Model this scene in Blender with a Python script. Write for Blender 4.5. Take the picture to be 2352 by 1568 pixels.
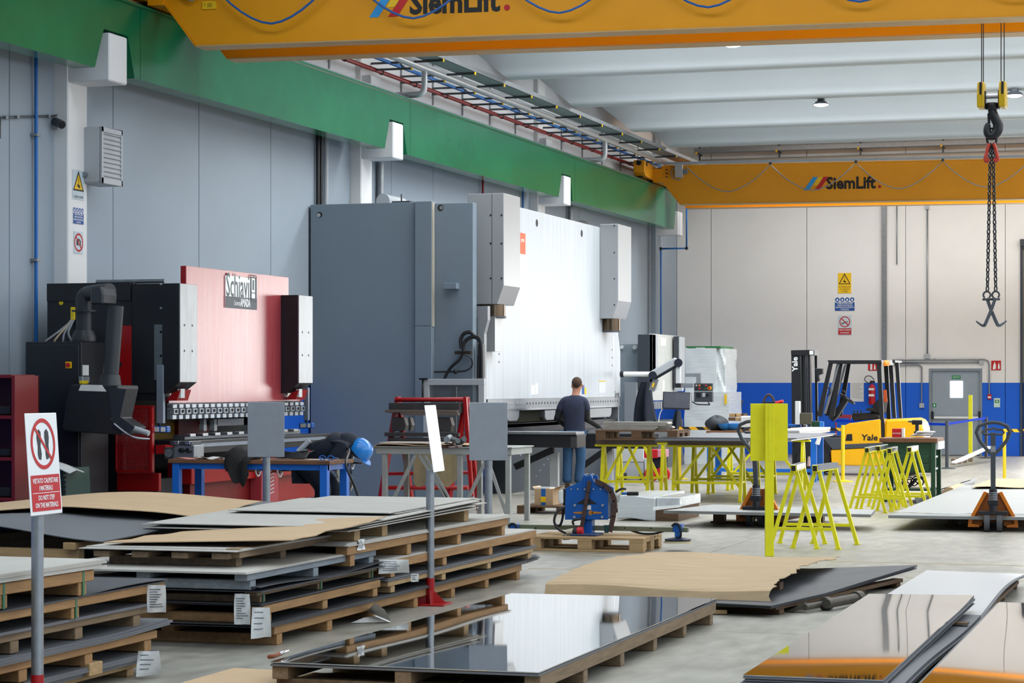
import bpy, bmesh, math, random
from mathutils import Vector, Matrix

random.seed(7)
SC = bpy.context.scene
for _o in list(bpy.data.objects):
    bpy.data.objects.remove(_o)
COL = SC.collection
R = math.radians

# ------------------------------------------------------------------ camera
F = 5300.0                 # focal length in pixels of the 2352 x 1568 frame
UV, VH, EYE = 2830.0, 885.0, 1.65
PSI = math.atan((UV - 1176.0) / F)
CS, SN = math.cos(PSI), math.sin(PSI)
cam_d = bpy.data.cameras.new('camera')
cam_d.sensor_width = 36.0
cam_d.lens = 36.0 * F / 2352.0
cam_d.shift_y = (VH - 784.0) / 2352.0
cam_d.clip_end = 400
cam = bpy.data.objects.new('camera', cam_d)
cam.location = (0, 0, EYE)
cam.rotation_euler = (R(90), 0, PSI)
COL.objects.link(cam)
SC.camera = cam

# ------------------------------------------------------------------ light
SC.view_settings.view_transform = 'Standard'
SC.view_settings.look = 'None'
SC.view_settings.gamma = 1.0
SC.view_settings.use_curve_mapping = False
SC.view_settings.exposure = 0.2
SC.cycles.max_bounces = 6
SC.cycles.diffuse_bounces = 3
SC.cycles.glossy_bounces = 4
SC.cycles.caustics_reflective = False
SC.cycles.caustics_refractive = False
SC.cycles.sample_clamp_indirect = 6.0
SC.cycles.use_adaptive_sampling = True
SC.cycles.adaptive_threshold = 0.025
try:
    SC.cycles.use_denoising = True
except Exception:
    pass

WORLD = bpy.data.worlds.new('sky')
SC.world = WORLD
WORLD.use_nodes = True
_bg = WORLD.node_tree.nodes['Background']
_bg.inputs[0].default_value = (0.80, 0.90, 1.0, 1)
_bg.inputs[1].default_value = 1.0

def area_light(name, loc, rot, sx, sy, power, color):
    d = bpy.data.lights.new(name, 'AREA')
    d.shape = 'RECTANGLE'
    d.size, d.size_y, d.energy, d.color = sx, sy, power, color
    o = bpy.data.objects.new(name, d)
    o.location, o.rotation_euler = loc, rot
    COL.objects.link(o)
    return o

YB = 55.0        # back wall
AW = 12.95        # left wall at X = -AW
XR = 15.0        # right wall
YF = -14.0       # front wall (behind the camera)
GX0, GX1, GH = -4.62, 5.2, 4.9   # open gate in the back wall
# daylight through the open gate in the back wall
area_light('gate_daylight', ((GX0 + GX1) / 2, YB + 0.6, GH / 2), (R(-90), 0, 0), GX1 - GX0, GH, 540, (1.0, 0.96, 0.90))
# daylight through the long windows of the right wall, then an added cool fill
area_light('window_and_fill_light', (XR - 0.1, 33.0, 4.6), (0, R(90), 0), 3.4, 34.0, 420, (1.0, 0.97, 0.93))
area_light('window_and_fill_light', (XR - 0.1, 4.0, 4.6), (0, R(90), 0), 3.4, 20.0, 480, (0.74, 0.87, 1.0))  # unseen fill, added to give camera-facing sides a cool ambient light
# daylight through the roof lights between the wings, plus one added fill strip
ROOF_Y = [36.7 - 4.05 * k for k in range(12, 0, -1)] + [36.7, 40.7, 45.0, 48.2]
for _y in ROOF_Y + [53.0]:  # last entry is a fill added over the end bay to brighten the back wall
    _far = _y > 31
    area_light('roof_and_fill_light', (1.5, _y - 2.0, 7.62), (0, 0, 0), 25.0, 1.0, 900 if _far else 370, (0.95, 0.98, 1.0) if _far else (0.84, 0.92, 1.0))

# ------------------------------------------------------------------ pixel -> place helpers
def ray(u, v):
    l = (u - 1176.0) / F
    return Vector((-SN + l * CS, CS + l * SN, (VH - v) / F))
def G(u, v, h=0.0):            # on the level z = h
    d = ray(u, v)
    return Vector((0, 0, EYE)) + d * ((h - EYE) / d.z)
def PX(u, v, a):               # on the plane X = -a
    d = ray(u, v)
    return Vector((0, 0, EYE)) + d * (-a / d.x)
def PY(u, v, y):               # on the plane Y = y
    d = ray(u, v)
    return Vector((0, 0, EYE)) + d * (y / d.y)
def PZ(u, v, z):               # at depth z along the view axis
    return Vector((0, 0, EYE)) + ray(u, v) * z
def HX(u, v, a): return PX(u, v, a).z
def YX(u, a): return PX(u, VH - 1, a).y
def XY(u, y): return PY(u, VH - 1, y).x
def byY(mb, u0, v0, u1, v1, y, dep):     # box whose near face lies on Y = y and spans a picture rectangle
    a, b = PY(u0, v0, y), PY(u1, v1, y)
    return mb.box(a.x, y, b.z, b.x, y + dep, a.z)
def byX(mb, u0, v0, u1, v1, a, dep):     # box whose front face lies on X = -a; heights taken at u0
    z0, z1 = HX(u0, v1, a), HX(u0, v0, a)
    return mb.box(-a - dep, YX(u0, a), z0, -a, YX(u1, a), z1)

# ------------------------------------------------------------------ materials
def lin(c):
    if isinstance(c, str):
        c = [int(c[i:i + 2], 16) / 255.0 for i in (0, 2, 4)]
    return tuple((x / 12.92 if x <= 0.04045 else ((x + 0.055) / 1.055) ** 2.4) for x in c)
MATS = {}
def mat(name, col, rough=0.5, metal=0.0, var=0.12, scale=6.0, bump=0.0, spec=0.5, coat=0.0, stretch=None,
        col2=None, thr=None, emit=0.0, alpha=1.0, rvar=0.0, trans=0.0, crough=0.08):
    if name in MATS:
        return MATS[name]
    m = bpy.data.materials.new(name)
    m.use_nodes = True
    nt = m.node_tree
    N, L = nt.nodes, nt.links
    b = N['Principled BSDF']
    c1 = lin(col)
    c2 = lin(col2) if col2 is not None else tuple(x * (1 - var) for x in c1)
    tc = N.new('ShaderNodeTexCoord')
    mp = N.new('ShaderNodeMapping')
    if stretch:
        mp.inputs['Scale'].default_value = stretch
    no = N.new('ShaderNodeTexNoise')
    no.inputs['Scale'].default_value = scale
    no.inputs['Detail'].default_value = 5.0
    no.inputs['Roughness'].default_value = 0.6
    rp = N.new('ShaderNodeValToRGB')
    lo, hi = thr if thr else (0.3, 0.7)
    rp.color_ramp.elements[0].position = lo
    rp.color_ramp.elements[1].position = hi
    rp.color_ramp.elements[0].color = (*c2, 1)
    rp.color_ramp.elements[1].color = (*c1, 1)
    L.new(tc.outputs['Object'], mp.inputs[0]); L.new(mp.outputs[0], no.inputs['Vector'])
    L.new(no.outputs[0], rp.inputs[0]); L.new(rp.outputs[0], b.inputs['Base Color'])
    b.inputs['Roughness'].default_value = rough
    if rvar:
        mr = N.new('ShaderNodeMapRange')
        mr.inputs[3].default_value = max(0.0, rough - rvar); mr.inputs[4].default_value = rough + rvar
        L.new(no.outputs[0], mr.inputs[0]); L.new(mr.outputs[0], b.inputs['Roughness'])
    b.inputs['Metallic'].default_value = metal
    b.inputs['Specular IOR Level'].default_value = spec
    if coat:
        b.inputs['Coat Weight'].default_value = coat
        b.inputs['Coat Roughness'].default_value = crough
    if bump:
        bp = N.new('ShaderNodeBump')
        bp.inputs['Strength'].default_value = bump
        bp.inputs['Distance'].default_value = 0.02
        L.new(no.outputs[0], bp.inputs['Height']); L.new(bp.outputs[0], b.inputs['Normal'])
    if emit:
        b.inputs['Emission Color'].default_value = (*c1, 1)
        b.inputs['Emission Strength'].default_value = emit
    if alpha < 1:
        b.inputs['Alpha'].default_value = alpha
    if trans:
        b.inputs['Transmission Weight'].default_value = trans
    MATS[name] = m
    return m

# ------------------------------------------------------------------ mesh building
class MB:
    def __init__(s):
        s.v, s.f, s.sm = [], [], []
    def add(s, vs, fs, smooth=False):
        o = len(s.v)
        s.v += [Vector(p) for p in vs]
        s.f += [tuple(i + o for i in f) for f in fs]
        s.sm += [smooth] * len(fs)
        return s
    def box(s, x0, y0, z0, x1, y1, z1):
        x0, x1 = min(x0, x1), max(x0, x1); y0, y1 = min(y0, y1), max(y0, y1); z0, z1 = min(z0, z1), max(z0, z1)
        return s.add([(x0, y0, z0), (x1, y0, z0), (x1, y1, z0), (x0, y1, z0), (x0, y0, z1), (x1, y0, z1), (x1, y1, z1), (x0, y1, z1)],
                     [(3, 2, 1, 0), (4, 5, 6, 7), (0, 1, 5, 4), (1, 2, 6, 5), (2, 3, 7, 6), (3, 0, 4, 7)])
    def cb(s, c, d):
        return s.box(c[0] - d[0] / 2, c[1] - d[1] / 2, c[2] - d[2] / 2, c[0] + d[0] / 2, c[1] + d[1] / 2, c[2] + d[2] / 2)
    def obox(s, M, d):          # box of size d centred on matrix M
        h = [x / 2 for x in d]
        vs = [M @ Vector((a * h[0], b * h[1], c * h[2])) for c in (-1, 1) for a, b in ((-1, -1), (1, -1), (1, 1), (-1, 1))]
        return s.add(vs, [(3, 2, 1, 0), (4, 5, 6, 7), (0, 1, 5, 4), (1, 2, 6, 5), (2, 3, 7, 6), (3, 0, 4, 7)])
    def bar(s, p0, p1, w, h, up=(0, 0, 1)):   # rectangular bar, w across, h along up
        p0, p1 = Vector(p0), Vector(p1)
        d = (p1 - p0)
        ln = d.length
        d.normalize()
        up = Vector(up)
        sd = d.cross(up)
        if sd.length < 1e-4:
            sd = d.cross(Vector((1, 0, 0)))
        sd.normalize()
        u2 = sd.cross(d)
        M = Matrix((( *sd, ), ( *d, ), ( *u2, ))).transposed().to_4x4()
        M.translation = (p0 + p1) / 2
        return s.obox(M, (w, ln, h))
    def cyl(s, p0, p1, r0, r1=None, n=14, cap=True, smooth=True):
        r1 = r0 if r1 is None else r1
        p0, p1 = Vector(p0), Vector(p1)
        d = (p1 - p0).normalized()
        a = d.orthogonal().normalized()
        b = d.cross(a)
        vs = []
        for p, r in ((p0, r0), (p1, r1)):
            for i in range(n):
                t = 2 * math.pi * i / n
                vs.append(p + a * (r * math.cos(t)) + b * (r * math.sin(t)))
        s.add(vs, [(i, (i + 1) % n, n + (i + 1) % n, n + i) for i in range(n)], smooth)
        if cap:
            s.add(vs[:n], [tuple(range(n - 1, -1, -1))]); s.add(vs[n:], [tuple(range(n))])
        return s
    def tube(s, pts, r, n=8, closed=False):
        pts = [Vector(p) for p in pts]
        m = len(pts)
        vs, fs = [], []
        a = None
        for i, p in enumerate(pts):
            if closed:
                d = pts[(i + 1) % m] - pts[i - 1]
            else:
                d = pts[min(i + 1, m - 1)] - pts[max(i - 1, 0)]
            d.normalize()
            if a is None:
                a = d.orthogonal().normalized()
            else:
                a = (a - d * a.dot(d))
                if a.length < 1e-5:
                    a = d.orthogonal()
                a.normalize()
            b = d.cross(a)
            rr = r[i] if isinstance(r, (list, tuple)) else r
            for k in range(n):
                t = 2 * math.pi * k / n
                vs.append(p + a * (rr * math.cos(t)) + b * (rr * math.sin(t)))
        for i in range(m if closed else m - 1):
            j = (i + 1) % m
            for k in range(n):
                fs.append((i * n + k, i * n + (k + 1) % n, j * n + (k + 1) % n, j * n + k))
        s.add(vs, fs, True)
        if not closed:
            s.add(vs[:n], [tuple(range(n - 1, -1, -1))]); s.add(vs[-n:], [tuple(range(n))])
        return s
    def prism(s, poly, ax, d0, d1):   # poly in the two other axes, extruded along ax
        def mk(p, d):
            return {0: (d, p[0], p[1]), 1: (p[0], d, p[1]), 2: (p[0], p[1], d)}[ax]
        n = len(poly)
        vs = [mk(p, d0) for p in poly] + [mk(p, d1) for p in poly]
        return s.add(vs, [tuple(range(n)), tuple(range(2 * n - 1, n - 1, -1))] + [(i, n + i, n + (i + 1) % n, (i + 1) % n) for i in range(n)])
    def oprism(s, poly, M, d):        # poly in local XY, extruded along local +Z by d
        n = len(poly)
        vs = [M @ Vector((p[0], p[1], 0)) for p in poly] + [M @ Vector((p[0], p[1], d)) for p in poly]
        return s.add(vs, [tuple(range(n - 1, -1, -1)), tuple(range(n, 2 * n))] + [(i, (i + 1) % n, n + (i + 1) % n, n + i) for i in range(n)])
    def sheet(s, fn, nu, nv, th):     # a curved sheet with thickness; fn(a, b) -> point of the top face
        top = [Vector(fn(i / nu, j / nv)) for j in range(nv + 1) for i in range(nu + 1)]
        bot = [p - Vector((0, 0, th)) for p in top]
        w = nu + 1
        K = len(top)
        fs = []
        for j in range(nv):
            for i in range(nu):
                a = j * w + i
                fs.append((a, a + 1, a + w + 1, a + w)); fs.append((K + a, K + a + w, K + a + w + 1, K + a + 1))
        s.add(top + bot, fs, True)
        per = [(0, i) for i in range(nu)]
        e = []
        e += [(i, i + 1) for i in range(nu)]
        e += [(j * w + nu, (j + 1) * w + nu) for j in range(nv)]
        e += [(nv * w + i + 1, nv * w + i) for i in range(nu)]
        e += [((j + 1) * w, j * w) for j in range(nv)]
        s.add(top + bot, [(b, a, a + K, b + K) for a, b in e])
        return s
    def lathe(s, c, prof, n=18, axis=(0, 0, 1)):   # prof: (r, h) along axis from c
        ax = Vector(axis).normalized()
        a = ax.orthogonal().normalized()
        b = ax.cross(a)
        c = Vector(c)
        vs = []
        for r, h in prof:
            for k in range(n):
                t = 2 * math.pi * k / n
                vs.append(c + ax * h + a * (r * math.cos(t)) + b * (r * math.sin(t)))
        fs = []
        for i in range(len(prof) - 1):
            for k in range(n):
                fs.append((i * n + k, i * n + (k + 1) % n, (i + 1) * n + (k + 1) % n, (i + 1) * n + k))
        s.add(vs, fs, True)
        if prof[0][0] > 1e-5:
            s.add(vs[:n], [tuple(range(n - 1, -1, -1))])
        if prof[-1][0] > 1e-5:
            s.add(vs[-n:], [tuple(range(n))])
        return s
    def ball(s, c, r, n=12, m=8):
        if not isinstance(r, (tuple, list)):
            r = (r, r, r)
        vs, fs = [], []
        for j in range(m + 1):
            th = math.pi * j / m
            for i in range(n):
                t = 2 * math.pi * i / n
                vs.append((c[0] + r[0] * math.sin(th) * math.cos(t), c[1] + r[1] * math.sin(th) * math.sin(t), c[2] + r[2] * math.cos(th)))
        for j in range(m):
            for i in range(n):
                fs.append((j * n + i, (j + 1) * n + i, (j + 1) * n + (i + 1) % n, j * n + (i + 1) % n))
        return s.add(vs, fs, True)
    def build(s, name, material, parent=None, bevel=0.0, off=None, seg=1):
        me = bpy.data.meshes.new(name)
        o3 = Vector(off) if off is not None else Vector((0, 0, 0))
        me.from_pydata([tuple(p - o3) for p in s.v], [], s.f)
        me.polygons.foreach_set('use_smooth', s.sm)
        me.materials.append(material)
        bm = bmesh.new()
        bm.from_mesh(me)
        bmesh.ops.remove_doubles(bm, verts=bm.verts, dist=1e-5)
        bmesh.ops.recalc_face_normals(bm, faces=bm.faces)
        for e in bm.edges:
            if len(e.link_faces) == 2 and e.link_faces[0].normal.angle(e.link_faces[1].normal, 0) > 0.75:
                e.smooth = False
        bm.to_mesh(me)
        bm.free()
        o = bpy.data.objects.new(name, me)
        COL.objects.link(o)
        if parent is not None:
            o.parent = parent
        if bevel:
            md = o.modifiers.new('edge', 'BEVEL')
            md.width = bevel
            md.segments = seg
            md.limit_method = 'ANGLE'
        return o

def tag(o, label, cat, group=None):
    o['label'] = label
    o['category'] = cat
    if group:
        o['group'] = group
    return o
def thing(name, label, cat, loc=(0, 0, 0), rz=0.0, group=None):
    o = bpy.data.objects.new(name, None)
    o.empty_display_size = 0.1
    COL.objects.link(o)
    o.location = loc
    o.rotation_euler = (0, 0, rz)
    return tag(o, label, cat, group)
def struct(o):
    o['kind'] = 'structure'
    return o
def stuff(o):
    o['kind'] = 'stuff'
    return o
def copy_tree(o, parent=None, loc=None, rz=None, label=None):
    c = o.copy()
    COL.objects.link(c)
    c.parent = parent
    if loc is not None:
        c.location = loc
    if rz is not None:
        c.rotation_euler = (0, 0, rz)
    if label:
        c['label'] = label
    for ch in list(o.children):
        copy_tree(ch, c)
    return c
def frame(o, right, up):          # matrix whose local X = right, Y = up, Z = out of the face
    r = Vector(right).normalized()
    u = Vector(up).normalized()
    n = r.cross(u).normalized()
    M = Matrix((tuple(r), tuple(u), tuple(n))).transposed().to_4x4()
    M.translation = Vector(o)
    return M
def text(s, M, size, material, parent, name='lettering', ext=0.001, sx=1.0, align='CENTER', bold=0.0, off=None, shear=0.0):
    cu = bpy.data.curves.new('t', 'FONT')
    cu.body = s
    cu.size = size
    cu.extrude = ext
    cu.align_x = align
    cu.align_y = 'CENTER'
    cu.offset = bold
    cu.shear = shear
    cu.resolution_u = 2
    ob = bpy.data.objects.new('t', cu)
    COL.objects.link(ob)
    dg = bpy.context.evaluated_depsgraph_get()
    me = bpy.data.meshes.new_from_object(ob.evaluated_get(dg))
    bpy.data.objects.remove(ob)
    T = M @ Matrix.Diagonal((sx, 1, 1, 1))
    if off is not None:
        T = Matrix.Translation(-Vector(off)) @ T
    me.transform(T)
    me.name = name
    me.materials.clear()
    me.materials.append(material)
    o = bpy.data.objects.new(name, me)
    COL.objects.link(o)
    if parent is not None:
        o.parent = parent
    return o
def catmull(pts, n=6):
    pts = [Vector(p) for p in pts]
    out = []
    P = [pts[0]] + pts + [pts[-1]]
    for i in range(1, len(P) - 2):
        for k in range(n):
            t = k / n
            a, b, c, d = P[i - 1], P[i], P[i + 1], P[i + 2]
            out.append(0.5 * ((2 * b) + (c - a) * t + (2 * a - 5 * b + 4 * c - d) * t * t + (3 * b - a - 3 * c + d) * t ** 3))
    out.append(pts[-1])
    return out
# ------------------------------------------------------------------ the palette
W_WALL = mat('white_wall_paint', 'E3E1DC', 0.75, var=0.05, scale=1.5, bump=0.02)
W_WARM = mat('back_wall_paint', 'E6E0D6', 0.7, var=0.04, scale=0.8)
BLUE_BAND = mat('blue_wall_paint', '0B5FBF', 0.5, var=0.08, scale=2)
W_CONC = mat('painted_concrete', 'E9EAEC', 0.6, var=0.06, scale=3, bump=0.03)
W_ROOF = mat('roof_concrete', 'B9C1C6', 0.7, var=0.05, scale=1.0)
GREEN = mat('green_gloss_paint', '066E48', 0.2, var=0.14, scale=2.2, rvar=0.06, spec=0.4)
YEL_CR = mat('crane_yellow_paint', 'EC9E02', 0.38, var=0.06, scale=2)
YELLOW = mat('traffic_yellow_paint', 'EAE212', 0.42, var=0.12, scale=5)
YEL_POST = mat('signal_yellow_paint', 'E8C818', 0.45, var=0.06)
FORK = mat('forklift_yellow', 'F2B208', 0.35, var=0.08, scale=4, coat=0.2)
BLACK = mat('black_paint', '1B1D22', 0.4, var=0.25, scale=5)
BLACKM = mat('black_matt', '17181B', 0.65, var=0.25, scale=8)
RUBBER = mat('black_rubber', '141517', 0.8, var=0.3, scale=12)
DGREY = mat('dark_grey_paint', '3E444B', 0.5, var=0.1, scale=4)
MGREY = mat('machine_grey_paint', '8A8F95', 0.42, var=0.05, scale=3)
LGREY = mat('light_grey_paint', 'B4B9BE', 0.42, var=0.05, scale=3)
PGREY = mat('pale_grey_paint', 'CFD3D5', 0.4, var=0.05, scale=3)
RED = mat('red_gloss_paint', 'A50F14', 0.34, var=0.14, scale=6)
RED_PL = mat('streaky_red_plate', 'B4424A', 0.30, var=0.25, scale=3.0, stretch=(1, 11, 0.3), rvar=0.12, spec=1.0, coat=1.0, crough=0.25)  # pale streaky red under a glossy coat
DRED = mat('dark_red_paint', '74090D', 0.45, var=0.12, scale=6)
BLUE = mat('bench_blue_paint', '1468C8', 0.4, var=0.06, scale=4)
DBLUE = mat('lifter_blue_paint', '0E57A8', 0.36, var=0.16, scale=7)
STEEL = mat('bright_steel', 'C4C8CC', 0.28, 0.95, var=0.12, scale=9)
BRUSH = mat('brushed_steel', 'A9AEB3', 0.42, 0.85, var=0.22, scale=5, stretch=(1, 2.5, 0.5), rvar=0.1)
GALV = mat('galvanised_steel', '9DA2A6', 0.45, 0.8, var=0.22, scale=14, rvar=0.1)
DSTEEL = mat('dark_mill_steel', '585B5E', 0.4, 0.6, var=0.25, scale=3, rvar=0.12)
SHEETG = mat('grey_sheet_metal', '74767A', 0.5, 0.4, var=0.18, scale=1.8, rvar=0.1)
SHEETL = mat('pale_dusty_sheet', 'BDB9B0', 0.6, 0.15, var=0.13, scale=2.5)
SHEETD = mat('dark_oxide_sheet', '4E5054', 0.48, 0.4, var=0.22, scale=2.2, rvar=0.1)
MIRROR = mat('polished_steel', 'D2D4D6', 0.025, 1.0, var=0.03, scale=1.0)
BRIGHT = mat('satin_steel', 'DEE1E4', 0.3, 0.6, var=0.05, scale=1.0)
WOOD = mat('fresh_pine', 'A98052', 0.7, var=0.35, scale=4, stretch=(6, 0.8, 9), bump=0.12)
WOODG = mat('weathered_pine', '8B7458', 0.75, var=0.4, scale=4, stretch=(6, 0.8, 9), bump=0.15)
WOODB = mat('grey_blue_wood', '8E969C', 0.75, var=0.3, scale=4, stretch=(6, 0.8, 9), bump=0.12)
WOODP = mat('pale_pallet_wood', 'B8976A', 0.7, var=0.35, scale=5, stretch=(0.8, 6, 9), bump=0.12)
WOODD = mat('dark_pallet_wood', '6B5138', 0.8, var=0.4, scale=5, stretch=(0.8, 6, 9), bump=0.12)
BENCHTOP = mat('brown_bench_top', '7A5236', 0.55, var=0.35, scale=4, stretch=(1, 6, 3))
CARD = mat('brown_cardboard', 'BFA27E', 0.8, var=0.12, scale=3.5, bump=0.03)
CARDR = mat('ribbed_cardboard', 'C0A580', 0.8, var=0.3, scale=5, stretch=(0.4, 7, 1), bump=0.12)
PAPER = mat('white_paper', 'E6E6E2', 0.7, var=0.05)
PLASTIC = mat('clear_film_over_paper', 'D6D8D6', 0.18, var=0.16, scale=14, bump=0.2, coat=0.5)
WRAP = mat('white_stretch_wrap', 'DCE2E4', 0.25, var=0.1, scale=4, stretch=(0.6, 0.6, 5), bump=0.35, coat=0.4)
WHITE = mat('white_enamel', 'EEF0F0', 0.35, var=0.04)
RAMW = mat('white_ram_enamel', 'C2C9CF', 0.36, var=0.2, scale=2.0, stretch=(1, 5, 0.18), rvar=0.1, spec=0.55)
SIGNY = mat('sign_yellow', 'F2C40C', 0.5, var=0.03)
SIGNB = mat('sign_blue', '0A4E9E', 0.5, var=0.03)
SIGNR = mat('sign_red', 'C0151C', 0.5, var=0.05)
SIGNG = mat('sign_green', '0A8A4C', 0.5, var=0.03)
INK = mat('black_ink', '151515', 0.6, var=0.05)
GREYINK = mat('grey_ink', '6E7276', 0.6, var=0.05)
HOSE = mat('black_hose', '15171B', 0.45, var=0.2)
PIPEB = mat('blue_pipe', '1B6FBE', 0.35, var=0.06)
PIPER = mat('red_pipe', 'A8221F', 0.38, var=0.08)
PIPEW = mat('silver_pipe', 'C9CED2', 0.3, 0.3, var=0.06)
CABLE = mat('grey_cable', '8F939A', 0.5, var=0.08)
CABLEB = mat('blue_cable', '1F5FA8', 0.4, var=0.08)
ORANGE = mat('orange_paint', 'E07C0E', 0.42, var=0.12, scale=6)
DGREEN = mat('dark_green_paint', '17402A', 0.45, var=0.12, scale=6)
SKIN = mat('skin', 'B98268', 0.55, var=0.08, scale=12)
HAIR = mat('short_brown_hair', '4A3527', 0.85, var=0.35, scale=60, bump=0.4)
NAVY = mat('navy_cotton', '262D45', 0.85, var=0.25, scale=9, bump=0.12)
NAVYD = mat('dark_navy_workwear', '0F1A2B', 0.85, var=0.3, scale=9, bump=0.12)
DENIM = mat('blue_denim', '2F567E', 0.85, var=0.35, scale=10, bump=0.18)
SLEEVE = mat('black_sleeve', '0E0F12', 0.8, var=0.2)
HELMET = mat('blue_helmet_plastic', '1C82D6', 0.25, var=0.05, coat=0.4)
GLOVE = mat('pale_work_glove', 'B9B3A4', 0.8, var=0.2, scale=20, bump=0.15)
GLOVED = mat('dark_work_glove', '3A3B40', 0.8, var=0.2)
SCREEN = mat('dark_screen', '2A2D33', 0.15, var=0.3, scale=3)
LAMP = mat('lit_lamp_lens', 'FFFBEF', 0.4, emit=9.0)
BEACON = mat('amber_beacon', 'F08A10', 0.25, var=0.05, coat=0.5)
GLASSM = mat('daylit_glow_glass', 'FFFFFF', 0.1, emit=2.2)  # emission stands in for daylight behind the door pane
TARP = mat('blue_tarpaulin', '2B68B4', 0.5, var=0.25, scale=6, bump=0.3)
WPLAST = mat('white_plastic', 'E4E4E0', 0.4, var=0.05)
STRAPG = mat('green_strap', '2F6B4A', 0.45, var=0.1)
STRAPBR = mat('brown_webbing', '4A3530', 0.8, var=0.2, scale=20)
TEAL = mat('dark_teal_plastic', '123C40', 0.5, var=0.15)
TAPE = mat('tan_floor_tape', 'B7A480', 0.6, var=0.25, scale=3)
SHEETP = mat('light_grey_plate', '989A98', 0.5, 0.35, var=0.12, scale=1.5, rvar=0.08)
# ================================================================== the setting
def two_tone(name, top, low, zb):
    m = mat(name, top, 0.65, var=0.05, scale=1.2)
    nt = m.node_tree
    N, L = nt.nodes, nt.links
    b = N['Principled BSDF']
    src = b.inputs['Base Color'].links[0].from_socket
    g = N.new('ShaderNodeNewGeometry')
    sp = N.new('ShaderNodeSeparateXYZ')
    gt = N.new('ShaderNodeMath'); gt.operation = 'LESS_THAN'; gt.inputs[1].default_value = zb
    mx = N.new('ShaderNodeMix'); mx.data_type = 'RGBA'
    L.new(g.outputs['Position'], sp.inputs[0]); L.new(sp.outputs[2], gt.inputs[0])
    L.new(gt.outputs[0], mx.inputs[0]); L.new(src, mx.inputs[6])
    mx.inputs[7].default_value = (*lin(low), 1)
    L.new(mx.outputs[2], b.inputs['Base Color'])
    return m
BANDZ = 1.715
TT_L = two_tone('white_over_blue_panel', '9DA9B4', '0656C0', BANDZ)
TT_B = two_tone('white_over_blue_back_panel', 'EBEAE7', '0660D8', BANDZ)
HR = 7.75

# floor: power-floated concrete with joints
def floor_mat():
    m = mat('power_floated_concrete', 'A6A296', 0.36, var=0.24, scale=0.5, rvar=0.1, stretch=(1.2, 0.5, 1), spec=0.5)
    nt = m.node_tree
    N, L = nt.nodes, nt.links
    b = N['Principled BSDF']
    src = b.inputs['Base Color'].links[0].from_socket
    tc = N.new('ShaderNodeTexCoord')
    n2 = N.new('ShaderNodeTexNoise'); n2.inputs['Scale'].default_value = 7.0; n2.inputs['Detail'].default_value = 8
    mp = N.new('ShaderNodeMapping'); mp.inputs['Scale'].default_value = (1.0, 0.35, 1.0)
    L.new(tc.outputs['Object'], mp.inputs[0]); L.new(mp.outputs[0], n2.inputs['Vector'])
    mr = N.new('ShaderNodeMapRange'); mr.inputs[1].default_value = 0.35; mr.inputs[2].default_value = 0.65; mr.inputs[3].default_value = 0.74; mr.inputs[4].default_value = 1.1
    L.new(n2.outputs[0], mr.inputs[0])
    mx = N.new('ShaderNodeMix'); mx.data_type = 'RGBA'; mx.blend_type = 'MULTIPLY'; mx.inputs[0].default_value = 1
    L.new(src, mx.inputs[6]); L.new(mr.outputs[0], mx.inputs[7]); L.new(mx.outputs[2], b.inputs['Base Color'])
    return m
FLOOR = floor_mat()
floor = struct(MB().box(-13.3, YF - 0.3, -0.3, XR + 0.3, YB + 0.3, -0.006).build('floor', mat('floor_joint_filler', '6C6A66', 0.8)))
xs = [-13.3, -11.8, -8.4, -4.92, -1.45, 2.0, 5.5, 9.0, 12.5, XR + 0.3]
ys = [YF - 0.3, -8, -2, 4, 9.5, 15.2, 20.9, 26.6, 32.3, 38, 44, 50, YB + 0.3]
for i in range(len(xs) - 1):
    for j in range(len(ys) - 1):
        MB().box(xs[i] + 0.004, ys[j] + 0.004, -0.1, xs[i + 1] - 0.004, ys[j + 1] - 0.004, 0.0).build('floor_slab', FLOOR, floor)
for (u0, v0, u1, v1, w) in ((1215, 1269, 1560, 1279, 0.05), (1215, 1305, 1500, 1312, 0.05), (1905, 1288, 2352, 1299, 0.06), (2080, 1326, 2352, 1334, 0.05)):
    a, b = G(u0, v0), G(u1, v1)
    MB().bar(a + Vector((0, 0, 0.001)), b + Vector((0, 0, 0.001)), w, 0.002).build('tape_strip', TAPE, floor)
# the yard outside the gate
struct(MB().box(-40, YB + 0.3, -0.25, 40, YB + 60, -0.02).build('floor_yard', mat('yard_asphalt', '9A9A98', 0.8, var=0.15, scale=1)))

# left wall
wl = struct(MB().box(-AW - 0.35, YF, 0, -AW - 0.16, YB + 0.3, HR).build('wall_left', mat('joint_backing', '8E9396', 0.8)))  # grey backing that shows in the panel joints
ed = [YF, -8, -2, 4, 10, 16] + [YX(u, AW) for u in (22, 260, 457, 622, 740, 899, 995, 1110, 1215, 1330, 1440)] + [YB + 0.3]
for a, b in zip(ed, ed[1:]):
    MB().box(-AW - 0.2, a + 0.008, 0, -AW, b - 0.008, HR).build('wall_panel', TT_L, wl, bevel=0.006)
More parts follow.
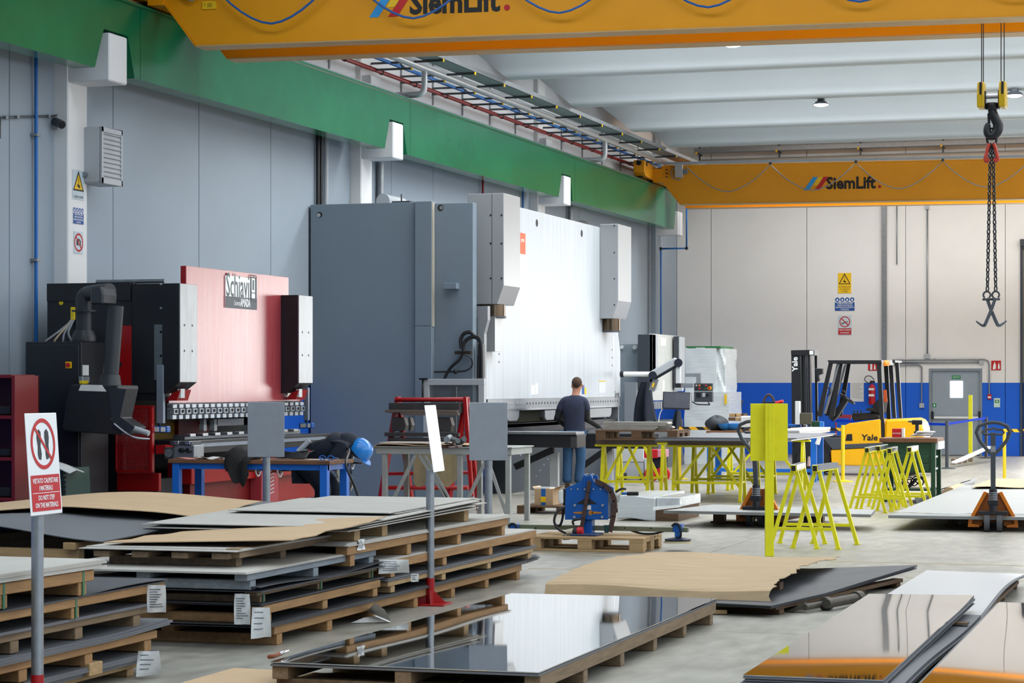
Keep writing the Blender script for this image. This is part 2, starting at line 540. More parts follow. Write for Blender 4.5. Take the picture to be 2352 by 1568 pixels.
# back wall with gate opening and door
wb = struct(MB().box(-AW - 0.3, YB + 0.2, 0, GX0, YB + 0.35, HR).box(GX0, YB + 0.2, GH, GX1, YB + 0.35, HR).box(GX1, YB + 0.2, 0, XR + 0.3, YB + 0.35, HR).build('wall_back', MATS['joint_backing']))
DX0, DX1, DZ = XY(2134, YB), XY(2256, YB), PY(2200, 846, YB).z
be = [-AW] + [XY(u, YB) for u in (1633, 1853, 2080)]
for a, b in zip(be, be[1:]):
    MB().box(a + 0.006, YB, 0, b - 0.006, YB + 0.2, HR).build('wall_panel', TT_B, wb, bevel=0.006)
X231 = XY(2309, YB)
MB().box(be[-1] + 0.006, YB, 0, DX0, YB + 0.2, HR).box(DX0, YB, DZ, DX1, YB + 0.2, HR).box(DX1, YB, 0, X231 - 0.006, YB + 0.2, HR).build('wall_panel', TT_B, wb)
MB().box(X231 + 0.006, YB, 0, GX0, YB + 0.2, HR).build('wall_panel', TT_B, wb)
MB().box(GX0, YB, GH, GX1, YB + 0.2, HR).build('wall_panel', TT_B, wb)
MB().box(GX1, YB, 0, XR + 0.2, YB + 0.2, HR).build('wall_panel', TT_B, wb)
# gate guides
gd = struct(MB().box(GX0 - 0.02, YB - 0.09, 0, GX0 + 0.03, YB, GH).build('trim_1', mat('gate_track_steel', '5A6068', 0.35, 0.7)))
MB().box(GX0 + 0.05, YB - 0.06, 0, GX0 + 0.075, YB, GH).build('gate_guide', MATS['gate_track_steel'], gd)
MB().box(GX0 - 0.1, YB - 0.05, 0, GX0 - 0.05, YB, GH + 0.1).build('gate_guide', MATS['gate_track_steel'], gd)
MB().box(GX0 - 0.1, YB - 0.12, GH, GX1, YB, GH + 0.16).build('gate_head', MATS['gate_track_steel'], gd)
# grey steel door in the back wall
DOORM = mat('grey_door_paint', '9AA6B0', 0.45, var=0.05)
door = struct(MB().box(DX0 + 0.06, YB + 0.03, 0.01, DX1 - 0.06, YB + 0.08, DZ - 0.06).build('door_1', DOORM, bevel=0.005))
FRM = mat('door_frame_paint', '84909A', 0.45)
MB().box(DX0, YB - 0.015, 0, DX0 + 0.06, YB + 0.1, DZ).build('door_frame', FRM, door)
MB().box(DX1 - 0.06, YB - 0.015, 0, DX1, YB + 0.1, DZ).build('door_frame', FRM, door)
MB().box(DX0 + 0.06, YB - 0.015, DZ - 0.06, DX1 - 0.06, YB + 0.1, DZ).build('door_frame', FRM, door)
a, b = PY(2182, 875, YB), PY(2211, 913, YB)
MB().box(a.x, YB + 0.018, b.z, b.x, YB + 0.03, a.z).build('window_pane', GLASSM, door)
a, b = PY(2146, 956, YB), PY(2250, 961, YB)
MB().box(a.x, YB - 0.07, b.z, b.x, YB - 0.03, a.z).build('push_bar', WHITE, door)
for u in (2142, 2250):
    p = PY(u, 953, YB)
    MB().box(p.x - 0.025, YB - 0.08, p.z - 0.09, p.x + 0.025, YB + 0.03, p.z + 0.09).build('bar_bracket', BLACK, door, bevel=0.01)
a, b = PY(2186, 862, YB), PY(2206, 870, YB)
MB().box(a.x, YB + 0.02, b.z, b.x, YB + 0.03, a.z).build('exit_sticker', SIGNG, door)
text('USCITA', frame(((a.x + b.x) / 2, YB + 0.019, (a.z + b.z) / 2), (1, 0, 0), (0, 0, 1)), 0.06, WHITE, door, 'sticker_lettering', sx=0.8)
a, b = PY(2142, 926, YB), PY(2150, 935, YB)
MB().box(a.x, YB + 0.02, b.z, b.x, YB + 0.03, a.z).build('exit_sticker', SIGNG, door)
MB().box(a.x + 0.025, YB + 0.015, b.z + 0.02, b.x - 0.025, YB + 0.02, a.z - 0.02).build('sticker_mark', WHITE, door)

# right wall with a long window strip, and the wall behind the camera
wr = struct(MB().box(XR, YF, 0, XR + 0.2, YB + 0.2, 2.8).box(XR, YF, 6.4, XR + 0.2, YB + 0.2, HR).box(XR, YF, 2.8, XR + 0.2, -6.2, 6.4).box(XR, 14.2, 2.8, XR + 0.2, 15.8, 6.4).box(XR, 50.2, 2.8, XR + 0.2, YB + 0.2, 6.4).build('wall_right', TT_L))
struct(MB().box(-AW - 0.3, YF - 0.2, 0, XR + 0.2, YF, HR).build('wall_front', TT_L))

# columns and corbels of the left wall
COLY = [YX(263, 12.3), YX(908, 12.3), YX(1298, 12.3), YX(1558, 12.3)]
YBEAM0, YBEAM1 = YF + 1, YX(1552, 12.28)
pitch = COLY[1] - COLY[0]
allcol = [COLY[0] - 3 * pitch, COLY[0] - 2 * pitch, COLY[0] - pitch] + COLY
ZB0, ZB1 = 1.65 + 0.2796 * 12.28 / CS, 1.65 + 0.3480 * 12.28 / CS
ZC0, ZC1 = 1.65 + 0.2703 * 12.3 / CS, 1.65 + 0.3132 * 12.3 / CS
for i, y in enumerate(allcol):
    c = struct(MB().box(-AW - 0.1, y - 0.235, 0, -12.77, y + 0.235, HR).build('trim_%d' % (i + 2), TT_L if i > 5 else two_tone('column_paint', 'EDEDEC', '0B5CBA', 0.0), bevel=0.015))
    MB().prism([(-12.8, ZC0), (-12.25, ZC0), (-12.25, ZC1), (-12.8, ZC1)], 1, y - 0.225, y + 0.225).build('corbel', W_CONC, c, bevel=0.015)
    if i > 2:
        MB().box(-12.9, y - 0.2, 6.15, -12.62, y + 0.2, 6.42).build('upper_corbel', W_CONC, c, bevel=0.01)
# longitudinal concrete girder along the top of the left wall
struct(MB().prism([(-AW, 6.34), (-12.86, 6.34), (-12.86, HR), (-AW, HR)], 1, YF, YB).build('trim_20', W_CONC, bevel=0.01))

# roof: slab, concrete wings, roof-light glazing
ceil = struct(MB().box(-AW - 0.3, YF - 0.2, HR, XR + 0.3, YB + 0.3, HR + 0.2).build('ceiling', W_ROOF))
ZW = 1.65 + 5.1
SKYP = mat('roof_light_sheet', 'EAF2FA', 0.5, emit=0.6)
prof = [(-0.11, 0.0), (0.11, 0.0), (0.19, 0.07), (0.24, 0.2), (0.75, 0.62), (1.42, 0.86), (1.42, 1.0), (-1.42, 1.0), (-1.42, 0.86), (-0.75, 0.62), (-0.24, 0.2), (-0.19, 0.07)]
for y in ROOF_Y:
    mb = MB()
    n = len(prof)
    x0, x1 = -11.5, XR
    tilt = 0.0
    vs = [(x0 - (0.95 * min(1, p[1] / 0.86)), y + p[0], ZW + p[1]) for p in prof] + [(x1, y + p[0], ZW + p[1]) for p in prof]
    mb.add(vs, [tuple(range(n)), tuple(range(2 * n - 1, n - 1, -1))])
    mb.add(vs, [(i, n + i, n + (i + 1) % n, (i + 1) % n) for i in range(n)], True)
    mb.build('roof_wing', W_ROOF, ceil)
    MB().box(-11.0, y - 2.0 - 0.58, HR - 0.04, 14.0, y - 2.0 + 0.58, HR - 0.02).build('roof_light_sheet', SKYP, ceil)
# ================================================================== runway beam, pipes, cranes
rb = thing('crane_runway_beam', 'long glossy green steel crane runway beam resting on white corbels', 'beam', (-12.15, 20, ZB0))
def beam_seg(y0, y1, notch):
    # front outline in (Y, Z); notches round the corbels
    pts = [(y0, ZB1), (y0, ZB0)]
    for y in notch:
        for dy, z in ((-0.52, ZB0), (-0.30, ZC1 + 0.03), (0.30, ZC1 + 0.03), (0.47, ZB0)):
            yy = y + dy
            if y0 - 1e-6 <= yy <= y1 + 1e-6:
                pts.append((yy, z))
            elif yy < y0 and dy > -0.4:
                pass
    pts += [(y1, ZB0), (y1, ZB1)]
    out = []
    for p in pts:
        if not out or (abs(p[0] - out[-1][0]) > 1e-6 or abs(p[1] - out[-1][1]) > 1e-6):
            out.append(p)
    return out
cuts = [YBEAM0] + [y + 0.62 for y in allcol[:-1]] + [YBEAM1]
for i in range(len(cuts) - 1):
    y0, y1 = cuts[i] + (0.006 if i else 0), cuts[i + 1] - 0.006
    inn = [y for y in allcol if y0 < y - 0.6 and y + 0.5 < y1]
    poly = beam_seg(y0, y1, inn)
    if i == len(cuts) - 2:
        poly = [(y0, ZB1), (y0, ZB0), (y1 - 0.18, ZB0), (y1, ZC1 + 0.02), (y1, ZB1)]
    MB().prism(poly, 0, -12.545, -12.28).build('beam_segment', GREEN, rb, off=rb.location)
# with the front flush plates at every splice
MB().box(-12.46, YBEAM0, ZB1, -12.36, YBEAM1, ZB1 + 0.055).build('crane_rail', STEEL, rb, off=rb.location)
MB().box(-12.58, YBEAM0, ZB1 - 0.03, -12.25, YBEAM1, ZB1 - 0.002).build('top_flange', GREEN, rb, off=rb.location)

# pipes and cable tray high on the left wall
HP = 1.65 + 5.0
def apx(r): return 5.0 * CS / r if r > 0.37 else 12.72
def along(name, label, cat, ratio, r, m, y1=53.6):
    h = 1.65 + ratio * apx(ratio) / CS
    t = thing(name, label, cat, (-apx(ratio), 30, h))
    MB().cyl((-apx(ratio), 14, h), (-apx(ratio), y1, h), r, n=12).build('pipe', m, t, off=t.location)
    return t
rp = along('sprinkler_pipe', 'long red pipe running above the green runway beam', 'pipe', 0.368, 0.034, PIPER, YX(1458, apx(0.368)) + 3)
bp = along('compressed_air_pipe', 'long bright blue pipe running beside the silver pipe', 'pipe', 0.383, 0.028, PIPEB)
wp = along('ventilation_pipe', 'thick silver pipe running along the wall under the roof', 'pipe', 0.3935, 0.07, PIPEW)
BRY = [YX(1045, 11.4) + 1.56 * k for k in range(-4, 12)]
for y in BRY:
    a = apx(0.368)
    MB().lathe((-a, y + 0.3, rp.location.z), [(0.037, -0.02), (0.043, -0.02), (0.043, 0.02), (0.037, 0.02)], 12, (0, 1, 0)).build('pipe_clamp', BLACK, rp, off=rp.location)
for k, y in enumerate(BRY):
    if k % 2 == 0:
        a = apx(0.383)
        MB().lathe((-a, y + 0.5, HP), [(0.03, -0.05), (0.04, -0.05), (0.04, 0.05), (0.03, 0.05)], 12, (0, 1, 0)).build('pipe_coupling', BLACK, bp, off=bp.location)
a3 = apx(0.3935)
for u in (975, 1390):
    y = YX(u, a3)
    pts = catmull([(-a3, y, HP - 0.05), (-a3, y, HP - 0.28), (-a3 - 0.03, y, HP - 0.38), (-a3 - 0.12, y, HP - 0.42), (-a3 - 0.5, y, HP - 0.42), (-AW + 0.02, y, HP - 0.42)], 4)
    MB().tube(pts, 0.05, 10).build('branch_pipe', PIPEW, wp, off=wp.location)
tr = thing('cable_tray', 'galvanised cable tray on arms along the left wall below the roof', 'cable tray', (-11.6, 30, HP))
TA0, TA1 = apx(0.412), apx(0.412) + 0.34
MB().box(-TA1, 14, HP + 0.02, -TA0, 53.6, HP + 0.026).box(-TA0 - 0.004, 14, HP + 0.02, -TA0, 53.6, HP + 0.10).box(-TA1, 14, HP + 0.02, -TA1 + 0.004, 53.6, HP + 0.10).build('tray', GALV, tr, off=tr.location)
for y in BRY:
    MB().bar((-12.86, y, HP - 0.0), (-TA0 - 0.01, y, HP - 0.0), 0.045, 0.03).build('tray_arm', DSTEEL, tr, off=tr.location)
    MB().box(-TA0 - 0.012, y - 0.025, HP - 0.02, -TA0 + 0.004, y + 0.025, HP + 0.024).build('arm_cap', SIGNY, tr, off=tr.location)
    MB().bar((-12.86, y, HP - 0.1), (-a3 + 0.02, y, HP - 0.1), 0.045, 0.03).build('pipe_arm', DSTEEL, tr, off=tr.location)
    MB().box(-a3 + 0.016, y - 0.025, HP - 0.13, -a3 + 0.03, y + 0.025, HP - 0.085).build('arm_cap', SIGNY, tr, off=tr.location)
    MB().box(-12.88, y - 0.02, HP - 0.28, -12.84, y + 0.02, HP + 0.45).build('wall_strut', GALV, tr, off=tr.location)
# cable trays and pipes across the back wall below the roof
bt = thing('cable_tray', 'galvanised cable tray crossing the back wall above the far crane', 'cable tray', (-8, YB - 0.35, 6.9))
zt = PY(1950, 342, YB - 0.3).z
MB().box(-12.4, YB - 0.52, zt, 4, YB - 0.2, zt + 0.005).box(-12.4, YB - 0.525, zt, 4, YB - 0.52, zt + 0.10).box(-12.4, YB - 0.2, zt, 4, YB - 0.195, zt + 0.1).build('tray', GALV, bt, off=bt.location)
for u in (1605, 1788, 1975, 2165):
    x = XY(u, YB - 0.3)
    MB().box(x - 0.02, YB - 0.22, zt - 0.35, x + 0.02, YB - 0.18, HR - 0.05).build('hanger', DSTEEL, bt, off=bt.location)
    MB().bar((x, YB - 0.54, zt - 0.02), (x, YB, zt - 0.02), 0.04, 0.03).build('tray_arm', DSTEEL, bt, off=bt.location)
    MB().box(x - 0.025, YB - 0.56, zt - 0.04, x + 0.025, YB - 0.54, zt + 0.01).build('arm_cap', SIGNY, bt, off=bt.location)
    MB().bar((x, YB - 0.54, zt - 0.36), (x, YB, zt - 0.36), 0.04, 0.03).build('pipe_arm', DSTEEL, bt, off=bt.location)
    MB().box(x - 0.025, YB - 0.56, zt - 0.38, x + 0.025, YB - 0.54, zt - 0.33).build('arm_cap', SIGNY, bt, off=bt.location)
tag(MB().cyl((-12.3, YB - 0.3, zt - 0.25), (4, YB - 0.3, zt - 0.25), 0.1, n=14).build('ventilation_pipe', mat('buff_pipe', 'B9B3A8', 0.5)), 'thick buff pipe crossing the back wall under the tray', 'pipe')

# bridge cranes ------------------------------------------------------
HB = 1.65 + 778.0 / F * (F * 11.7 / (CS * 2380))
def logo_part(M, t, s=1.0):
    for k, c in enumerate(('2E9BE0', 'F5C518', 'C8181E')):
        x = -1.02 + k * 0.115
        MB().oprism([(x * s, -0.02 * s), (x * s + 0.11 * s, -0.02 * s), (x * s + 0.31 * s, 0.27 * s - 0.06 * s * (k == 1) * 0), (x * s + 0.20 * s, 0.27 * s)] if k != 1 else
                    [(x * s + 0.09 * s, 0.09 * s), (x * s + 0.2 * s, 0.09 * s), (x * s + 0.31 * s, 0.27 * s), (x * s + 0.2 * s, 0.27 * s)], M, 0.002).build('logo_stripe', mat('logo_%d' % k, c, 0.45, var=0.03), t)
    text('SiemLift', M @ Matrix.Translation((0.0, 0.115 * s, 0)), 0.36 * s, INK, t, 'lettering', 0.001, sx=0.92, bold=0.012, align='CENTER')
    MB().cyl(M @ Vector((0.625 * s, 0.035 * s, 0)), M @ Vector((0.625 * s, 0.035 * s, 0.003)), 0.035 * s, n=12).build('logo_dot', SIGNR, t)
def crane(p0, p1, label, loops, loopmat, nx, lx, ly, rad=0.012):
    # local X along the girders from the chamfered corner at p0, local Y towards the second girder
    d = p1 - p0
    rz = math.atan2(d.y, d.x)
    t = thing('bridge_crane', label, 'crane', p0, rz)
    L = 26.0
    hgt = 0.86
    for k in (0, 1):
        y0 = k * 1.08
        poly = [(-0.42, hgt), (-0.42, hgt - 0.30), (0.0, 0.015), (L, 0.015), (L, hgt)]
        MB().prism(poly, 1, y0 + 0.02, y0 + 0.31).build('girder', YEL_CR, t)
        MB().box(0.0, y0, 0, L, y0 + 0.33, 0.015).build('bottom_flange', mat('pale_flange_paint', 'C9A56E', 0.5, var=0.15, scale=2), t)
        MB().bar((-0.425, y0 + 0.165, hgt - 0.305), (-0.005, y0 + 0.165, 0.005), 0.33, 0.012, up=(0.5, 0, 0.7)).build('end_flange', YEL_CR, t)
        MB().box(-0.42, y0 - 0.005, hgt, L, y0 + 0.335, hgt + 0.015).build('top_flange', YEL_CR, t)
    # end carriage on the runway rail
    cx = -12.41 - p0.x
    zr = ZB1 + 0.055 - p0.z
    MB().prism([(-1.25, zr + 0.10), (-1.0, zr + 0.03), (2.35, zr + 0.03), (2.6, zr + 0.10), (2.6, zr + 0.36), (-1.25, zr + 0.36)], 0, cx - 0.12, cx + 0.12).build('end_carriage', YEL_CR, t, bevel=0.01)
    for y in (-0.95, 2.3):
        MB().cyl((cx - 0.05, y, zr + 0.13), (cx + 0.05, y, zr + 0.13), 0.125, n=18).build('wheel', DSTEEL, t)
        MB().cyl((cx + 0.10, y, zr + 0.3), (cx + 0.135, y, zr + 0.3), 0.05, n=12).build('carriage_hole', BLACK, t)
    MB().cyl((cx, -1.26, zr + 0.3), (cx, -1.30, zr + 0.3), 0.055, n=14).build('buffer', RUBBER, t)
    MB().box(cx + 0.12, -0.05, hgt - 0.36, -0.40, 1.45, hgt - 0.06).build('carriage_joint', YEL_CR, t)
    for z in (0.62, 0.7, 0.78):
        MB().cyl((-0.3, 0.022, z), (-0.3, -0.01, z), 0.018, n=8).build('bolt', BLACK, t)
    # festoon track and cable loops
    MB().box(-0.5, -0.14, hgt + 0.03, L, -0.08, hgt + 0.075).build('festoon_track', mat('festoon_track_grey', 'A9BBCB', 0.4, 0.3), t)
    for k in range(12):
        MB().bar((0.35 + k * 2.0, 0.1, hgt + 0.052), (0.35 + k * 2.0, -0.11, hgt + 0.052), 0.03, 0.02).build('track_bracket', LGREY, t)
    pts = []
    x = nx
    for (w, dep) in loops:
        n = 14
        for i in range(n):
            q = i / n
            pts.append((x + w * q, -0.11, hgt - 0.02 - dep * (1 - (2 * abs(q - 0.5)) ** 1.7)))
        x += w
    pts.append((x, -0.11, hgt - 0.02))
    MB().tube(pts, rad, 6).build('festoon_cable', loopmat, t)
    x = nx
    for (w, dep) in loops:
        x += w
        MB().box(x - 0.03, -0.13, hgt - 0.02, x + 0.03, -0.09, hgt + 0.04).build('cable_trolley', DGREY, t)
    # junction box with cable tail
    MB().box(-0.1, -0.13, hgt - 0.26, 0.07, 0.02, hgt + 0.02).build('junction_box', LGREY, t, bevel=0.006)
    MB().box(0.08, -0.09, hgt - 0.19, 0.17, 0.02, hgt - 0.08).build('connector', mat('connector_grey', '77828C', 0.5), t, bevel=0.004)
    MB().tube(catmull([(-0.07, -0.06, hgt - 0.02), (-0.18, -0.06, hgt - 0.12), (-0.14, -0.06, hgt - 0.27), (-0.02, -0.06, hgt - 0.32), (0.02, -0.06, hgt - 0.27)], 5), 0.012, 6).build('cable_tail', CABLE, t)
    M = Matrix(((1, 0, 0, lx), (0, 0, -1, 0.016), (0, 1, 0, ly), (0, 0, 0, 1)))
    logo_part(M, t)
    return t
p0, p1 = G(450, 107, HB), G(2352, 40, HB)
c1 = crane(p0, p1, 'near yellow double girder bridge crane cut by the top of the picture', [(1.72, 0.62)] * 3 + [(1.68, 0.62)] * 3 + [(2.0, 0.9)] * 2, CABLEB, 0.12, 0.0, 0.29, 0.014)
q0, q1 = G(1562, 470, HB), G(2352, 457, HB)
c2 = crane(q0, q1, 'far yellow bridge crane with grey cable loops in front of back wall', [(1.86, 0.58)] * 4, CABLE, 0.15, 3.75, 0.29)
# logos in place
def shift_logo(t, dx):
    for ch in t.children:
        if ch.name.split('.')[0] in ('logo_stripe', 'lettering', 'logo_dot'):
            ch.location.x += dx
dist = (p1 - p0).normalized()
shift_logo(c1, 3.15)
# yellow warning plate on the near crane
MB().box(0.08, 0.002, 0.44, 0.25, 0.018, 0.53).build('warning_plate', SIGNY, c1)
text('!', frame((0.11, 0.001, 0.485), (1, 0, 0), (0, 0, 1)), 0.06, INK, c1, 'plate_mark')
for i in range(3):
    MB().box(0.14, 0.0, 0.465 + i * 0.016, 0.2, 0.002, 0.470 + i * 0.016).build('plate_line', INK, c1)

# hook block, ropes and chain sling -----------------------------------
HZ = 26.0
hk = thing('crane_hook_block', 'yellow crane hook block with black hook hanging on steel ropes', 'hook block', PZ(2280, 300, HZ))
S = HZ / F          # metres per picture unit at the hook
def hp(u, v, y=0.0):
    return PZ(2280, 885, HZ) + Vector(((u - 2280) * S, y, (885 - v) * S))
O = hk.location
for u in (2255, 2259, 2299, 2306):
    MB().cyl(hp(u, 195), hp(u + 0, -10), 0.0055, n=6).build('rope', BLACKM, hk, off=O)
for u0, u1 in ((2247, 2263), (2296, 2311)):
    MB().prism([(hp(0, 250).z, 0)] , 0, 0, 0) if False else None
    w = (hp(u0, 0).x, hp(u1, 0).x)
    c = hp(0, 220)
    MB().prism([(c.y - 0.13, c.z - 0.14), (c.y + 0.13, c.z - 0.14), (c.y + 0.15, c.z), (c.y + 0.09, c.z + 0.15), (c.y - 0.09, c.z + 0.15), (c.y - 0.15, c.z)], 0, w[0], w[1]).build('sheave_guard', mat('hook_yellow', 'D9B40E', 0.4, var=0.2, scale=10), hk, bevel=0.01, off=O)
    MB().box(w[0] + 0.03, c.y - 0.155, c.z + 0.0, w[0] + 0.055, c.y - 0.09, c.z + 0.14).build('sheave_slot', BLACK, hk, off=O)
MB().cyl(hp(2263, 221), hp(2296, 221), 0.028, n=14).build('axle', STEEL, hk, off=O)
for u in (2264, 2294):
    c = hp(u, 230)
    MB().cb(c, (0.012, 0.12, 0.2)).build('side_plate', BLACK, hk, off=O)
MB().lathe(hp(2279, 252), [(0.06, 0.0), (0.075, 0.02), (0.075, 0.06), (0.06, 0.08)], 16).build('hook_nut', BLACK, hk, bevel=0.004, off=O)
hpts = [(2279, 246), (2280, 258), (2286, 272), (2292, 286), (2291, 300), (2284, 310), (2274, 311), (2268, 302), (2268, 290), (2271, 284)]
MB().tube(catmull([hp(*q) for q in hpts], 5), [0.05 * (0.62 + 0.55 * math.sin(math.pi * min(1, (i + 8) / 52))) for i in range(46)], 12).build('hook', BLACK, hk, off=O)
MB().bar(hp(2271, 260), hp(2272, 284), 0.03, 0.02, (0, 1, 0)).build('safety_latch', BLACKM, hk, off=O)
cs = thing('chain_sling', 'two leg chain sling with red grab hooks hanging from the crane hook', 'chain', hp(2278, 330))
O = cs.location
ring = [hp(2278 + 11 * math.cos(t) , 316 + 21 * math.sin(t)) for t in [2 * math.pi * i / 24 for i in range(24)]]
MB().tube(ring, 0.014, 8, True).build('master_link', BLACK, cs, off=O)
REDH = mat('red_grab_hook', 'C23A22', 0.4, var=0.15, scale=12)
for s in (-1, 1):
    q = [(2278 + s * 5, 330), (2278 + s * 9, 342), (2278 + s * 12, 356), (2278 + s * 14, 366), (2278 + s * 10, 371), (2278 + s * 6, 364)]
    MB().tube(catmull([hp(*k, y=-0.03) for k in q], 4), [0.02] * 8 + [0.022] * 8 + [0.02] * 4 + [0.014], 8).build('grab_hook', REDH, cs, off=O)
def chain_leg(a, b, parent, m, pitch=0.052, r=0.0085, w=0.017, off=None):
    a, b = Vector(a), Vector(b)
    d = (b - a)
    n = max(2, int(d.length / pitch))
    d.normalize()
    e1 = d.orthogonal().normalized()
    e2 = d.cross(e1)
    e1 = (Vector((1, 0, 0)) - d * d.x).normalized()
    e2 = d.cross(e1)
    for i in range(n):
        c = a + (b - a) * ((i + 0.5) / n)
        e = e1 if i % 2 else e2
        e = (e1 + e2).normalized() if i % 2 else (e1 - e2).normalized()
        pts = [c + d * (0.62 * pitch * math.cos(t)) + e * (w * math.sin(t)) for t in [2 * math.pi * k / 10 for k in range(10)]]
        MB().tube(pts, r, 5, True).build('chain_link', m, parent, off=off)
CH = mat('dark_chain_steel', '3A3C40', 0.35, 0.8, var=0.2)
chain_leg(hp(2275, 330), hp(2268, 668), cs, CH, off=O)
chain_leg(hp(2281, 330), hp(2287, 668), cs, CH, off=O)
tg = thing('lifting_tong', 'crossed steel lifting hooks on shackles at end of the chains', 'lifting hook', hp(2276, 710))
O = tg.location
for s, u in ((1, 2267), (-1, 2287)):
    arc = [hp(u + 8 * math.sin(t), 677 - 8 * math.cos(t)) for t in [-2.5 + 5.0 * i / 14 for i in range(15)]]
    MB().tube(arc, 0.011, 7).build('shackle', DSTEEL, tg, off=O)
    MB().cyl(hp(u - 10, 687), hp(u + 10, 687), 0.014, n=8).build('shackle_pin', DSTEEL, tg, off=O)
    q = [(u, 684), (u + s * 8, 708), (u + s * 22, 742), (u + s * 26, 747), (u + s * 32, 746), (u + s * 44, 737)]
    MB().tube(catmull([hp(*k, y=0.02 * s) for k in q], 4), [0.026] * 12 + [0.024, 0.024, 0.022, 0.02, 0.018, 0.016, 0.014, 0.012, 0.01], 4).build('tong_arm', mat('tong_steel', '6A6E74', 0.4, 0.6), tg, off=O)
# high bay lamps
for k, (u, v, r, lab) in enumerate(((1683, 103, 23, 'round lit high bay lamp below near girder left of the hook ropes'), (2215, 81, 24, 'round lit high bay lamp just left of the crane ropes'), (1886, 240, 19, 'round lit high bay lamp hanging lowest in middle of the roof'), (2330, 219, 18, 'round lit high bay lamp just right of the hook block'))):
    z = F * 5.0 / (885 - v)
    p = PZ(u, v, z)
    t = thing('high_bay_lamp', lab, 'lamp', p, 0, 'round high bay lamps under the roof')
    rr = 0.147
    MB().lathe((0, 0, 0), [(0.0, -0.035), (rr * 0.5, -0.03), (rr * 0.85, -0.012), (rr * 0.95, 0.008)], 24).build('lens', LAMP, t)
    MB().lathe((0, 0, 0), [(rr, 0.0), (rr * 1.02, 0.012), (rr * 0.75, 0.05), (rr * 0.5, 0.06), (rr * 0.48, 0.11), (0.03, 0.115), (0.03, 0.13)], 24).build('housing', DGREY, t)
    MB().cyl((0, 0, 0.12), (0, 0, HR - p.z), 0.012, n=8).build('stem', DGREY, t)
# ================================================================== red press brake
YS = 23.0
AR = 11.2
pr = thing('press_brake', 'red and black hydraulic press brake with streaky red ram plate', 'machine', (-11.6, 25, 0))
O = pr.location
def P(mb, name, m, par=None, bev=0.0):
    return mb.build(name, m, par or pr, bevel=bev, off=O)
x0, x1 = XY(108, YS), XY(302, YS)
zt = PY(108, 652, YS).z
# black side frames and top cover
P(MB().prism([(x0, 0.0), (x0, zt), (x1 + 0.02, zt), (x1 + 0.02, 1.55), (x1 - 0.28, 1.5), (x1 - 0.28, 1.2), (x1 - 0.1, 1.0), (x1 - 0.1, 0.0)], 1, YS, YS + 0.09), 'side_frame', BLACK, bev=0.006)
P(MB().prism([(x0, 0.0), (x0, zt), (x1 + 0.02, zt), (x1 + 0.02, 1.55), (x1 - 0.28, 1.5), (x1 - 0.28, 1.2), (x1 - 0.1, 1.0), (x1 - 0.1, 0.0)], 1, 27.0, 27.09), 'side_frame', BLACK, bev=0.006)
P(byY(MB(), 107, 651, 300, 690, YS - 0.02, 0.02), 'frame_cover', BLACK, bev=0.004)
P(MB().box(x0 + 0.1, YS + 0.09, 1.75, -11.5, 27.0, zt - 0.06), 'top_beam', BLACK)
P(MB().cyl((x0 + 0.55, YS + 0.12, zt + 0.02), (-AR - 0.02, YS + 0.12, zt + 0.02), 0.024, n=10), 'top_pipe', GALV)
# ram
yl, yr = YX(428, AR), YX(663, AR)
ybl, ybr = YX(388, AR), YX(694, AR)
zr1 = HX(428, 610, AR)
zb0, zb1 = HX(388, 926, AR), HX(388, 900, AR)
ram = P(MB().prism([(yl, zb1), (ybl, zb1 - 0.0), (ybl, zb0), (ybr, zb0), (ybr, zb1 + 0.05), (yr, zb1 + 0.12), (yr, zr1), (yl, zr1)], 0, -AR - 0.07, -AR), 'ram', RED_PL, bev=0.004)
P(MB().box(-AR - 0.068, yl - 0.006, 1.6, -AR - 0.004, yl + 0.001, zr1 - 0.004), 'ram_edge', RED, ram)
# nameplate
a, b = PX(516, 632, AR), PX(588, 712, AR)
ya, yb2 = YX(516, AR), YX(588, AR)
zA, zB = HX(516, 632, AR), HX(516, 706, AR)
npm = P(MB().box(-AR, ya, zB, -AR + 0.012, yb2, zA), 'nameplate', mat('nameplate_pale', 'E2ECEA', 0.35, spec=1.0, coat=0.6, crough=0.25))
zm = zB + (zA - zB) * 0.36
P(MB().box(-AR + 0.012, ya, zB, -AR + 0.0135, yb2, zm), 'nameplate_band', GREYINK, npm)
w = yb2 - ya
text('Schiavi', frame((-AR + 0.0135, ya + w * 0.385, zm + (zA - zm) * 0.5) - O if False else Vector((-AR + 0.0135, ya + w * 0.385, zm + (zA - zm) * 0.5)) - O, (0, 1, 0), (0, 0, 1)), 0.40, GREYINK, npm, 'lettering', sx=0.62)
yc = ya + w * 0.88
for k, (hw, hh) in enumerate(((0.085, 0.155), (0.065, 0.13))):
    zc = zm + (zA - zm) * 0.5
    ringp = [Vector((-AR + 0.014, yc + hw * sx_, zc + hh * sz_)) for sx_, sz_ in ((-1, -0.85), (-0.85, -1), (0.85, -1), (1, -0.85), (1, 0.85), (0.85, 1), (-0.85, 1), (-1, 0.85))]
    P(MB().tube(ringp, 0.005, 4, True), 'logo_outline', GREYINK, npm)
P(MB().box(-AR + 0.0135, yc - 0.018, zc - 0.02, -AR + 0.015, yc + 0.018, zc + 0.1), 'logo_bar', GREYINK, npm)
P(MB().box(-AR + 0.0135, yc - 0.05, zc - 0.06, -AR + 0.015, yc + 0.05, zc - 0.05), 'logo_bar', GREYINK, npm)
text('Licenza', frame(Vector((-AR + 0.0145, ya + w * 0.36, zB + (zm - zB) * 0.45)) - O, (0, 1, 0), (0, 0, 1)), 0.085, WHITE, npm, 'lettering', sx=0.7)
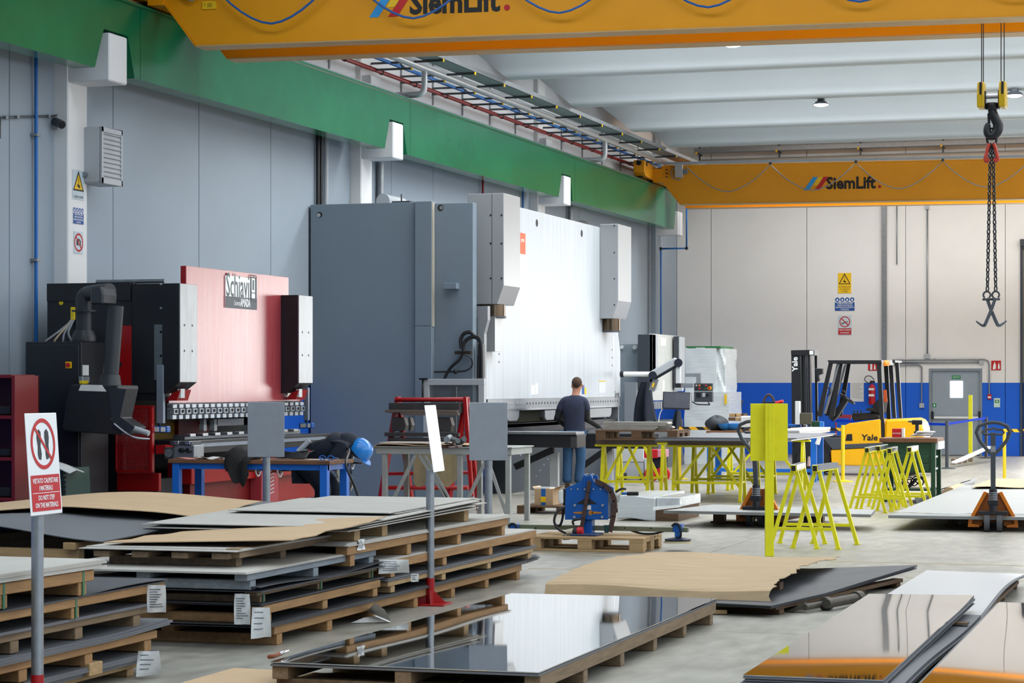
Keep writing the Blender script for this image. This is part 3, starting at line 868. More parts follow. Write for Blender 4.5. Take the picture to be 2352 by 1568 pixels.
text('AMADA', frame(Vector((-AR + 0.0145, ya + w * 0.62, zB + (zm - zB) * 0.5)) - O, (0, 1, 0), (0, 0, 1)), 0.13, WHITE, npm, 'lettering', sx=0.62, bold=0.004)
# cylinder housings
SILV = mat('scratched_silver_plate', 'C6CCD0', 0.38, 0.75, var=0.35, scale=4, stretch=(1, 3, 0.6), rvar=0.1)
for (us, u0, u1) in ((302, 412, 452), (666, 685, 717)):
    af = 10.97
    y0, y1 = YX(u0, af), YX(u1, af)
    xs_ = XY(us, y0) if us == 302 else -11.42
    z1, z0 = HX(u0, 650 if us == 302 else 677, af), HX(u0, 878 if us == 302 else 880, af)
    h = P(MB().prism([(xs_, z0 - 0.12), (-af - 0.16, z0 - 0.12), (-af, z0), (-af, z1), (xs_, z1)], 1, y0, y1), 'cylinder_housing', BLACK, bev=0.006)
    P(MB().box(-af, y0 + 0.004, z0 + 0.005, -af + 0.008, y1 - 0.004, z1 - 0.004), 'front_plate', SILV, h)
    for zz in (z0 + (z1 - z0) * 0.32, z0 + (z1 - z0) * 0.58):
        for f in (0.25, 0.7):
            P(MB().cyl((-af + 0.007, y0 + (y1 - y0) * f, zz), (-af + 0.011, y0 + (y1 - y0) * f, zz), 0.013, n=8), 'bolt', BLACK, h)
    if us == 302:
        for v in (652, 707, 762, 817):
            p = PY(370, v, y0)
            P(MB().cyl((p.x, y0 + 0.001, p.z), (p.x, y0 - 0.006, p.z), 0.013, n=10), 'bolt', STEEL, h)
        P(byY(MB(), 354, 745, 372, 872, y0 - 0.006, 0.006), 'sight_window', mat('sight_window_grey', '5B6468', 0.2), h)
        P(MB().box(x1 + 0.03, y0 - 0.004, z0 - 0.1, x1 + 0.035, y0, z1 - 0.02), 'panel_seam', INK, h)
    P(MB().prism([(-af - 0.13, z0 - 0.12), (-af - 0.03, z0 - 0.08), (-af - 0.07, z0 - 0.2), (-af - 0.2, z0 - 0.2)], 1, y0 + 0.08, y1 - 0.08), 'rod_end', RED, h)
    P(MB().box(-af - 0.07, y0 + 0.1, z0 - 0.17, -af - 0.03, y0 + 0.2, z0 - 0.07), 'rod_key', PGREY, h)
# punch clamps below the ram
zc1, zc0 = HX(388, 926, AR), HX(388, 963, AR)
P(MB().box(-AR - 0.05, ybl - 0.02, zc0 + 0.0, -AR - 0.01, ybr, zc1), 'tool_holder', DGREY)
nC = 23
st = (ybr - ybl) / nC
base = None
hh = zc1 - zc0
for i in range(nC):
    y = ybl + st * i
    if base is None:
        mb = MB().box(-AR - 0.012, y + 0.03, zc0 + hh * 0.70, -AR + 0.035, y + 0.135, zc0 + hh * 0.93)
        mb.box(-AR - 0.012, y + 0.03, zc0 + hh * 0.32, -AR + 0.05, y + 0.13, zc0 + hh * 0.64)
        mb.box(-AR - 0.012, y + 0.035, zc0 + 0.0, -AR + 0.03, y + 0.13, zc0 + hh * 0.28)
        base = P(mb, 'punch_clamp', mat('clamp_steel', 'C3CBD2', 0.35, 0.6, var=0.1, scale=12), bev=0.003)
        bolt = P(MB().cyl((-AR + 0.05, y + 0.08, zc0 + hh * 0.5), (-AR + 0.06, y + 0.08, zc0 + hh * 0.5), 0.02, n=8), 'clamp_screw', INK, base)
    else:
        c = base.copy(); COL.objects.link(c); c.location = (0, st * i, 0)
        d = bolt.copy(); COL.objects.link(d); d.parent = c
# red inner column, throat interior, back gauge
P(byY(MB(), 270, 748, 302, 935, YS - 0.03, 0.03), 'red_column', RED, bev=0.004)
p = PY(278, 837, YS)
P(MB().cyl((p.x, YS - 0.031, p.z), (p.x, YS - 0.034, p.z), 0.028, n=14), 'column_hole', INK)
P(byY(MB(), 300, 895, 372, 920, YS - 0.02, 0.2), 'lower_cover', BLACK)
P(MB().box(-12.4, YS + 0.1, 0.9, -12.3, 27.0, 1.9), 'rear_wall', BLACKM)
P(MB().box(-12.0, YS + 0.1, 0.05, -11.9, 27.0, 1.15), 'lower_rear_wall', BLACKM)
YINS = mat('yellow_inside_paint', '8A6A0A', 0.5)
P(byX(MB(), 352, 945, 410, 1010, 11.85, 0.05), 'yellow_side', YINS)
P(byX(MB(), 410, 965, 480, 1000, 11.8, 0.05), 'red_gauge_block', DRED)
P(byX(MB(), 500, 962, 560, 978, 11.6, 0.1), 'back_gauge', BRUSH)
for u in (468, 492):
    P(byX(MB(), u, 962, u + 6, 990, 11.5, 0.05), 'gauge_finger', LGREY)
    P(byX(MB(), u, 975, u + 7, 988, 11.44, 0.06), 'gauge_tip', PGREY)
# bed: dark table, die rail, bench of tooling
P(byX(MB(), 440, 1012, 760, 1042, 10.95, 0.5), 'bed_table', BLACK, bev=0.006)
P(byX(MB(), 432, 1020, 748, 1028, 10.93, 0.03), 'bed_rail', mat('bed_rail_grey', '8C97A5', 0.35, 0.4))
P(byX(MB(), 425, 999, 690, 1012, 11.3, 0.15), 'die_holder', GALV, bev=0.004)
for k in range(10):
    y = YX(430, 11.1) + 0.33 * k
    P(MB().box(-11.16, y, HX(430, 1003, 11.1), -11.06, y + 0.14, HX(430, 996, 11.1)), 'die_clamp', STEEL, bev=0.004)
for (u0, v0, u1, v1, m) in ((377, 1027, 400, 1054, DSTEEL), (400, 1022, 446, 1050, BRUSH), (390, 1013, 440, 1024, DSTEEL)):
    P(byY(MB(), u0, v0, u1, v1, 22.72, 0.25), 'bed_end_block', m, bev=0.006)
for u in (420, 436):
    p = PY(u, 1034, 22.72)
    P(MB().cyl((p.x, 22.72, p.z), (p.x, 22.66, p.z), 0.028, n=10), 'clamp_knob', BLACK)
p = PY(388, 1040, 22.72)
P(MB().cyl((p.x, 22.72, p.z), (p.x, 22.70, p.z), 0.045, n=16), 'end_dial', GALV)
for u in (404, 430):
    P(byY(MB(), u - 6, 1013, u + 6, 1021, 22.7, 0.06), 'end_clamp', STEEL, bev=0.004)
P(byY(MB(), 358, 1022, 380, 1042, 22.9, 0.2), 'red_slide', RED)
# lower body
P(byY(MB(), 268, 1085, 365, 1128, YS - 0.02, 0.06), 'lower_side_panel', RED, bev=0.005)
P(MB().box(-11.9, YS + 0.05, 0.02, -11.28, YS + 0.9, 0.62), 'lower_black_base', BLACKM)
P(byX(MB(), 440, 1064, 760, 1112, 11.12, 0.3), 'bed_front', RED, bev=0.006)
P(MB().box(-11.55, YX(437, 11.2), 0.12, -11.2, YX(640, 11.2), HX(437, 1108, 11.2)), 'lower_apron', DRED, bev=0.006)
P(MB().box(-11.55, YX(640, 11.2), 0.22, -11.24, YX(760, 11.2), HX(440, 1110, 11.12)), 'lower_apron', RED, bev=0.006)
vb = P(MB().box(-11.2, YX(601, 11.05), 0.06, -11.05, YX(640, 11.05), HX(601, 1068, 11.05)), 'vent_panel', mat('light_crimson_panel', 'B0404A', 0.3, var=0.1), bev=0.006)  # vent panel in a lighter crimson than the aprons
for k in range(9):
    z = 0.35 + k * 0.045
    P(MB().bar((-11.045, YX(620, 11.05), z), (-11.045, YX(628, 11.05), z + 0.02), 0.012, 0.008), 'vent_slot', PGREY, vb)
# perforated red guard: frame and bars
gx0, gx1 = XY(265, 22.85), XY(350, 22.85)
gz1, gz0 = PY(265, 931, 22.85).z, PY(265, 1084, 22.85).z
gd2 = P(MB().box(gx0, 22.85, gz0, gx0 + 0.012, 22.87, gz1).box(gx1 - 0.03, 22.84, gz0, gx1, 22.9, gz1).box(gx0, 22.85, gz0, gx1, 22.87, gz0 + 0.02).box(gx0, 22.85, gz1 - 0.02, gx1, 22.87, gz1), 'guard_frame', RED)
nx_ = 20
for i in range(1, nx_):
    x = gx0 + (gx1 - gx0) * i / nx_
    P(MB().box(x - 0.004, 22.855, gz0, x + 0.004, 22.86, gz1), 'guard_bar', RED, gd2)
nz_ = 34
for i in range(1, nz_):
    z = gz0 + (gz1 - gz0) * i / nz_
    P(MB().box(gx0, 22.852, z - 0.004, gx1, 22.858, z + 0.004), 'guard_bar', RED, gd2)
# light-guard posts
for (u0, u1, v0, v1, yy) in ((359, 375, 838, 972, 22.95), (697, 708, 890, 965, 27.05)):
    px0, px1 = XY(u0, yy), XY(u1, yy)
    zz1, zz0 = PY(u0, v0, yy).z, PY(u0, v1, yy).z
    g = P(MB().box(px0, yy, zz0, px1, yy + 0.05, zz1), 'light_guard_post', mat('guard_post_grey', '8994A2', 0.4, 0.3), bev=0.004)
    P(MB().box(px0 - 0.05, yy - 0.03, zz0 - 0.1, px1 + 0.06, yy + 0.06, zz0 - 0.03), 'sensor_head', DBLUE, g, 0.008)
    P(MB().box(px0 - 0.03, yy - 0.035, zz0 - 0.09, px0 + 0.05, yy - 0.03, zz0 - 0.04), 'sensor_face', PGREY, g)
    P(MB().box(px0 + 0.07, yy - 0.035, zz0 - 0.09, px1 + 0.04, yy - 0.03, zz0 - 0.04), 'sensor_face', WHITE, g)
    P(MB().cyl((px0 + 0.03, yy + 0.02, zz0 - 0.04), (px0 + 0.03, yy + 0.02, zz0 + 0.02), 0.02, n=8), 'sensor_mount', BLACK, g)
P(MB().tube(catmull([PY(365, 838, 22.97), PY(345, 838, 22.97), PY(326, 852, 22.97), PY(322, 875, 22.97), PY(330, 890, 22.97), PY(343, 878, 22.97), PY(358, 862, 22.97)], 5), 0.008, 6), 'cable', HOSE)
# small yellow details on the frame
p = PY(141, 695, YS)
P(MB().cyl((p.x, YS, p.z), (p.x, YS - 0.01, p.z), 0.026, n=14), 'yellow_plug', YEL_POST)
P(byY(MB(), 161, 705, 171, 735, YS - 0.03, 0.03), 'yellow_handle', YEL_POST, bev=0.008)
for k in range(4):
    P(MB().tube(catmull([PY(163 + k * 2, 735, YS - 0.03), PY(155 + k * 3, 745, YS - 0.08), PY(130 + k * 9, 765, YS - 0.3), PY(105 + k * 20, 783, 22.3)], 5), 0.012, 6), 'supply_cable', CABLE if k != 1 else mat('cream_cable', 'B7A88A', 0.5))
# warning triangle on the ram by the right housing
p = PX(657, 885, AR)
P(MB().add([(-AR + 0.002, p.y - 0.06, p.z - 0.05), (-AR + 0.002, p.y + 0.06, p.z - 0.05), (-AR + 0.002, p.y, p.z + 0.07)], [(0, 1, 2)]), 'warning_sticker', SIGNY)
P(MB().box(-AR, p.y - 0.05, p.z - 0.12, -AR + 0.002, p.y + 0.05, p.z - 0.055), 'info_sticker', PAPER)
# hand wheels on the bed
for (u, v) in ((600, 1078), (650, 1080), (815, 1063)):
    p = G(u, v, 0.72) if False else PX(u, v, 10.9 if u < 700 else 10.75)
    hw = P(MB().cyl((p.x - 0.25, p.y, p.z), (p.x - 0.05, p.y, p.z), 0.03, n=10), 'handwheel_shaft', mat('rusty_steel', '7A3A22', 0.6))
    P(MB().tube([(p.x - 0.04, p.y + 0.075 * math.cos(t), p.z + 0.075 * math.sin(t)) for t in [2 * math.pi * k / 18 for k in range(18)]], 0.012, 6, True), 'handwheel', STEEL, hw)
    P(MB().cyl((p.x - 0.05, p.y, p.z), (p.x - 0.03, p.y, p.z), 0.04, n=12), 'hub', BLACK, hw)
    P(MB().cyl((p.x - 0.03, p.y + 0.05, p.z), (p.x + 0.08, p.y + 0.05, p.z), 0.013, n=8), 'crank_handle', BLACK, hw)
# electrical cabinet beside the press
CY = 22.0
ec = thing('electrical_cabinet', 'tall black electrical cabinet in front of the black press frame', 'cabinet', (XY(120, CY), CY + 0.3, 0))
cx0, cx1 = XY(58, CY), XY(187, CY)
zc = PY(58, 785, CY).z
O2 = ec.location
MB().box(cx0, CY, 0.03, cx1, CY + 0.62, zc).build('body', BLACK, ec, bevel=0.008, off=O2)
MB().box(cx0 + 0.02, CY - 0.018, 0.08, cx1 - 0.02, CY, zc - 0.03).build('door', BLACK, ec, bevel=0.005, off=O2)
p = PY(160, 838, CY)
MB().box(p.x - 0.035, CY - 0.03, p.z - 0.035, p.x + 0.035, CY - 0.018, p.z + 0.035).build('switch_plate', SIGNY, ec, off=O2)
MB().cyl((p.x, CY - 0.03, p.z), (p.x, CY - 0.05, p.z), 0.024, n=12).build('switch_knob', SIGNR, ec, off=O2)
byX(MB(), 190, 838, 204, 862, -cx1 - 0.004, 0.004).build('notice', PAPER, ec, off=O2)
byX(MB(), 190, 864, 206, 878, -cx1 - 0.05, 0.05).build('socket_box', BRUSH, ec, bevel=0.004, off=O2)
byX(MB(), 191, 874, 204, 882, -cx1 - 0.09, 0.05).build('yellow_plugs', YEL_POST, ec, bevel=0.006, off=O2)
MB().box(cx0 + 0.05, CY + 0.05, 0.0, cx1 - 0.05, CY + 0.57, 0.03).build('plinth', BLACKM, ec, off=O2)
# pendant arm and control box
pa = thing('pendant_control', 'black swivel arm with hanging black control box on press cabinet', 'control panel', (XY(193, CY + 0.3), CY + 0.3, zc))
O3 = pa.location
yp = CY + 0.3
q = lambda u, v, dy=0.0: PY(u, v, yp + dy)
PIPEK = mat('dark_arm_grey', '33363B', 0.42, var=0.15)
MB().cyl(q(193, 784), q(193, 676), 0.085, n=16).build('post', PIPEK, pa, off=O3)
MB().lathe(q(193, 784), [(0.13, 0.0), (0.13, 0.05), (0.1, 0.12)], 18).build('post_foot', PIPEK, pa, off=O3)
MB().cyl(q(193, 716), q(193, 712), 0.13, n=16).build('collar', PIPEK, pa, off=O3)
MB().tube(catmull([q(191, 700), q(193, 682), q(202, 675), q(225, 671, -0.1), q(252, 668, -0.2)], 4), 0.085, 12).build('upper_arm', PIPEK, pa, off=O3)
MB().prism([(q(248, 0).x, q(248, 702).z), (q(278, 0).x, q(278, 702).z), (q(280, 0).x, q(280, 680).z), (q(276, 0).x, q(276, 661).z), (q(250, 0).x, q(250, 661).z)], 1, yp - 0.42, yp - 0.1).build('arm_elbow', PIPEK, pa, bevel=0.02, off=O3)
MB().cyl(q(266, 702, -0.25), q(254, 862, -0.25), 0.085, n=16).build('drop_tube', PIPEK, pa, off=O3)
MB().cyl(q(254, 860, -0.25), q(253, 884, -0.25), 0.1, 0.12, n=16).build('tube_socket', PIPEK, pa, off=O3)
cbpts = [(182, 886), (188, 882), (291, 885), (291, 893), (276, 960), (310, 981), (300, 998), (236, 994), (168, 988), (163, 980), (172, 920)]
MB().prism([(q(u, v, -0.3).x, q(u, v, -0.3).z) for u, v in cbpts], 1, yp - 0.5, yp - 0.02).build('control_box', mat('pendant_black', '23262B', 0.45, var=0.2, scale=6), pa, bevel=0.012, off=O3)
MB().prism([(q(u, v, -0.5).x, q(u, v, -0.5).z) for u, v in ((181, 897), (186, 883), (234, 884), (245, 899))], 1, yp - 0.505, yp - 0.5).build('taped_paper', PAPER, pa, off=O3)
MB().prism([(q(u, v, -0.5).x, q(u, v, -0.5).z) for u, v in ((250, 890), (291, 893), (277, 957), (310, 980), (300, 996), (260, 972))], 1, yp - 0.512, yp - 0.5).build('side_plate', mat('pendant_plate', '2C3138', 0.4), pa, off=O3)
MB().cyl(q(308, 984, -0.3), q(342, 995, -0.3), 0.03, n=10).build('handle_grip', LGREY, pa, off=O3)
MB().tube(catmull([q(262, 973, -0.52), q(290, 995, -0.52), q(312, 1005, -0.52), q(343, 1008, -0.4)], 4), 0.012, 6).build('handle_rail', GALV, pa, off=O3)
# ================================================================== large grey press brake
YG = 31.45
AG = 10.45
gp = thing('press_brake', 'huge grey press brake with tall white ram and two cylinder boxes', 'machine', (-11.5, 35, 0))
O = gp.location
def Q(mb, name, m, par=None, bev=0.0):
    return mb.build(name, m, par or gp, bevel=bev, off=O)
GSIDE = mat('blue_grey_side_paint', '7C8B98', 0.5, var=0.04, scale=2)
GBOX = mat('grey_housing_paint', '969A9E', 0.35, var=0.04, scale=2, spec=0.9, coat=0.5, crough=0.3)
xb = XY(713, YG)
z1 = PY(713, 470, YG).z
# near side frame plate, corner strip, inner plate
xs1 = XY(955, YG)
sp_ = Q(MB().box(xb, YG, 0.0, xs1, YG + 0.16, z1), 'side_frame', GSIDE, bev=0.006)
p = PY(734, 493, YG)
Q(MB().cyl((p.x, YG - 0.002, p.z), (p.x, YG - 0.0005, p.z), 0.042, n=20), 'lifting_hole', INK, sp_)
Q(MB().cyl((p.x - 0.012, YG - 0.0025, p.z - 0.006), (p.x - 0.012, YG - 0.002, p.z - 0.006), 0.028, n=16), 'lifting_hole_lining', LGREY, sp_)
xs2 = XY(994, YG)
zst = PY(955, 749, YG).z
Q(MB().box(xs1 + 0.004, YG - 0.05, zst + 0.004, xs2, YG + 0.1, z1 + 0.005), 'corner_strip', GSIDE, bev=0.005)
Q(MB().box(xs1 + 0.004, YG - 0.05, 0.0, xs2, YG + 0.1, zst), 'corner_strip', GSIDE, bev=0.005)
Q(MB().box(xs2 - 0.01, YG - 0.045, 2.5, xs2 + 0.012, YG + 0.05, z1 - 0.01), 'light_edge', mat('bare_edge', 'B9B2A4', 0.5))
xs3 = XY(1110, YG + 0.1)
ip = Q(MB().box(xs2, YG + 0.08, 0.0, xs3 - 0.15, YG + 0.25, z1 - 0.02), 'inner_plate', GSIDE, bev=0.005)
for v in (498, 609, 718, 782):
    pp = PY(997, v, YG + 0.08)
    Q(MB().cyl((pp.x, YG + 0.079, pp.z), (pp.x, YG + 0.07, pp.z), 0.014, n=8), 'bolt', BLACK, ip)
pp = PY(1012, 477, YG + 0.08)
Q(MB().cyl((pp.x, YG + 0.079, pp.z), (pp.x, YG + 0.076, pp.z), 0.045, n=20), 'lifting_hole', INK, ip)
Q(MB().cyl((pp.x + 0.012, YG + 0.075, pp.z), (pp.x + 0.012, YG + 0.0765, pp.z), 0.028, n=16), 'lifting_hole_lining', STEEL, ip)
Q(byY(MB(), 1018, 650, 1048, 663, YG - 0.06, 0.15), 'bracket', GSIDE, bev=0.004)
# far frame and crown between
ye = YX(1425, AG)
Q(MB().box(-12.6, ye - 0.2, 0.0, -10.7, ye - 0.04, 4.3), 'side_frame', GSIDE)
Q(MB().box(-12.4, YG + 0.2, 2.6, -10.7, ye - 0.2, 4.22), 'crown', GSIDE)
# ram
zr = 1.65 + 0.250 * AG / CS
zl = HX(1117, 917, AG)
yA, yB_ = YX(1128, AG), YX(1420, AG)
yA2, yB2 = YX(1116, AG), YX(1425, AG)
zk1, zk0 = HX(1128, 745, AG), HX(1117, 790, AG)
ram2 = Q(MB().prism([(yA2, zl), (yB2, zl), (yB2, zk0), (yB_, zk1), (yB_, zr), (yA, zr), (yA, zk1), (yA2, zk0)], 0, -AG - 0.12, -AG), 'ram', RAMW, bev=0.004)
for u, v in ((1233, 512), (1336, 536)):
    pp = PX(u, v, AG)
    Q(MB().cyl((-AG, pp.y, pp.z), (-AG + 0.003, pp.y, pp.z), 0.06, n=18), 'lifting_hole', INK, ram2)
for (u0, v0, u1, v1, m, nm) in ((1195, 534, 1207, 582, mat('orange_label', 'D8633A', 0.5), 'maker_label'), (1195, 584, 1208, 626, WHITE, 'white_label'), (1220, 884, 1229, 906, WHITE, 'notice_label'), (1230, 880, 1236, 905, WHITE, 'notice_label'), (1337, 884, 1342, 905, SIGNB, 'safety_label'), (1343, 890, 1347, 905, SIGNY, 'safety_label'), (1376, 876, 1391, 902, PGREY, 'notice_label'), (1376, 874, 1391, 876.5, SIGNY, 'notice_stripe'), (1136, 748, 1145, 793, PGREY, 'window_slot'), (1407, 770, 1411, 810, PGREY, 'window_slot')):
    Q(byX(MB(), u0, v0, u1, v1, AG - 0.003, 0.003), nm, m, ram2)
text('pres', frame(Vector((-AG + 0.004, YX(1200, AG), HX(1201, 551, AG))) - O, (0, 1, 0), (0, 0, 1)), 0.1, WHITE, ram2, 'label_lettering')
text('Sprint', frame(Vector((-AG + 0.004, YX(1417, AG), HX(1417, 905, AG))) - O, (0, 1, 0), (0, 0, 1)), 0.16, GREYINK, ram2, 'label_lettering', sx=0.9)
for v in (795, 813, 831):
    for u in (1146, 1406):
        pp = PX(u, v + (8 if u > 1300 else 0), AG)
        Q(MB().cyl((-AG, pp.y, pp.z), (-AG + 0.004, pp.y, pp.z), 0.016, n=8), 'bolt', INK, ram2)
# cylinder boxes
AF = 10.12
for (u0, u1, xs_, v0, v1, vk) in ((1157, 1195, XY(1045, YG), 443, 698, 655), (1420, 1450, -AG, 514, 731, 690)):
    y0, y1 = YX(u0, AF), YX(u1, AF)
    zt_, zb_ = HX(u0, v0, AF), HX(u0, v1, AF)
    zk = HX(u0, vk, AF)
    h = Q(MB().prism([(xs_, zb_), (-AF - 0.1, zb_), (-AF, zk), (-AF, zt_), (xs_, zt_)], 1, y0, y1), 'cylinder_box', GBOX, bev=0.006)
    if u0 == 1157:
        for u in (1127, 1152):
            for v in (494, 559, 639):
                pp = PY(u, v, y0)
                Q(MB().cyl((pp.x, y0 + 0.001, pp.z), (pp.x, y0 - 0.005, pp.z), 0.014, n=8), 'bolt', INK, h)
        pp = PY(1130, 500, y0)
        Q(MB().box(pp.x - 0.003, y0 - 0.002, zb_ + 0.01, pp.x + 0.003, y0, zt_ - 0.01), 'panel_seam', INK, h)
        cxm, cym = XY(1129, y0 + 0.25), y0 + 0.3
        cr = 0.19
    else:
        for v in (518, 580, 640, 700):
            pp = PY(1411, v, y0)
            Q(MB().cyl((pp.x, y0 + 0.001, pp.z), (pp.x, y0 - 0.005, pp.z), 0.014, n=8), 'bolt', INK, h)
        cxm, cym = -AF - 0.22, y0 + 0.32
        cr = 0.17
    cz = HX(u0, v1 + 28, AF)
    Q(MB().cyl((cxm, cym, cz), (cxm, cym, zb_), cr, n=28), 'cylinder', mat('oiled_cylinder_steel', '6E5D4A', 0.22, 0.85, var=0.3, scale=4))
    Q(MB().cyl((cxm, cym, cz - 0.02), (cxm, cym, cz + 0.01), cr + 0.012, n=28), 'cylinder_flange', DSTEEL)
    if u0 == 1157:
        for dx in (-0.27, -0.2):
            Q(MB().cyl((cxm + dx, cym - 0.1, cz), (cxm + dx, cym - 0.1, zb_), 0.03, n=10), 'guide_rod', DSTEEL)
        Q(MB().box(cxm - 0.06, y0 + 0.1, 2.15, cxm + 0.1, y0 + 0.5, cz), 'ram_joint', GBOX)
        Q(byY(MB(), 1111, 732, 1122, 743, y0 + 0.05, 0.05), 'joint_block', BLACK)
# side of the ram guide
Q(MB().prism([(XY(1085, YG + 0.3), 0.9), (XY(1110, YG + 0.3), 0.9), (XY(1112, YG + 0.3), 2.4), (XY(1120, YG + 0.3), 2.6), (XY(1120, YG + 0.3), 2.8), (XY(1085, YG + 0.3), 2.8)], 1, YG + 0.3, YG + 0.42), 'ram_guide', MGREY)
Q(byY(MB(), 1082, 728, 1092, 870, YG + 0.2, 0.1), 'guide_strip', DGREY)
Q(byY(MB(), 1098, 790, 1108, 868, YG + 0.1, 0.12), 'hose_carrier', BLACK)
# hoses
yh_ = YG - 0.02
H = lambda *pts: catmull([PY(u, v, yh_) for u, v in pts], 6)
Q(MB().tube(H((1060, 800), (1058, 780), (1066, 766), (1080, 763), (1090, 772), (1104, 785), (1106, 868)), 0.028, 8), 'hydraulic_hose', HOSE)
Q(MB().tube(H((1064, 808), (1066, 788), (1078, 776), (1094, 775), (1104, 790), (1100, 830), (1099, 868)), 0.028, 8), 'hydraulic_hose', HOSE)
Q(MB().tube(H((1062, 812), (1055, 826), (1036, 843), (1024, 862), (1022, 872)), 0.024, 8), 'hydraulic_hose', HOSE)
Q(MB().tube(H((1068, 814), (1082, 822), (1084, 840), (1070, 851), (1046, 853), (997, 854)), 0.013, 6), 'hydraulic_hose', HOSE)
Q(byY(MB(), 1044, 806, 1080, 813, YG - 0.02, 0.08), 'hose_block', mat('hose_fitting', '4B4238', 0.4, 0.6))
Q(MB().ball(PY(1046, 853, yh_), 0.035), 'hose_joint', HOSE)
# pump and lights on top
Q(MB().cyl((-12.1, 32.3, z1 + 0.1), (-12.1, 33.1, z1 + 0.1), 0.11, n=16), 'hydraulic_pump', LGREY)
Q(byY(MB(), 899, 462, 941, 468, 32.4, 0.3), 'pump_base', DSTEEL)
Q(MB().cyl(PY(922, 464, 32.5), PY(922, 446, 32.5), 0.012, n=6), 'pump_pin', DSTEEL)
Q(MB().tube(catmull([PX(1322, 513, 11.0), PX(1330, 508, 11.0), PX(1342, 510, 11.0), PX(1350, 518, 11.0)], 5), 0.03, 8), 'top_hose', HOSE)
# tool band with bolt holes
zt0 = HX(1117, 940, AG)
band = Q(MB().box(-AG - 0.1, yA2 + 0.1, zt0, -AG - 0.005, yB2, zl), 'tool_band', BRUSH)
n = 46
for i in range(n):
    y = yA2 + 0.3 + (yB2 - yA2 - 0.5) * i / (n - 1)
    Q(MB().cyl((-AG - 0.006, y, (zt0 + zl) / 2), (-AG + 0.0, y, (zt0 + zl) / 2), 0.02, n=6), 'band_screw', mat('screw_dark', '33444E', 0.4, 0.5) if i > 10 else STEEL, band)
Q(MB().box(-AG - 0.12, yA2 + 0.1, zt0 - 0.03, -AG + 0.01, yB2, zt0), 'band_lip', STEEL)
for (u0, u1, v0, v1) in ((1165, 1193, 942, 967), (1252, 1276, 942, 965), (1340, 1405, 938, 960)):
    y0, y1 = YX(u0, AG), YX(u1, AG)
    zz1, zz0 = HX(u0, v0, AG), HX(u0, v1, AG)
    Q(MB().prism([(y0, zz1), (y1, zz1), (y1 - 0.02, zz0 + 0.05), (y1 - 0.12, zz0), (y0 + 0.1, zz0), (y0, zz0 + 0.05)], 0, -AG - 0.1, -AG), 'punch', BRUSH, bev=0.005)
# throat lining and bed
Q(MB().box(-11.3, YG + 0.3, 0.9, -11.2, ye - 0.2, 2.6), 'throat_lining', mat('khaki_lining', '7E7C66', 0.6))
Q(byX(MB(), 1165, 973, 1340, 982, 10.5, 0.2), 'die_rail', BLACK)
Q(MB().box(-11.0, YG + 0.3, 0.92, -10.5, ye, 1.06), 'bed_top', BLACK)
Q(MB().box(-10.9, YX(1165, 10.55), 0.0, -10.55, YX(1480, 10.55), 0.95), 'bed_body', mat('dark_bed_paint', '3B434C', 0.5, var=0.08), bev=0.006)
for k in range(8):
    pp = PX(1195 + k * 9, 1045 + (k * 37) % 50, 10.55)
    Q(MB().cyl((-10.55, pp.y, pp.z), (-10.544, pp.y, pp.z), 0.012, n=6), 'bed_screw', PGREY)
# white framed guard with window at the near end
GY = 31.0
gf = Q(byY(MB(), 972, 870, 1112, 884, GY, 0.08), 'guard_frame', LGREY, bev=0.004)
Q(byY(MB(), 972, 884, 985, 1060, GY, 0.08), 'guard_post', LGREY, gf, 0.004)
Q(byY(MB(), 1099, 884, 1112, 1060, GY, 0.08), 'guard_post', LGREY, gf, 0.004)
Q(byY(MB(), 985, 884, 1099, 1000, GY + 0.05, 0.012), 'guard_window', mat('tinted_guard_window', '5F666C', 0.08, var=0.1, alpha=0.55), gf)
Q(byY(MB(), 1036, 888, 1048, 1000, GY + 0.09, 0.03), 'guard_inner_bar', LGREY, gf)
Q(byY(MB(), 985, 1000, 1099, 1060, GY + 0.04, 0.02), 'guard_panel', MGREY, gf)
Q(byY(MB(), 962, 868, 981, 872, GY - 0.03, 0.06), 'guard_handle_top', BLACK)
Q(MB().cyl(PY(971, 872, GY - 0.01), PY(971, 925, GY - 0.01), 0.015, n=8), 'guard_handle', BLACK)
# sheet support arms in front of the bed
for (u0, u1, v0, v1, aa) in ((1166, 1325, 994, 1027, 9.75),):
    y0 = 33.0
    arm = Q(MB().box(XY(1150, y0), y0, PY(1200, 1027, y0).z, XY(1325, y0), y0 + 0.5, PY(1200, 997, y0).z), 'support_arm', BLACK, bev=0.01)
    Q(MB().box(XY(1311, y0), y0 - 0.004, PY(1200, 1027, y0).z, XY(1325, y0), y0, PY(1200, 1002, y0).z), 'arm_end', DSTEEL, arm)
    Q(MB().box(XY(1150, y0), y0 - 0.02, PY(1200, 997, y0).z, XY(1324, y0), y0 + 0.45, PY(1200, 991, y0).z), 'arm_rail', BRUSH, arm, 0.003)
    Q(MB().bar(PY(1184, 1072, y0 + 0.2), PY(1272, 1032, y0 + 0.2), 0.1, 0.1), 'arm_brace', BLACK, arm)
    Q(byY(MB(), 1263, 1039, 1281, 1122, y0 + 0.2, 0.1), 'arm_leg', LGREY, arm)
y0 = 37.0
arm = Q(MB().box(-10.6, y0, PY(1400, 1030, y0).z, XY(1500, y0), y0 + 0.4, PY(1400, 995, y0).z), 'support_arm', BLACK, bev=0.01)
Q(MB().bar(PY(1340, 1070, y0), PY(1400, 1028, y0), 0.1, 0.1), 'arm_brace', BLACK, arm)
Q(byY(MB(), 1392, 1028, 1406, 1110, y0 + 0.1, 0.1), 'arm_leg', LGREY, arm)
Q(MB().box(-11.6, ye + 0.02, 0.0, -10.5, ye + 0.1, 1.9), 'end_cover', MGREY)
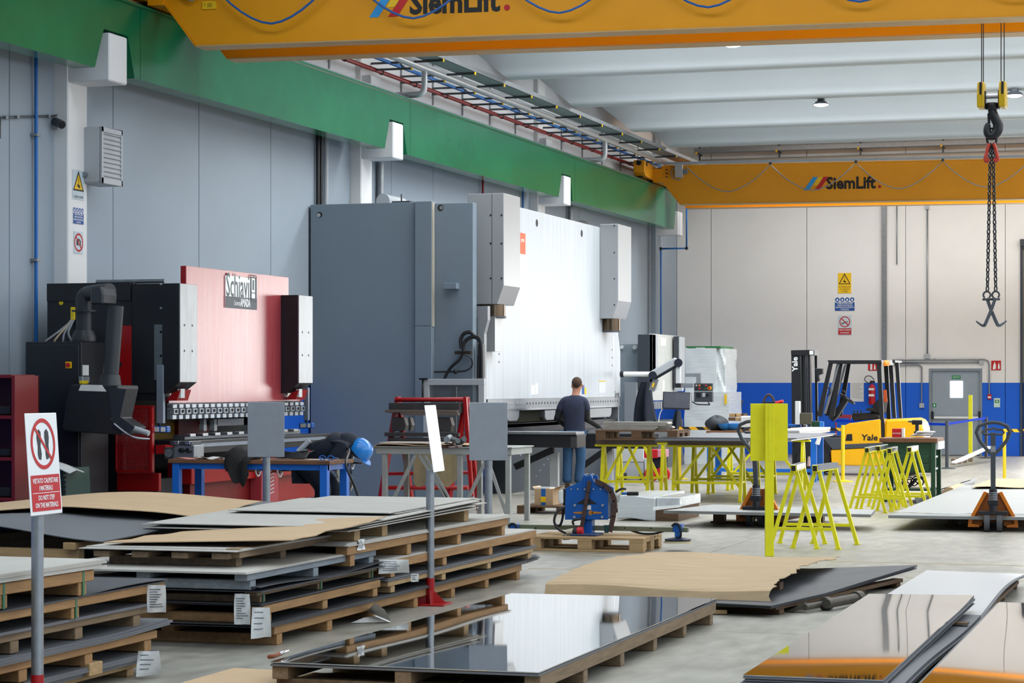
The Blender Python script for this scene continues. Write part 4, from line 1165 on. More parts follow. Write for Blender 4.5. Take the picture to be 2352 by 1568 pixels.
# monitor arm
MY = 39.6
mon = thing('swivel_monitor', 'dark flat screen on white articulated arm beside the grey press', 'monitor', (XY(1555, MY), MY, 1.4))
O4 = mon.location
m4 = lambda u, v, d=0.0: PY(u, v, MY + d)
MB().cyl(m4(1425, 859), m4(1433, 859), 0.055, n=14).build('arm_mount', BLACK, mon, off=O4)
MB().cyl(m4(1433, 859), m4(1497, 859), 0.045, n=16).build('lower_arm', WHITE, mon, off=O4)
MB().bar(m4(1497, 862), m4(1556, 828), 0.12, 0.14).build('upper_arm', LGREY, mon, bevel=0.02, off=O4)
MB().bar(m4(1505, 869), m4(1560, 837), 0.1, 0.035).build('arm_trim', NAVYD, mon, off=O4)
for u, v in ((1499, 862), (1558, 833)):
    MB().cyl(m4(u, v, -0.08), m4(u, v, 0.08), 0.075, n=16).build('arm_joint', NAVYD, mon, off=O4)
byY(MB(), 1552, 840, 1562, 882, MY - 0.04, 0.09).build('drop_arm', PGREY, mon, bevel=0.006, off=O4)
byY(MB(), 1550, 880, 1564, 890, MY - 0.05, 0.1).build('drop_socket', BLACK, mon, off=O4)
byY(MB(), 1549, 890, 1567, 898, MY - 0.05, 0.1).build('monitor_mount', LGREY, mon, off=O4)
Mm = frame(m4(1555, 920, -0.1), (1, 0.12, -0.03), (0.03, 0.05, 1))
MB().obox(Mm, (0.5, 0.305, 0.05)).build('monitor_case', BLACK, mon, bevel=0.008, off=O4)
MB().obox(Mm @ Matrix.Translation((0, 0.005, 0.026)), (0.465, 0.265, 0.002)).build('screen', mat('grey_screen_image', '5A5C66', 0.25, var=0.25, scale=5, emit=0.05), mon, off=O4)
MB().obox(Mm @ Matrix.Translation((0.24, 0, 0.0)), (0.012, 0.305, 0.055)).build('case_edge', PGREY, mon, off=O4)
MB().tube(catmull([m4(1522, 938), m4(1516, 950), m4(1513, 968), m4(1514, 985)], 4), 0.009, 6).build('monitor_cable', WHITE, mon, off=O4)
Mc = frame(m4(1499, 888, -0.08), (0.5, 0, 0.86), (-0.86, 0, 0.5))
MB().bar(m4(1497, 897), m4(1507, 870), 0.05, 0.1).build('remote_holder', GALV, mon, off=O4)
MB().bar(m4(1499, 889, -0.06), m4(1502, 879, -0.06), 0.01, 0.03).build('remote_label', SIGNY, mon, off=O4)
# ================================================================== pallets and sheet metal
rnd = random.Random(3)
def long_pallet(label, xr, y0, y1, w, z, m, nb=4, rh=0.055, bh=0.06, rz=0.0, group='long timber pallets under the sheets', nr=3, strap=None):
    t = thing('timber_pallet', label, 'pallet', (xr - w / 2, y0, z), rz, group)
    L = y1 - y0
    for k in range(nr):
        x = -w / 2 + 0.045 + (w - 0.09) * k / (nr - 1)
        MB().box(x - 0.045, rnd.uniform(-0.02, 0.02), bh, x + 0.045, L + rnd.uniform(-0.02, 0.02), bh + rh).build('rail', m, t, bevel=0.004)
    for k in range(nb):
        y = 0.06 + (L - 0.2) * k / (nb - 1)
        MB().box(-w / 2 + 0.0, y, 0, w / 2 - 0.006, y + 0.085, bh).build('bearer', m, t, bevel=0.004)
        if strap and k in strap:
            MB().box(w / 2 - 0.004, y + 0.03, 0.0, w / 2 + 0.002, y + 0.05, bh + rh).build('strap', STRAPG, t)
    return t
def pack(label, x0, x1, y0, y1, z, n, th, m, bend=None, group='stacked metal sheets', jit=0.015, gap=0.0, name='sheet_stack', rz=0.0):
    t = thing(name, label, 'sheet metal', ((x0 + x1) / 2, (y0 + y1) / 2, z), rz, group)
    w, l = x1 - x0, y1 - y0
    for k in range(n):
        dx, dy = rnd.uniform(-jit, jit), rnd.uniform(-jit, jit) * 2
        zz = (k + 1) * (th + gap)
        if bend is None:
            MB().box(-w / 2 + dx, -l / 2 + dy, zz - th, w / 2 + dx, l / 2 + dy, zz).build('sheet', m, t)
        else:
            f = lambda a, b: (-w / 2 + dx + w * a, -l / 2 + dy + l * b, zz + bend(a, b, k))
            MB().sheet(f, 8, 18, th).build('sheet', m, t)
    return t
def doc(label, M, w, h, lines=6, plastic=True, curl=0.02, name='delivery_note'):
    t = thing(name, label, 'paper', M.translation)
    f = lambda a, b: M @ Vector(((a - 0.5) * w, -b * h, 0.006 + curl * math.sin(a * 3.0 + b * 2) * (0.3 + b) + 0.006 * math.sin(a * 9 + b * 5)))
    top = [f(i / 8, j / 10) for j in range(11) for i in range(9)]
    n = (M.to_3x3() @ Vector((0, 0, 1))).normalized() * 0.002
    mb = MB()
    K = len(top)
    fs = []
    for j in range(10):
        for i in range(8):
            a = j * 9 + i
            fs += [(a, a + 1, a + 10, a + 9), (K + a, K + a + 9, K + a + 10, K + a + 1)]
    mb.add(top + [p - n for p in top], fs, True)
    mb.build('sleeve', PLASTIC if plastic else PAPER, t, off=M.translation)
    for k in range(lines):
        b = 0.14 + 0.72 * k / max(1, lines)
        q0, q1 = 0.14, 0.14 + rnd.uniform(0.35, 0.7)
        pts = [f(q0 + (q1 - q0) * i / 5, b) + n * 1.0 for i in range(6)]
        vs = pts + [p - (M.to_3x3() @ Vector((0, 1, 0))).normalized() * 0.006 for p in pts]
        MB().add(vs, [(i, i + 1, 7 + i, 6 + i) for i in range(5)]).build('printed_line', GREYINK, t, off=M.translation)
    return t
FX = Matrix(((0, 0, 1, 0), (1, 0, 0, 0), (0, 1, 0, 0), (0, 0, 0, 1)))   # local X -> +Y, Y -> up, Z -> +X : facing +X
FY = Matrix(((1, 0, 0, 0), (0, 0, -1, 0), (0, 1, 0, 0), (0, 0, 0, 1)))  # facing the camera side (-Y)
def at(M, p): return Matrix.Translation(p) @ M

# ---- stack A (lower left)
XA = -5.9
long_pallet('lowest pine pallet of the near left stack of sheets', XA - 0.06, 9.0, 11.95, 1.5, 0.0, WOODP, 5, 0.03, 0.045)
pack('thick grey sheet pack at bottom of the near left stack', XA - 1.5, XA, 8.9, 12.05, 0.078, 4, 0.013, SHEETG)
long_pallet('fresh pine pallet second from bottom in the near left stack', XA, 9.0, 12.05, 1.5, 0.134, WOOD, 5, 0.045, 0.065)
pack('grey sheet pack with lifted corner second in the near left stack', XA - 1.5, XA + 0.02, 8.9, 12.2, 0.245, 3, 0.012, SHEETG, lambda a, b, k: 0.02 * max(0, b - 0.8) * 5 * a)
long_pallet('weathered pallet third from bottom in the near left stack', XA - 0.02, 9.0, 11.95, 1.5, 0.285, WOODG, 5, 0.04, 0.065)
pack('grey sheets third in the near left stack', XA - 1.5, XA, 8.9, 11.98, 0.391, 2, 0.008, SHEETG)
long_pallet('orange pine pallet with green straps fourth in the near left stack', XA + 0.02, 9.0, 12.12, 1.5, 0.408, WOOD, 4, 0.05, 0.06, strap=(1, 2, 3))
pack('dark wavy sheets with peeled cover fourth in the near left stack', XA - 1.5, XA + 0.03, 8.9, 12.14, 0.519, 2, 0.005, SHEETD, lambda a, b, k: 0.012 * k * math.sin(b * 9) * a)
long_pallet('short pine pallet with green straps on top of the near left stack', XA - 0.02, 8.6, 11.2, 1.5, 0.53, WOOD, 4, 0.06, 0.07, rz=R(-1.5), strap=(2, 3))
pack('pale dusty sheets on top of the near left stack', XA - 1.5, XA + 0.02, 8.6, 11.3, 0.665, 4, 0.011, SHEETL, rz=R(-1.5))
doc('plastic sleeve with printed list hanging at end of near left stack', at(FY, PX(360, 1343, 5.82)) @ Matrix.Rotation(R(12), 4, 'Y'), 0.105, 0.155, 8, curl=0.012)
doc('crumpled plastic sleeve lying low at end of near left stack', at(FY, PX(342, 1494, 5.82)) @ Matrix.Rotation(R(15), 4, 'Y'), 0.12, 0.14, 4, curl=0.05)
tag(MB().box(XA - 0.04, 10.15 + 1.05, 0.08, XA + 0.02, 10.3 + 1.05, 0.15).build('wood_spacer', WOODP, bevel=0.004), 'small pine spacer block between the lowest near left sheets', 'wood block')

# ---- long base pallet D with stack B (near half) and C (far half)
XD = -5.79
long_pallet('very long pine pallet carrying both middle stacks of sheets', XD, 13.5, 18.85, 1.5, 0.0, WOOD, 7, 0.06, 0.07, nr=3)
pack('dark flexible sheets bent up at far end on the long base pallet', XD - 1.5, XD + 0.02, 13.35, 19.25, 0.13, 4, 0.005, SHEETD, lambda a, b, k: 0.03 * max(0, b - 0.975) * 40 * (k + 1) / 4)
XB = -5.8
long_pallet('orange pine pallet lowest in the middle near stack', XB, 13.35, 15.45, 1.45, 0.152, WOOD, 3, 0.055, 0.06)
pack('dark grey sheets lowest in the middle near stack', XB - 1.45, XB + 0.0, 13.3, 15.5, 0.267, 3, 0.006, SHEETD)
long_pallet('dark stained pallet with green straps in the middle near stack', XB - 0.02, 13.3, 15.42, 1.45, 0.286, WOODG, 3, 0.035, 0.045, strap=(0, 1, 2))
pack('dark wavy sheets above dark stained pallet in the middle near stack', XB - 1.45, XB + 0.04, 13.2, 15.6, 0.366, 2, 0.005, SHEETD, lambda a, b, k: 0.012 * k + 0.012 * math.sin(b * 7 + 1) * k)
long_pallet('grey painted pallet in the middle near stack', XB - 0.02, 13.15, 15.42, 1.45, 0.378, WOODB, 3, 0.045, 0.06)
pack('pale dusty sheets on grey pallet in the middle near stack', XB - 1.47, XB, 13.1, 15.45, 0.483, 2, 0.006, SHEETL)
# small cross-boarded pallet on top of B
b4 = thing('timber_pallet', 'weathered pallet with four board ends under the curled cardboard', 'pallet', (-6.5, 14.3, 0.495))
for k in range(3):
    MB().box(-0.46 + 0.0, -0.78 + k * 0.72, 0, 0.44, -0.69 + k * 0.72, 0.055).build('bearer', WOODG, b4, bevel=0.004)
for k, x in enumerate((-0.5, -0.23, 0.05, 0.33)):
    MB().box(x, -0.92, 0.055, x + 0.115, 0.95, 0.095).build('board', WOODG, b4, bevel=0.004)
MB().box(0.4, -0.86, 0.06, 0.5, 1.05, 0.12).build('rail', WOODG, b4, bevel=0.004)
pack('two pale sheets under the curled cardboard on middle near stack', -7.1, -6.0, 13.45, 15.25, 0.60, 2, 0.006, SHEETL, jit=0.06)
cc = lambda a, b: (-7.0 + 1.28 * a + 0.02 * math.sin(b * 12), 13.52 + 1.75 * b + 0.10 * a, 0.632 + 0.035 * a + 0.05 * math.sin(a * 1.6) * b + 0.004 * math.sin(b * 21))
tag(MB().sheet(cc, 14, 14, 0.006).build('cardboard_sheet', CARD), 'curled brown cardboard sheet on top of the middle near stack', 'cardboard')
doc('plastic sleeve with printed sheet hanging low at corner of middle stack', at(FY, PY(557, 1363, 13.17)), 0.10, 0.19, 9, curl=0.012)
doc('torn plastic sleeve hanging below middle stack corner', at(FY, PX(600, 1394, 5.74)) @ Matrix.Rotation(R(15), 4, 'Y'), 0.11, 0.19, 4, curl=0.05)
doc('curled white label tag sticking out of the middle stacks', at(FY, PX(905, 1284, 5.70)) @ Matrix.Rotation(R(15), 4, 'Y'), 0.21, 0.10, 5, plastic=False, curl=0.05)
doc('small white tag hanging from the middle far stack', at(FY, PX(953, 1317, 5.72)) @ Matrix.Rotation(R(15), 4, 'Y'), 0.055, 0.06, 3, plastic=False, curl=0.01)
# stack C
XC = -5.78
long_pallet('pine pallet lowest in the middle far stack', XC, 15.55, 19.15, 1.5, 0.155, WOODP, 4, 0.035, 0.05)
pack('grey sheets lowest in the middle far stack', XC - 1.5, XC + 0.01, 15.5, 19.2, 0.242, 3, 0.007, SHEETG)
long_pallet('orange pine pallet second in the middle far stack', XC, 15.55, 19.22, 1.5, 0.265, WOOD, 4, 0.06, 0.065)
pack('pale grey sheets second in the middle far stack', XC - 1.5, XC, 15.5, 19.2, 0.392, 2, 0.006, SHEETL)
long_pallet('orange pine pallet with white label on its end in middle far stack', XC + 0.0, 14.75, 18.4, 1.5, 0.405, WOOD, 4, 0.06, 0.08)
pack('pale grey sheet pack on top pallet of the middle far stack', XC - 1.5, XC + 0.01, 14.7, 18.45, 0.546, 3, 0.008, SHEETL)
doc('white printed label stuck on orange pine pallet of middle far stack', at(FX, PX(828, 1238, 5.775)), 0.13, 0.075, 5, plastic=False, curl=0.0)
for k, (y, l) in enumerate(((14.95, 0.6), (15.5, 0.55), (17.35, 0.7))):
    tag(MB().box(XC - l - 0.02 - 0.05 * k, y, 0.571, XC - 0.03, y + 0.11, 0.571 + 0.075 + 0.01 * k).build('wood_block', WOODP, bevel=0.004), ('short pine block under near end of tilted sheets', 'pine block under the middle of the tilted sheets', 'pine block under far end of tilted sheets by the sign post')[k], 'wood block')
pack('tilted pale sheets fanned out on top of the middle far stack', XC - 1.55, XC - 0.02, 14.75, 17.6, 0.652, 5, 0.006, SHEETL, lambda a, b, k: 0.02 * b + 0.006 * k * b, jit=0.07, gap=0.001)
pack('loose pale sheets shifted back on the fanned sheets', XC - 1.35, XC - 0.08, 15.7, 17.75, 0.712, 2, 0.006, SHEETL, lambda a, b, k: 0.012 * b + 0.004 * k, jit=0.08)

# ---- stack E behind, with a wavy sheet and cardboard
for k, z in enumerate((0.0, 0.2, 0.45)):
    long_pallet(('pine pallet lowest in back left stack behind blue tarpaulin', 'pine pallet in the middle of the back left stack', 'top pine pallet under the wavy sheet in back left stack')[k], -7.45, 14.1 - 0.06 * k, 17.6, 2.0, z, (WOODG, WOOD, WOODP)[k], 4, 0.05, 0.09)
    if k < 2:
        pack(('tan dusty sheets lowest in the back left stack', 'pale sheets in the middle of the back left stack')[k], -9.45, -7.43, 14.0, 17.6, z + 0.142, 3, 0.012, SHEETL)
wv = lambda a, b: (-9.6 + 2.35 * a, 13.98 + 3.6 * b, 0.66 + 0.06 * math.sin(a * 5.6 - 1.2) * (1 - 0.7 * b) + 0.04 * b)
tag(MB().sheet(wv, 24, 14, 0.006).build('wavy_sheet', SHEETG), 'large grey wavy rubbery sheet draped over the back left stack', 'sheet metal')
cf = lambda a, b: (-9.15 + 1.95 * a - 0.3 * b + 0.012 * math.sin(b * 40) * (a > 0.93), 14.75 + 1.7 * b + 0.75 * a + (0.05 * math.sin(a * 17) if b < 0.05 else 0), 0.70 + 0.045 * math.sin(a * 3.0) + 0.03 * b + 0.02 * math.sin(a * 5.6 - 1.2))
tag(MB().sheet(cf, 26, 8, 0.006).build('cardboard_sheet', CARD), 'torn brown cardboard sheet lying on the wavy grey sheet', 'cardboard')
tp = lambda a, b: (-10.9 + 1.9 * a, 15.0 + 2.6 * b, 0.62 - 0.45 * abs(a - 0.3) ** 1.5 + 0.05 * math.sin(a * 13 + b * 5) + 0.03 * math.sin(b * 17))
tag(MB().sheet(tp, 26, 20, 0.01).build('blue_tarpaulin', TARP), 'crumpled blue tarpaulin at far left behind the sign', 'tarpaulin')
tag(MB().box(-10.8, 15.1, 0, -9.75, 17.4, 0.38).build('covered_crate', TARP), 'low crate wrapped in blue tarpaulin at far left', 'crate')

# ---- mirror sheet M
MX0, MX1, MY0, MY1 = -4.92, -3.42, 11.42, 15.75
long_pallet('weathered pine pallet under the polished mirror sheet', MX1, MY0 + 0.02, MY1 - 0.05, 1.5, 0.0, WOODG, 6, 0.07, 0.075)
mi = thing('mirror_sheet', 'polished mirror finish steel sheet on long pallet in the foreground', 'sheet metal', ((MX0 + MX1) / 2, MY0, 0.147))
wm, lm = MX1 - MX0, MY1 - MY0
fm = lambda a, b: (-wm / 2 + wm * a, lm * b, 0.022 + 0.0035 * math.sin(b * 5.2 + 0.6) * (1 - a) ** 2 + 0.002 * math.sin(b * 11 + a * 2) * (1 - a) * b)
MB().sheet(fm, 14, 30, 0.006).build('sheet', MIRROR, mi)
MB().box(-wm / 2, 0, 0.0, wm / 2, lm, 0.012).build('sheet', SHEETG, mi)
tag(MB().sheet(lambda a, b: (-5.42 + 1.42 * a, 10.6 + 1.46 * b - 0.12 * a + (0.03 * math.sin(a * 31) + 0.02 * math.sin(a * 57) if b > 0.97 and a > 0.3 else 0), 0.045), 40, 6, 0.006).build('cardboard_sheet', CARD), 'flat brown cardboard with torn edge at bottom of the picture', 'cardboard')
tag(MB().box(-5.3, 10.7, 0.0, -4.1, 11.3, 0.038).build('sheet_offcut', SHEETD), 'dark sheet under the flat cardboard at bottom of picture', 'sheet metal')
# cutters lying at the mirror sheet corner
ct = thing('strap_cutter', 'rusty strap cutter lying at left corner of the mirror sheet', 'tool', G(640, 1505, 0.17))
RUST = mat('rusty_steel_tool', '8A4A2A', 0.6, var=0.35, scale=20)
o_ = ct.location
MB().tube(catmull([G(617, 1508, 0.185), G(628, 1506, 0.19), G(645, 1500, 0.19), G(652, 1496, 0.19)], 4), 0.012, 7).build('handle', RUST, ct, off=o_)
MB().tube(catmull([G(640, 1502, 0.19), G(652, 1497, 0.195), G(661, 1494, 0.19)], 4), 0.010, 7).build('jaw', STEEL, ct, off=o_)
# paper sheet folded on the floor
fp = lambda a, b: Vector((-5.6 + 0.36 * a, 13.65 + 0.42 * b, 0.006 + 0.34 * max(0.0, a - 0.52) ** 1.1 * (1 - 0.2 * b)))
_p = [G(805, 1430), G(900, 1427), G(880, 1418), G(826, 1421)]
fpp = thing('folded_paper', 'folded white paper lying open on floor beside the long pallet', 'paper', G(860, 1425))
MB().add([G(805, 1430, 0.004), G(898, 1428, 0.004), G(870, 1412, 0.03), G(835, 1418, 0.03)], [(0, 1, 2, 3)]).build('lower_leaf', PAPER, fpp, off=fpp.location)
MB().add([G(842, 1404, 0.05), G(898, 1427, 0.01), G(884, 1400, 0.10), G(861, 1383, 0.15)], [(0, 1, 2, 3)]).build('raised_leaf', PAPER, fpp, off=fpp.location)
tag(MB().obox(Matrix.Translation(G(1648, 1404, 0.02)) @ Matrix.Rotation(R(20), 4, 'Z'), (0.13, 0.08, 0.03)).build('wood_offcut', WOODP, bevel=0.003), 'small pale wood offcut on floor beside the mirror sheet pallet', 'wood block')

# ---- cardboard covered dark sheets K
kz = 0.075
kp = long_pallet('low dark pallet under the cardboard covered sheets', -3.1, 16.5, 19.2, 1.35, 0.0, WOODD, 4, 0.03, 0.04, rz=R(-11.6))
bk = lambda a, b, k: 0.05 * max(0, a + b - 1.35) * 2.2 * (0.8 + 0.08 * k) - 0.02 * max(0, 0.35 - b)
kd = pack('dark oxide sheets half covered by brown cardboard', -4.29, -2.79, 16.31, 19.45, 0.07, 3, 0.007, SHEETD, bk, gap=0.002, rz=R(-11.6))
def kc(a, b):
    # front flap falls over the near edge
    bb = b * 1.06
    if bb < 0.06:
        y, z = 16.62 - 0.05 * (0.06 - bb) / 0.06, 0.17 - 0.12 * (0.06 - bb) / 0.06
    else:
        q = (bb - 0.06)
        y, z = 16.62 + 3.3 * q, 0.17 + 0.055 * math.sin(min(1, q * 1.1) * math.pi) + 0.006 * math.sin(q * 60) * 0.5
    x = -4.92 + 1.72 * a + 0.12 * (bb - 0.06) * 0 + (0.018 * math.sin(bb * 23) + 0.012 * math.sin(bb * 71 + 1) + 0.008 * math.sin(bb * 131) if a > 0.97 else 0)
    return (x - 0.02 * bb, y - 0.12 * a * (1 - 0.3 * bb), z + 0.012 * math.sin(a * 7))
tag(MB().sheet(kc, 22, 60, 0.006).build('cardboard_cover', CARDR), 'large ribbed cardboard cover folded over the dark sheets', 'cardboard')
for k, (u, v) in enumerate(((1782, 1345),)):
    tag(MB().cb(G(u, v, 0.12), (0.09, 0.14, 0.06)).build('wood_spacer', WOODD, bevel=0.003), ('dark wood spacer under right edge of the cardboard cover', 'dark wood spacer under the front flap of cardboard cover')[k], 'wood block')
# breaker tool lying on the floor
tl = thing('demolition_chisel', 'heavy steel hammer handle tool lying on the concrete floor', 'tool', G(1890, 1395, 0))
o_ = tl.location
TOOLS = mat('worn_grey_tool_steel', '5A554E', 0.5, 0.6, var=0.25, scale=18)
TZ = 0.045
MB().cyl(G(1848, 1394, TZ), G(1905, 1384, TZ), 0.024, n=10).build('shaft', TOOLS, tl, off=o_)
MB().cyl(G(1898, 1386, TZ + 0.01), G(1966, 1373, TZ + 0.01), 0.036, n=12).build('grip', TOOLS, tl, off=o_)
MB().cyl(G(1895, 1387, TZ), G(1902, 1385, TZ), 0.05, n=12).build('collar', TOOLS, tl, off=o_)
MB().cyl(G(1964, 1373, TZ + 0.01), G(1975, 1371, TZ + 0.01), 0.05, n=12).build('end_cap', TOOLS, tl, off=o_)
q0, q1 = G(1850, 1394, 0.04), G(1808, 1403, 0.01)
MB().sheet(lambda a, b: q0.lerp(q1, b) + Vector((0, 0.1 * (a - 0.5) * (1 - 0.7 * b), 0.04 * (1 - b))), 4, 8, 0.03).build('blade', TOOLS, tl, off=o_)

# ---- bright sheet packs at lower right
def bright(label, x0, x1, y0, y1, z, n, th, m, msd, bend, group='bright sheet packs at lower right'):
    t = thing('sheet_stack', label, 'sheet metal', ((x0 + x1) / 2, y0, z), 0, group)
    w, l = x1 - x0, y1 - y0
    for k in range(n):
        dx, dy = rnd.uniform(-0.012, 0.012), rnd.uniform(-0.01, 0.03)
        zz = (k + 1) * th
        f = lambda a, b: (-w / 2 + dx + w * a, dy + l * b, zz + bend(a, b, k))
        MB().sheet(f, 10, 28, th * 0.8).build('sheet', m if k == n - 1 else msd, t)
    return t
MB_ = lambda a, b, k: 0.0
long_pallet('low pallet under the mirror sheets at lower right', -1.72, 11.8, 15.9, 0.7, 0.0, WOODD, 5, 0.03, 0.03)
bright('thick dark edged sheet pack below the lower right mirror sheets', -2.40, -1.60, 11.7, 15.7, 0.06, 6, 0.009, SHEETG, SHEETG, lambda a, b, k: 0.012 * math.sin(b * 6) * a)
bright('mirror finish sheet pack with curved far edge at lower right', -2.41, -1.69, 11.72, 16.05, 0.128, 8, 0.006, MIRROR, SHEETG, lambda a, b, k: -0.02 + 0.046 * b + 0.002 * math.sin(b * 4.5) * a + (0.012 * (b - 0.78) / 0.22 * a * (k / 7.0) if b > 0.78 else 0))
tag(MB().box(-1.80, 15.0, 0.115, -1.62, 15.1, 0.125).build('wood_spacer', WOODD), 'thin wood spacer between the two lower right packs', 'wood block')
long_pallet('low pallet under the satin sheets behind lower right mirror sheets', -1.66, 15.9, 19.2, 0.75, 0.0, WOODD, 4, 0.03, 0.03)
bright('satin white steel sheets curving up behind the lower right mirror', -2.42, -1.62, 15.75, 19.35, 0.06, 4, 0.006, BRIGHT, SHEETG, lambda a, b, k: 0.03 + 0.035 * math.sin(b * 4.2 - 0.7) * a - 0.03 * (1 - a) * 0)
long_pallet('low pallet under the rightmost mirror sheet', -0.4, 11.4, 15.8, 1.1, 0.0, WOODD, 5, 0.04, 0.05)
bright('rightmost mirror finish sheet pack cut by the picture edge', -1.52, -0.4, 11.4, 15.98, 0.118, 4, 0.008, MIRROR, SHEETG, lambda a, b, k: -0.02 + 0.046 * b + 0.0015 * math.sin(b * 7 + a * 3))
# ================================================================== sign posts
def post_sign(label, base, r, zb, zt, w, rz, m, mpost=GALV, red=True, foot=True, lean=0.0, thick=0.006):
    t = thing('sign_post', label, 'sign', base, rz)
    MB().cyl((0, 0, 0.0), (0, 0, zb + 0.02), r, n=18).build('pole', mpost, t)
    if red:
        MB().cyl((0, 0, 0.01), (0, 0, 0.2), r * 1.04, n=18).build('red_sleeve', RED, t)
    if foot:
        MB().box(-0.14, -0.14, 0, 0.14, 0.14, 0.012).build('base_plate', RED, t, bevel=0.003)
        for a in range(4):
            M = Matrix.Rotation(a * math.pi / 2 + 0.3, 4, 'Z') @ Matrix(((1, 0, 0, 0), (0, 0, -1, 0.004), (0, 1, 0, 0), (0, 0, 0, 1)))
            MB().oprism([(r * 0.8, 0.012), (0.12, 0.012), (r * 0.8, 0.11)], M, 0.008).build('gusset', RED, t)
    L = Matrix.Rotation(lean, 4, 'X')
    MB().obox(Matrix.Translation((0, 0, (zb + zt) / 2)) @ L @ Matrix.Translation((0, -r - thick / 2, 0)), (w, thick, zt - zb)).build('sign_plate', m, t, bevel=0.003)
    return t
# do-not-step sign in the left foreground
sb = G(86, 1640)
sg = post_sign('white do not step on materials sign on tall post in left foreground', sb, 0.031, 1.0, 1.51, 0.33, R(91), WHITE, lean=R(-4))
Ms = Matrix.Translation((0, 0, 1.255)) @ Matrix.Rotation(R(-4), 4, 'X') @ Matrix.Translation((0, -0.031 - 0.0065, 0)) @ FY
cz = 0.1
ringp = [Ms @ Vector((0.115 * math.cos(t), cz + 0.115 * math.sin(t), 0.001)) for t in [2 * math.pi * k / 40 for k in range(40)]]
def ring2(M, c, r0, r1, n=40, h=0.0015):
    mb = MB()
    vs = []
    for k in range(n):
        t = 2 * math.pi * k / n
        for r in (r0, r1):
            vs.append(M @ Vector((c[0] + r * math.cos(t), c[1] + r * math.sin(t), h)))
    return mb.add(vs, [(2 * k, 2 * k + 1, (2 * k + 3) % (2 * n), (2 * k + 2) % (2 * n)) for k in range(n)])
def flat(M, pts, h=0.0012):
    return MB().add([M @ Vector((p[0], p[1], h)) for p in pts], [tuple(range(len(pts)))])
def slab(M, x0, y0, x1, y1, h=0.0012):
    return flat(M, [(x0, y0), (x1, y0), (x1, y1), (x0, y1)], h)
ring2(Ms, (0, cz), 0.108, 0.128).build('prohibition_ring', SIGNR, sg)
sole = [(-0.012, -0.075), (0.012, -0.08), (0.02, -0.05), (0.012, -0.01), (0.022, 0.03), (0.02, 0.06), (0.0, 0.075), (-0.02, 0.06), (-0.024, 0.03), (-0.016, -0.01), (-0.02, -0.05)]
SOLE = mat('print_dark_grey', '33363A', 0.6)
for x, s in ((-0.04, 1), (0.04, -1)):
    flat(Ms, [(x + s * p[0], cz + p[1]) for p in sole], 0.0013).build('shoe_print', SOLE, sg)
flat(Ms, [(-0.085, cz + 0.075), (-0.075, cz + 0.088), (0.088, cz - 0.073), (0.078, cz - 0.086)], 0.002).build('prohibition_bar', SIGNR, sg)
slab(Ms, -0.15, -0.235, 0.15, -0.055).build('text_panel', SIGNR, sg)
slab(Ms, -0.14, -0.146, 0.14, -0.143, 0.002).build('text_rule', WHITE, sg)
for s, y in (('VIETATO CALPESTARE', -0.085), ('I MATERIALI', -0.122), ('DO NOT STEP', -0.17), ('ON THE MATERIALS', -0.207)):
    text(s, Ms @ Matrix.Translation((0, y, 0.002)), 0.034, WHITE, sg, 'lettering', 0.0003, sx=0.78, bold=0.0006)
# sign seen edge-on with glare
ws = post_sign('bright white sign plate seen at an angle on red footed post', G(988, 1388), 0.031, 0.995, 1.5, 0.33, R(95), mat('white_sign_plate', 'F2F2F4', 0.12, var=0.02, coat=0.5), lean=R(-8))
post_sign('plain grey back of sign plate in front of red press bench', PZ(612, 1301, 21.0) * 1 - Vector((0, 0, PZ(612, 1301, 21.0).z)), 0.034, 1.0, 1.5, 0.335, R(17), mat('aluminium_plate', '9BA1A8', 0.45, 0.3, var=0.12, scale=8))
post_sign('plain grey back of sign plate beside the red rack', PZ(1122, 1312, 20.5) - Vector((0, 0, PZ(1122, 1312, 20.5).z)), 0.035, 0.985, 1.5, 0.34, R(16), MATS['aluminium_plate'])
# yellow sign
ys = thing('sign_post', 'square yellow painted post with blank yellow plate beside trestles', 'sign', G(1767, 1277), R(14))
MB().box(-0.042, -0.042, 0, 0.042, 0.042, 1.475).build('post', YELLOW, ys, bevel=0.003)
MB().box(-0.18, 0.042, 0.92, 0.18, 0.05, 1.475).build('sign_plate', YELLOW, ys, bevel=0.002)
MB().box(-0.01, -0.046, 0.92, 0.03, -0.042, 1.475).build('post_face', YELLOW, ys)

# ================================================================== trestles
def small_trestle(label, pn, pf):
    d = pf - pn
    rz = math.atan2(-d.x, d.y)
    t = thing('steel_trestle', label, 'trestle', (pn + pf) / 2, rz, 'small yellow steel trestles')
    L = 0.78
    MB().box(-0.03, -L / 2 - 0.02, 0.775, 0.03, L / 2 + 0.02, 0.845).build('top_bar', YELLOW, t, bevel=0.004)
    MB().box(-0.033, -L / 2 - 0.015, 0.79, 0.033, L / 2 + 0.015, 0.85).build('steel_cap', mat('polished_cap_steel', '9AA2AA', 0.2, 0.9, var=0.3, scale=9), t, bevel=0.004)
    MB().box(-0.022, -L / 2 - 0.022, 0.785, 0.022, -L / 2 - 0.0195, 0.838).build('tube_mouth', INK, t)
    for y in (-L / 2 + 0.07, L / 2 - 0.07):
        for s in (-1, 1):
            MB().bar((s * 0.02, y, 0.785), (s * 0.235, y + (0.06 if y > 0 else -0.06), 0.012), 0.036, 0.036, (0, 1, 0)).build('leg', YELLOW, t)
            MB().box(s * 0.235 - 0.03, y + (0.06 if y > 0 else -0.06) - 0.03, 0, s * 0.235 + 0.03, y + (0.06 if y > 0 else -0.06) + 0.03, 0.012).build('foot', YELLOW, t)
        MB().bar((-0.18, y + (0.045 if y > 0 else -0.045), 0.2), (0.18, y + (0.045 if y > 0 else -0.045), 0.2), 0.03, 0.03).build('cross_bar', YELLOW, t)
    return t
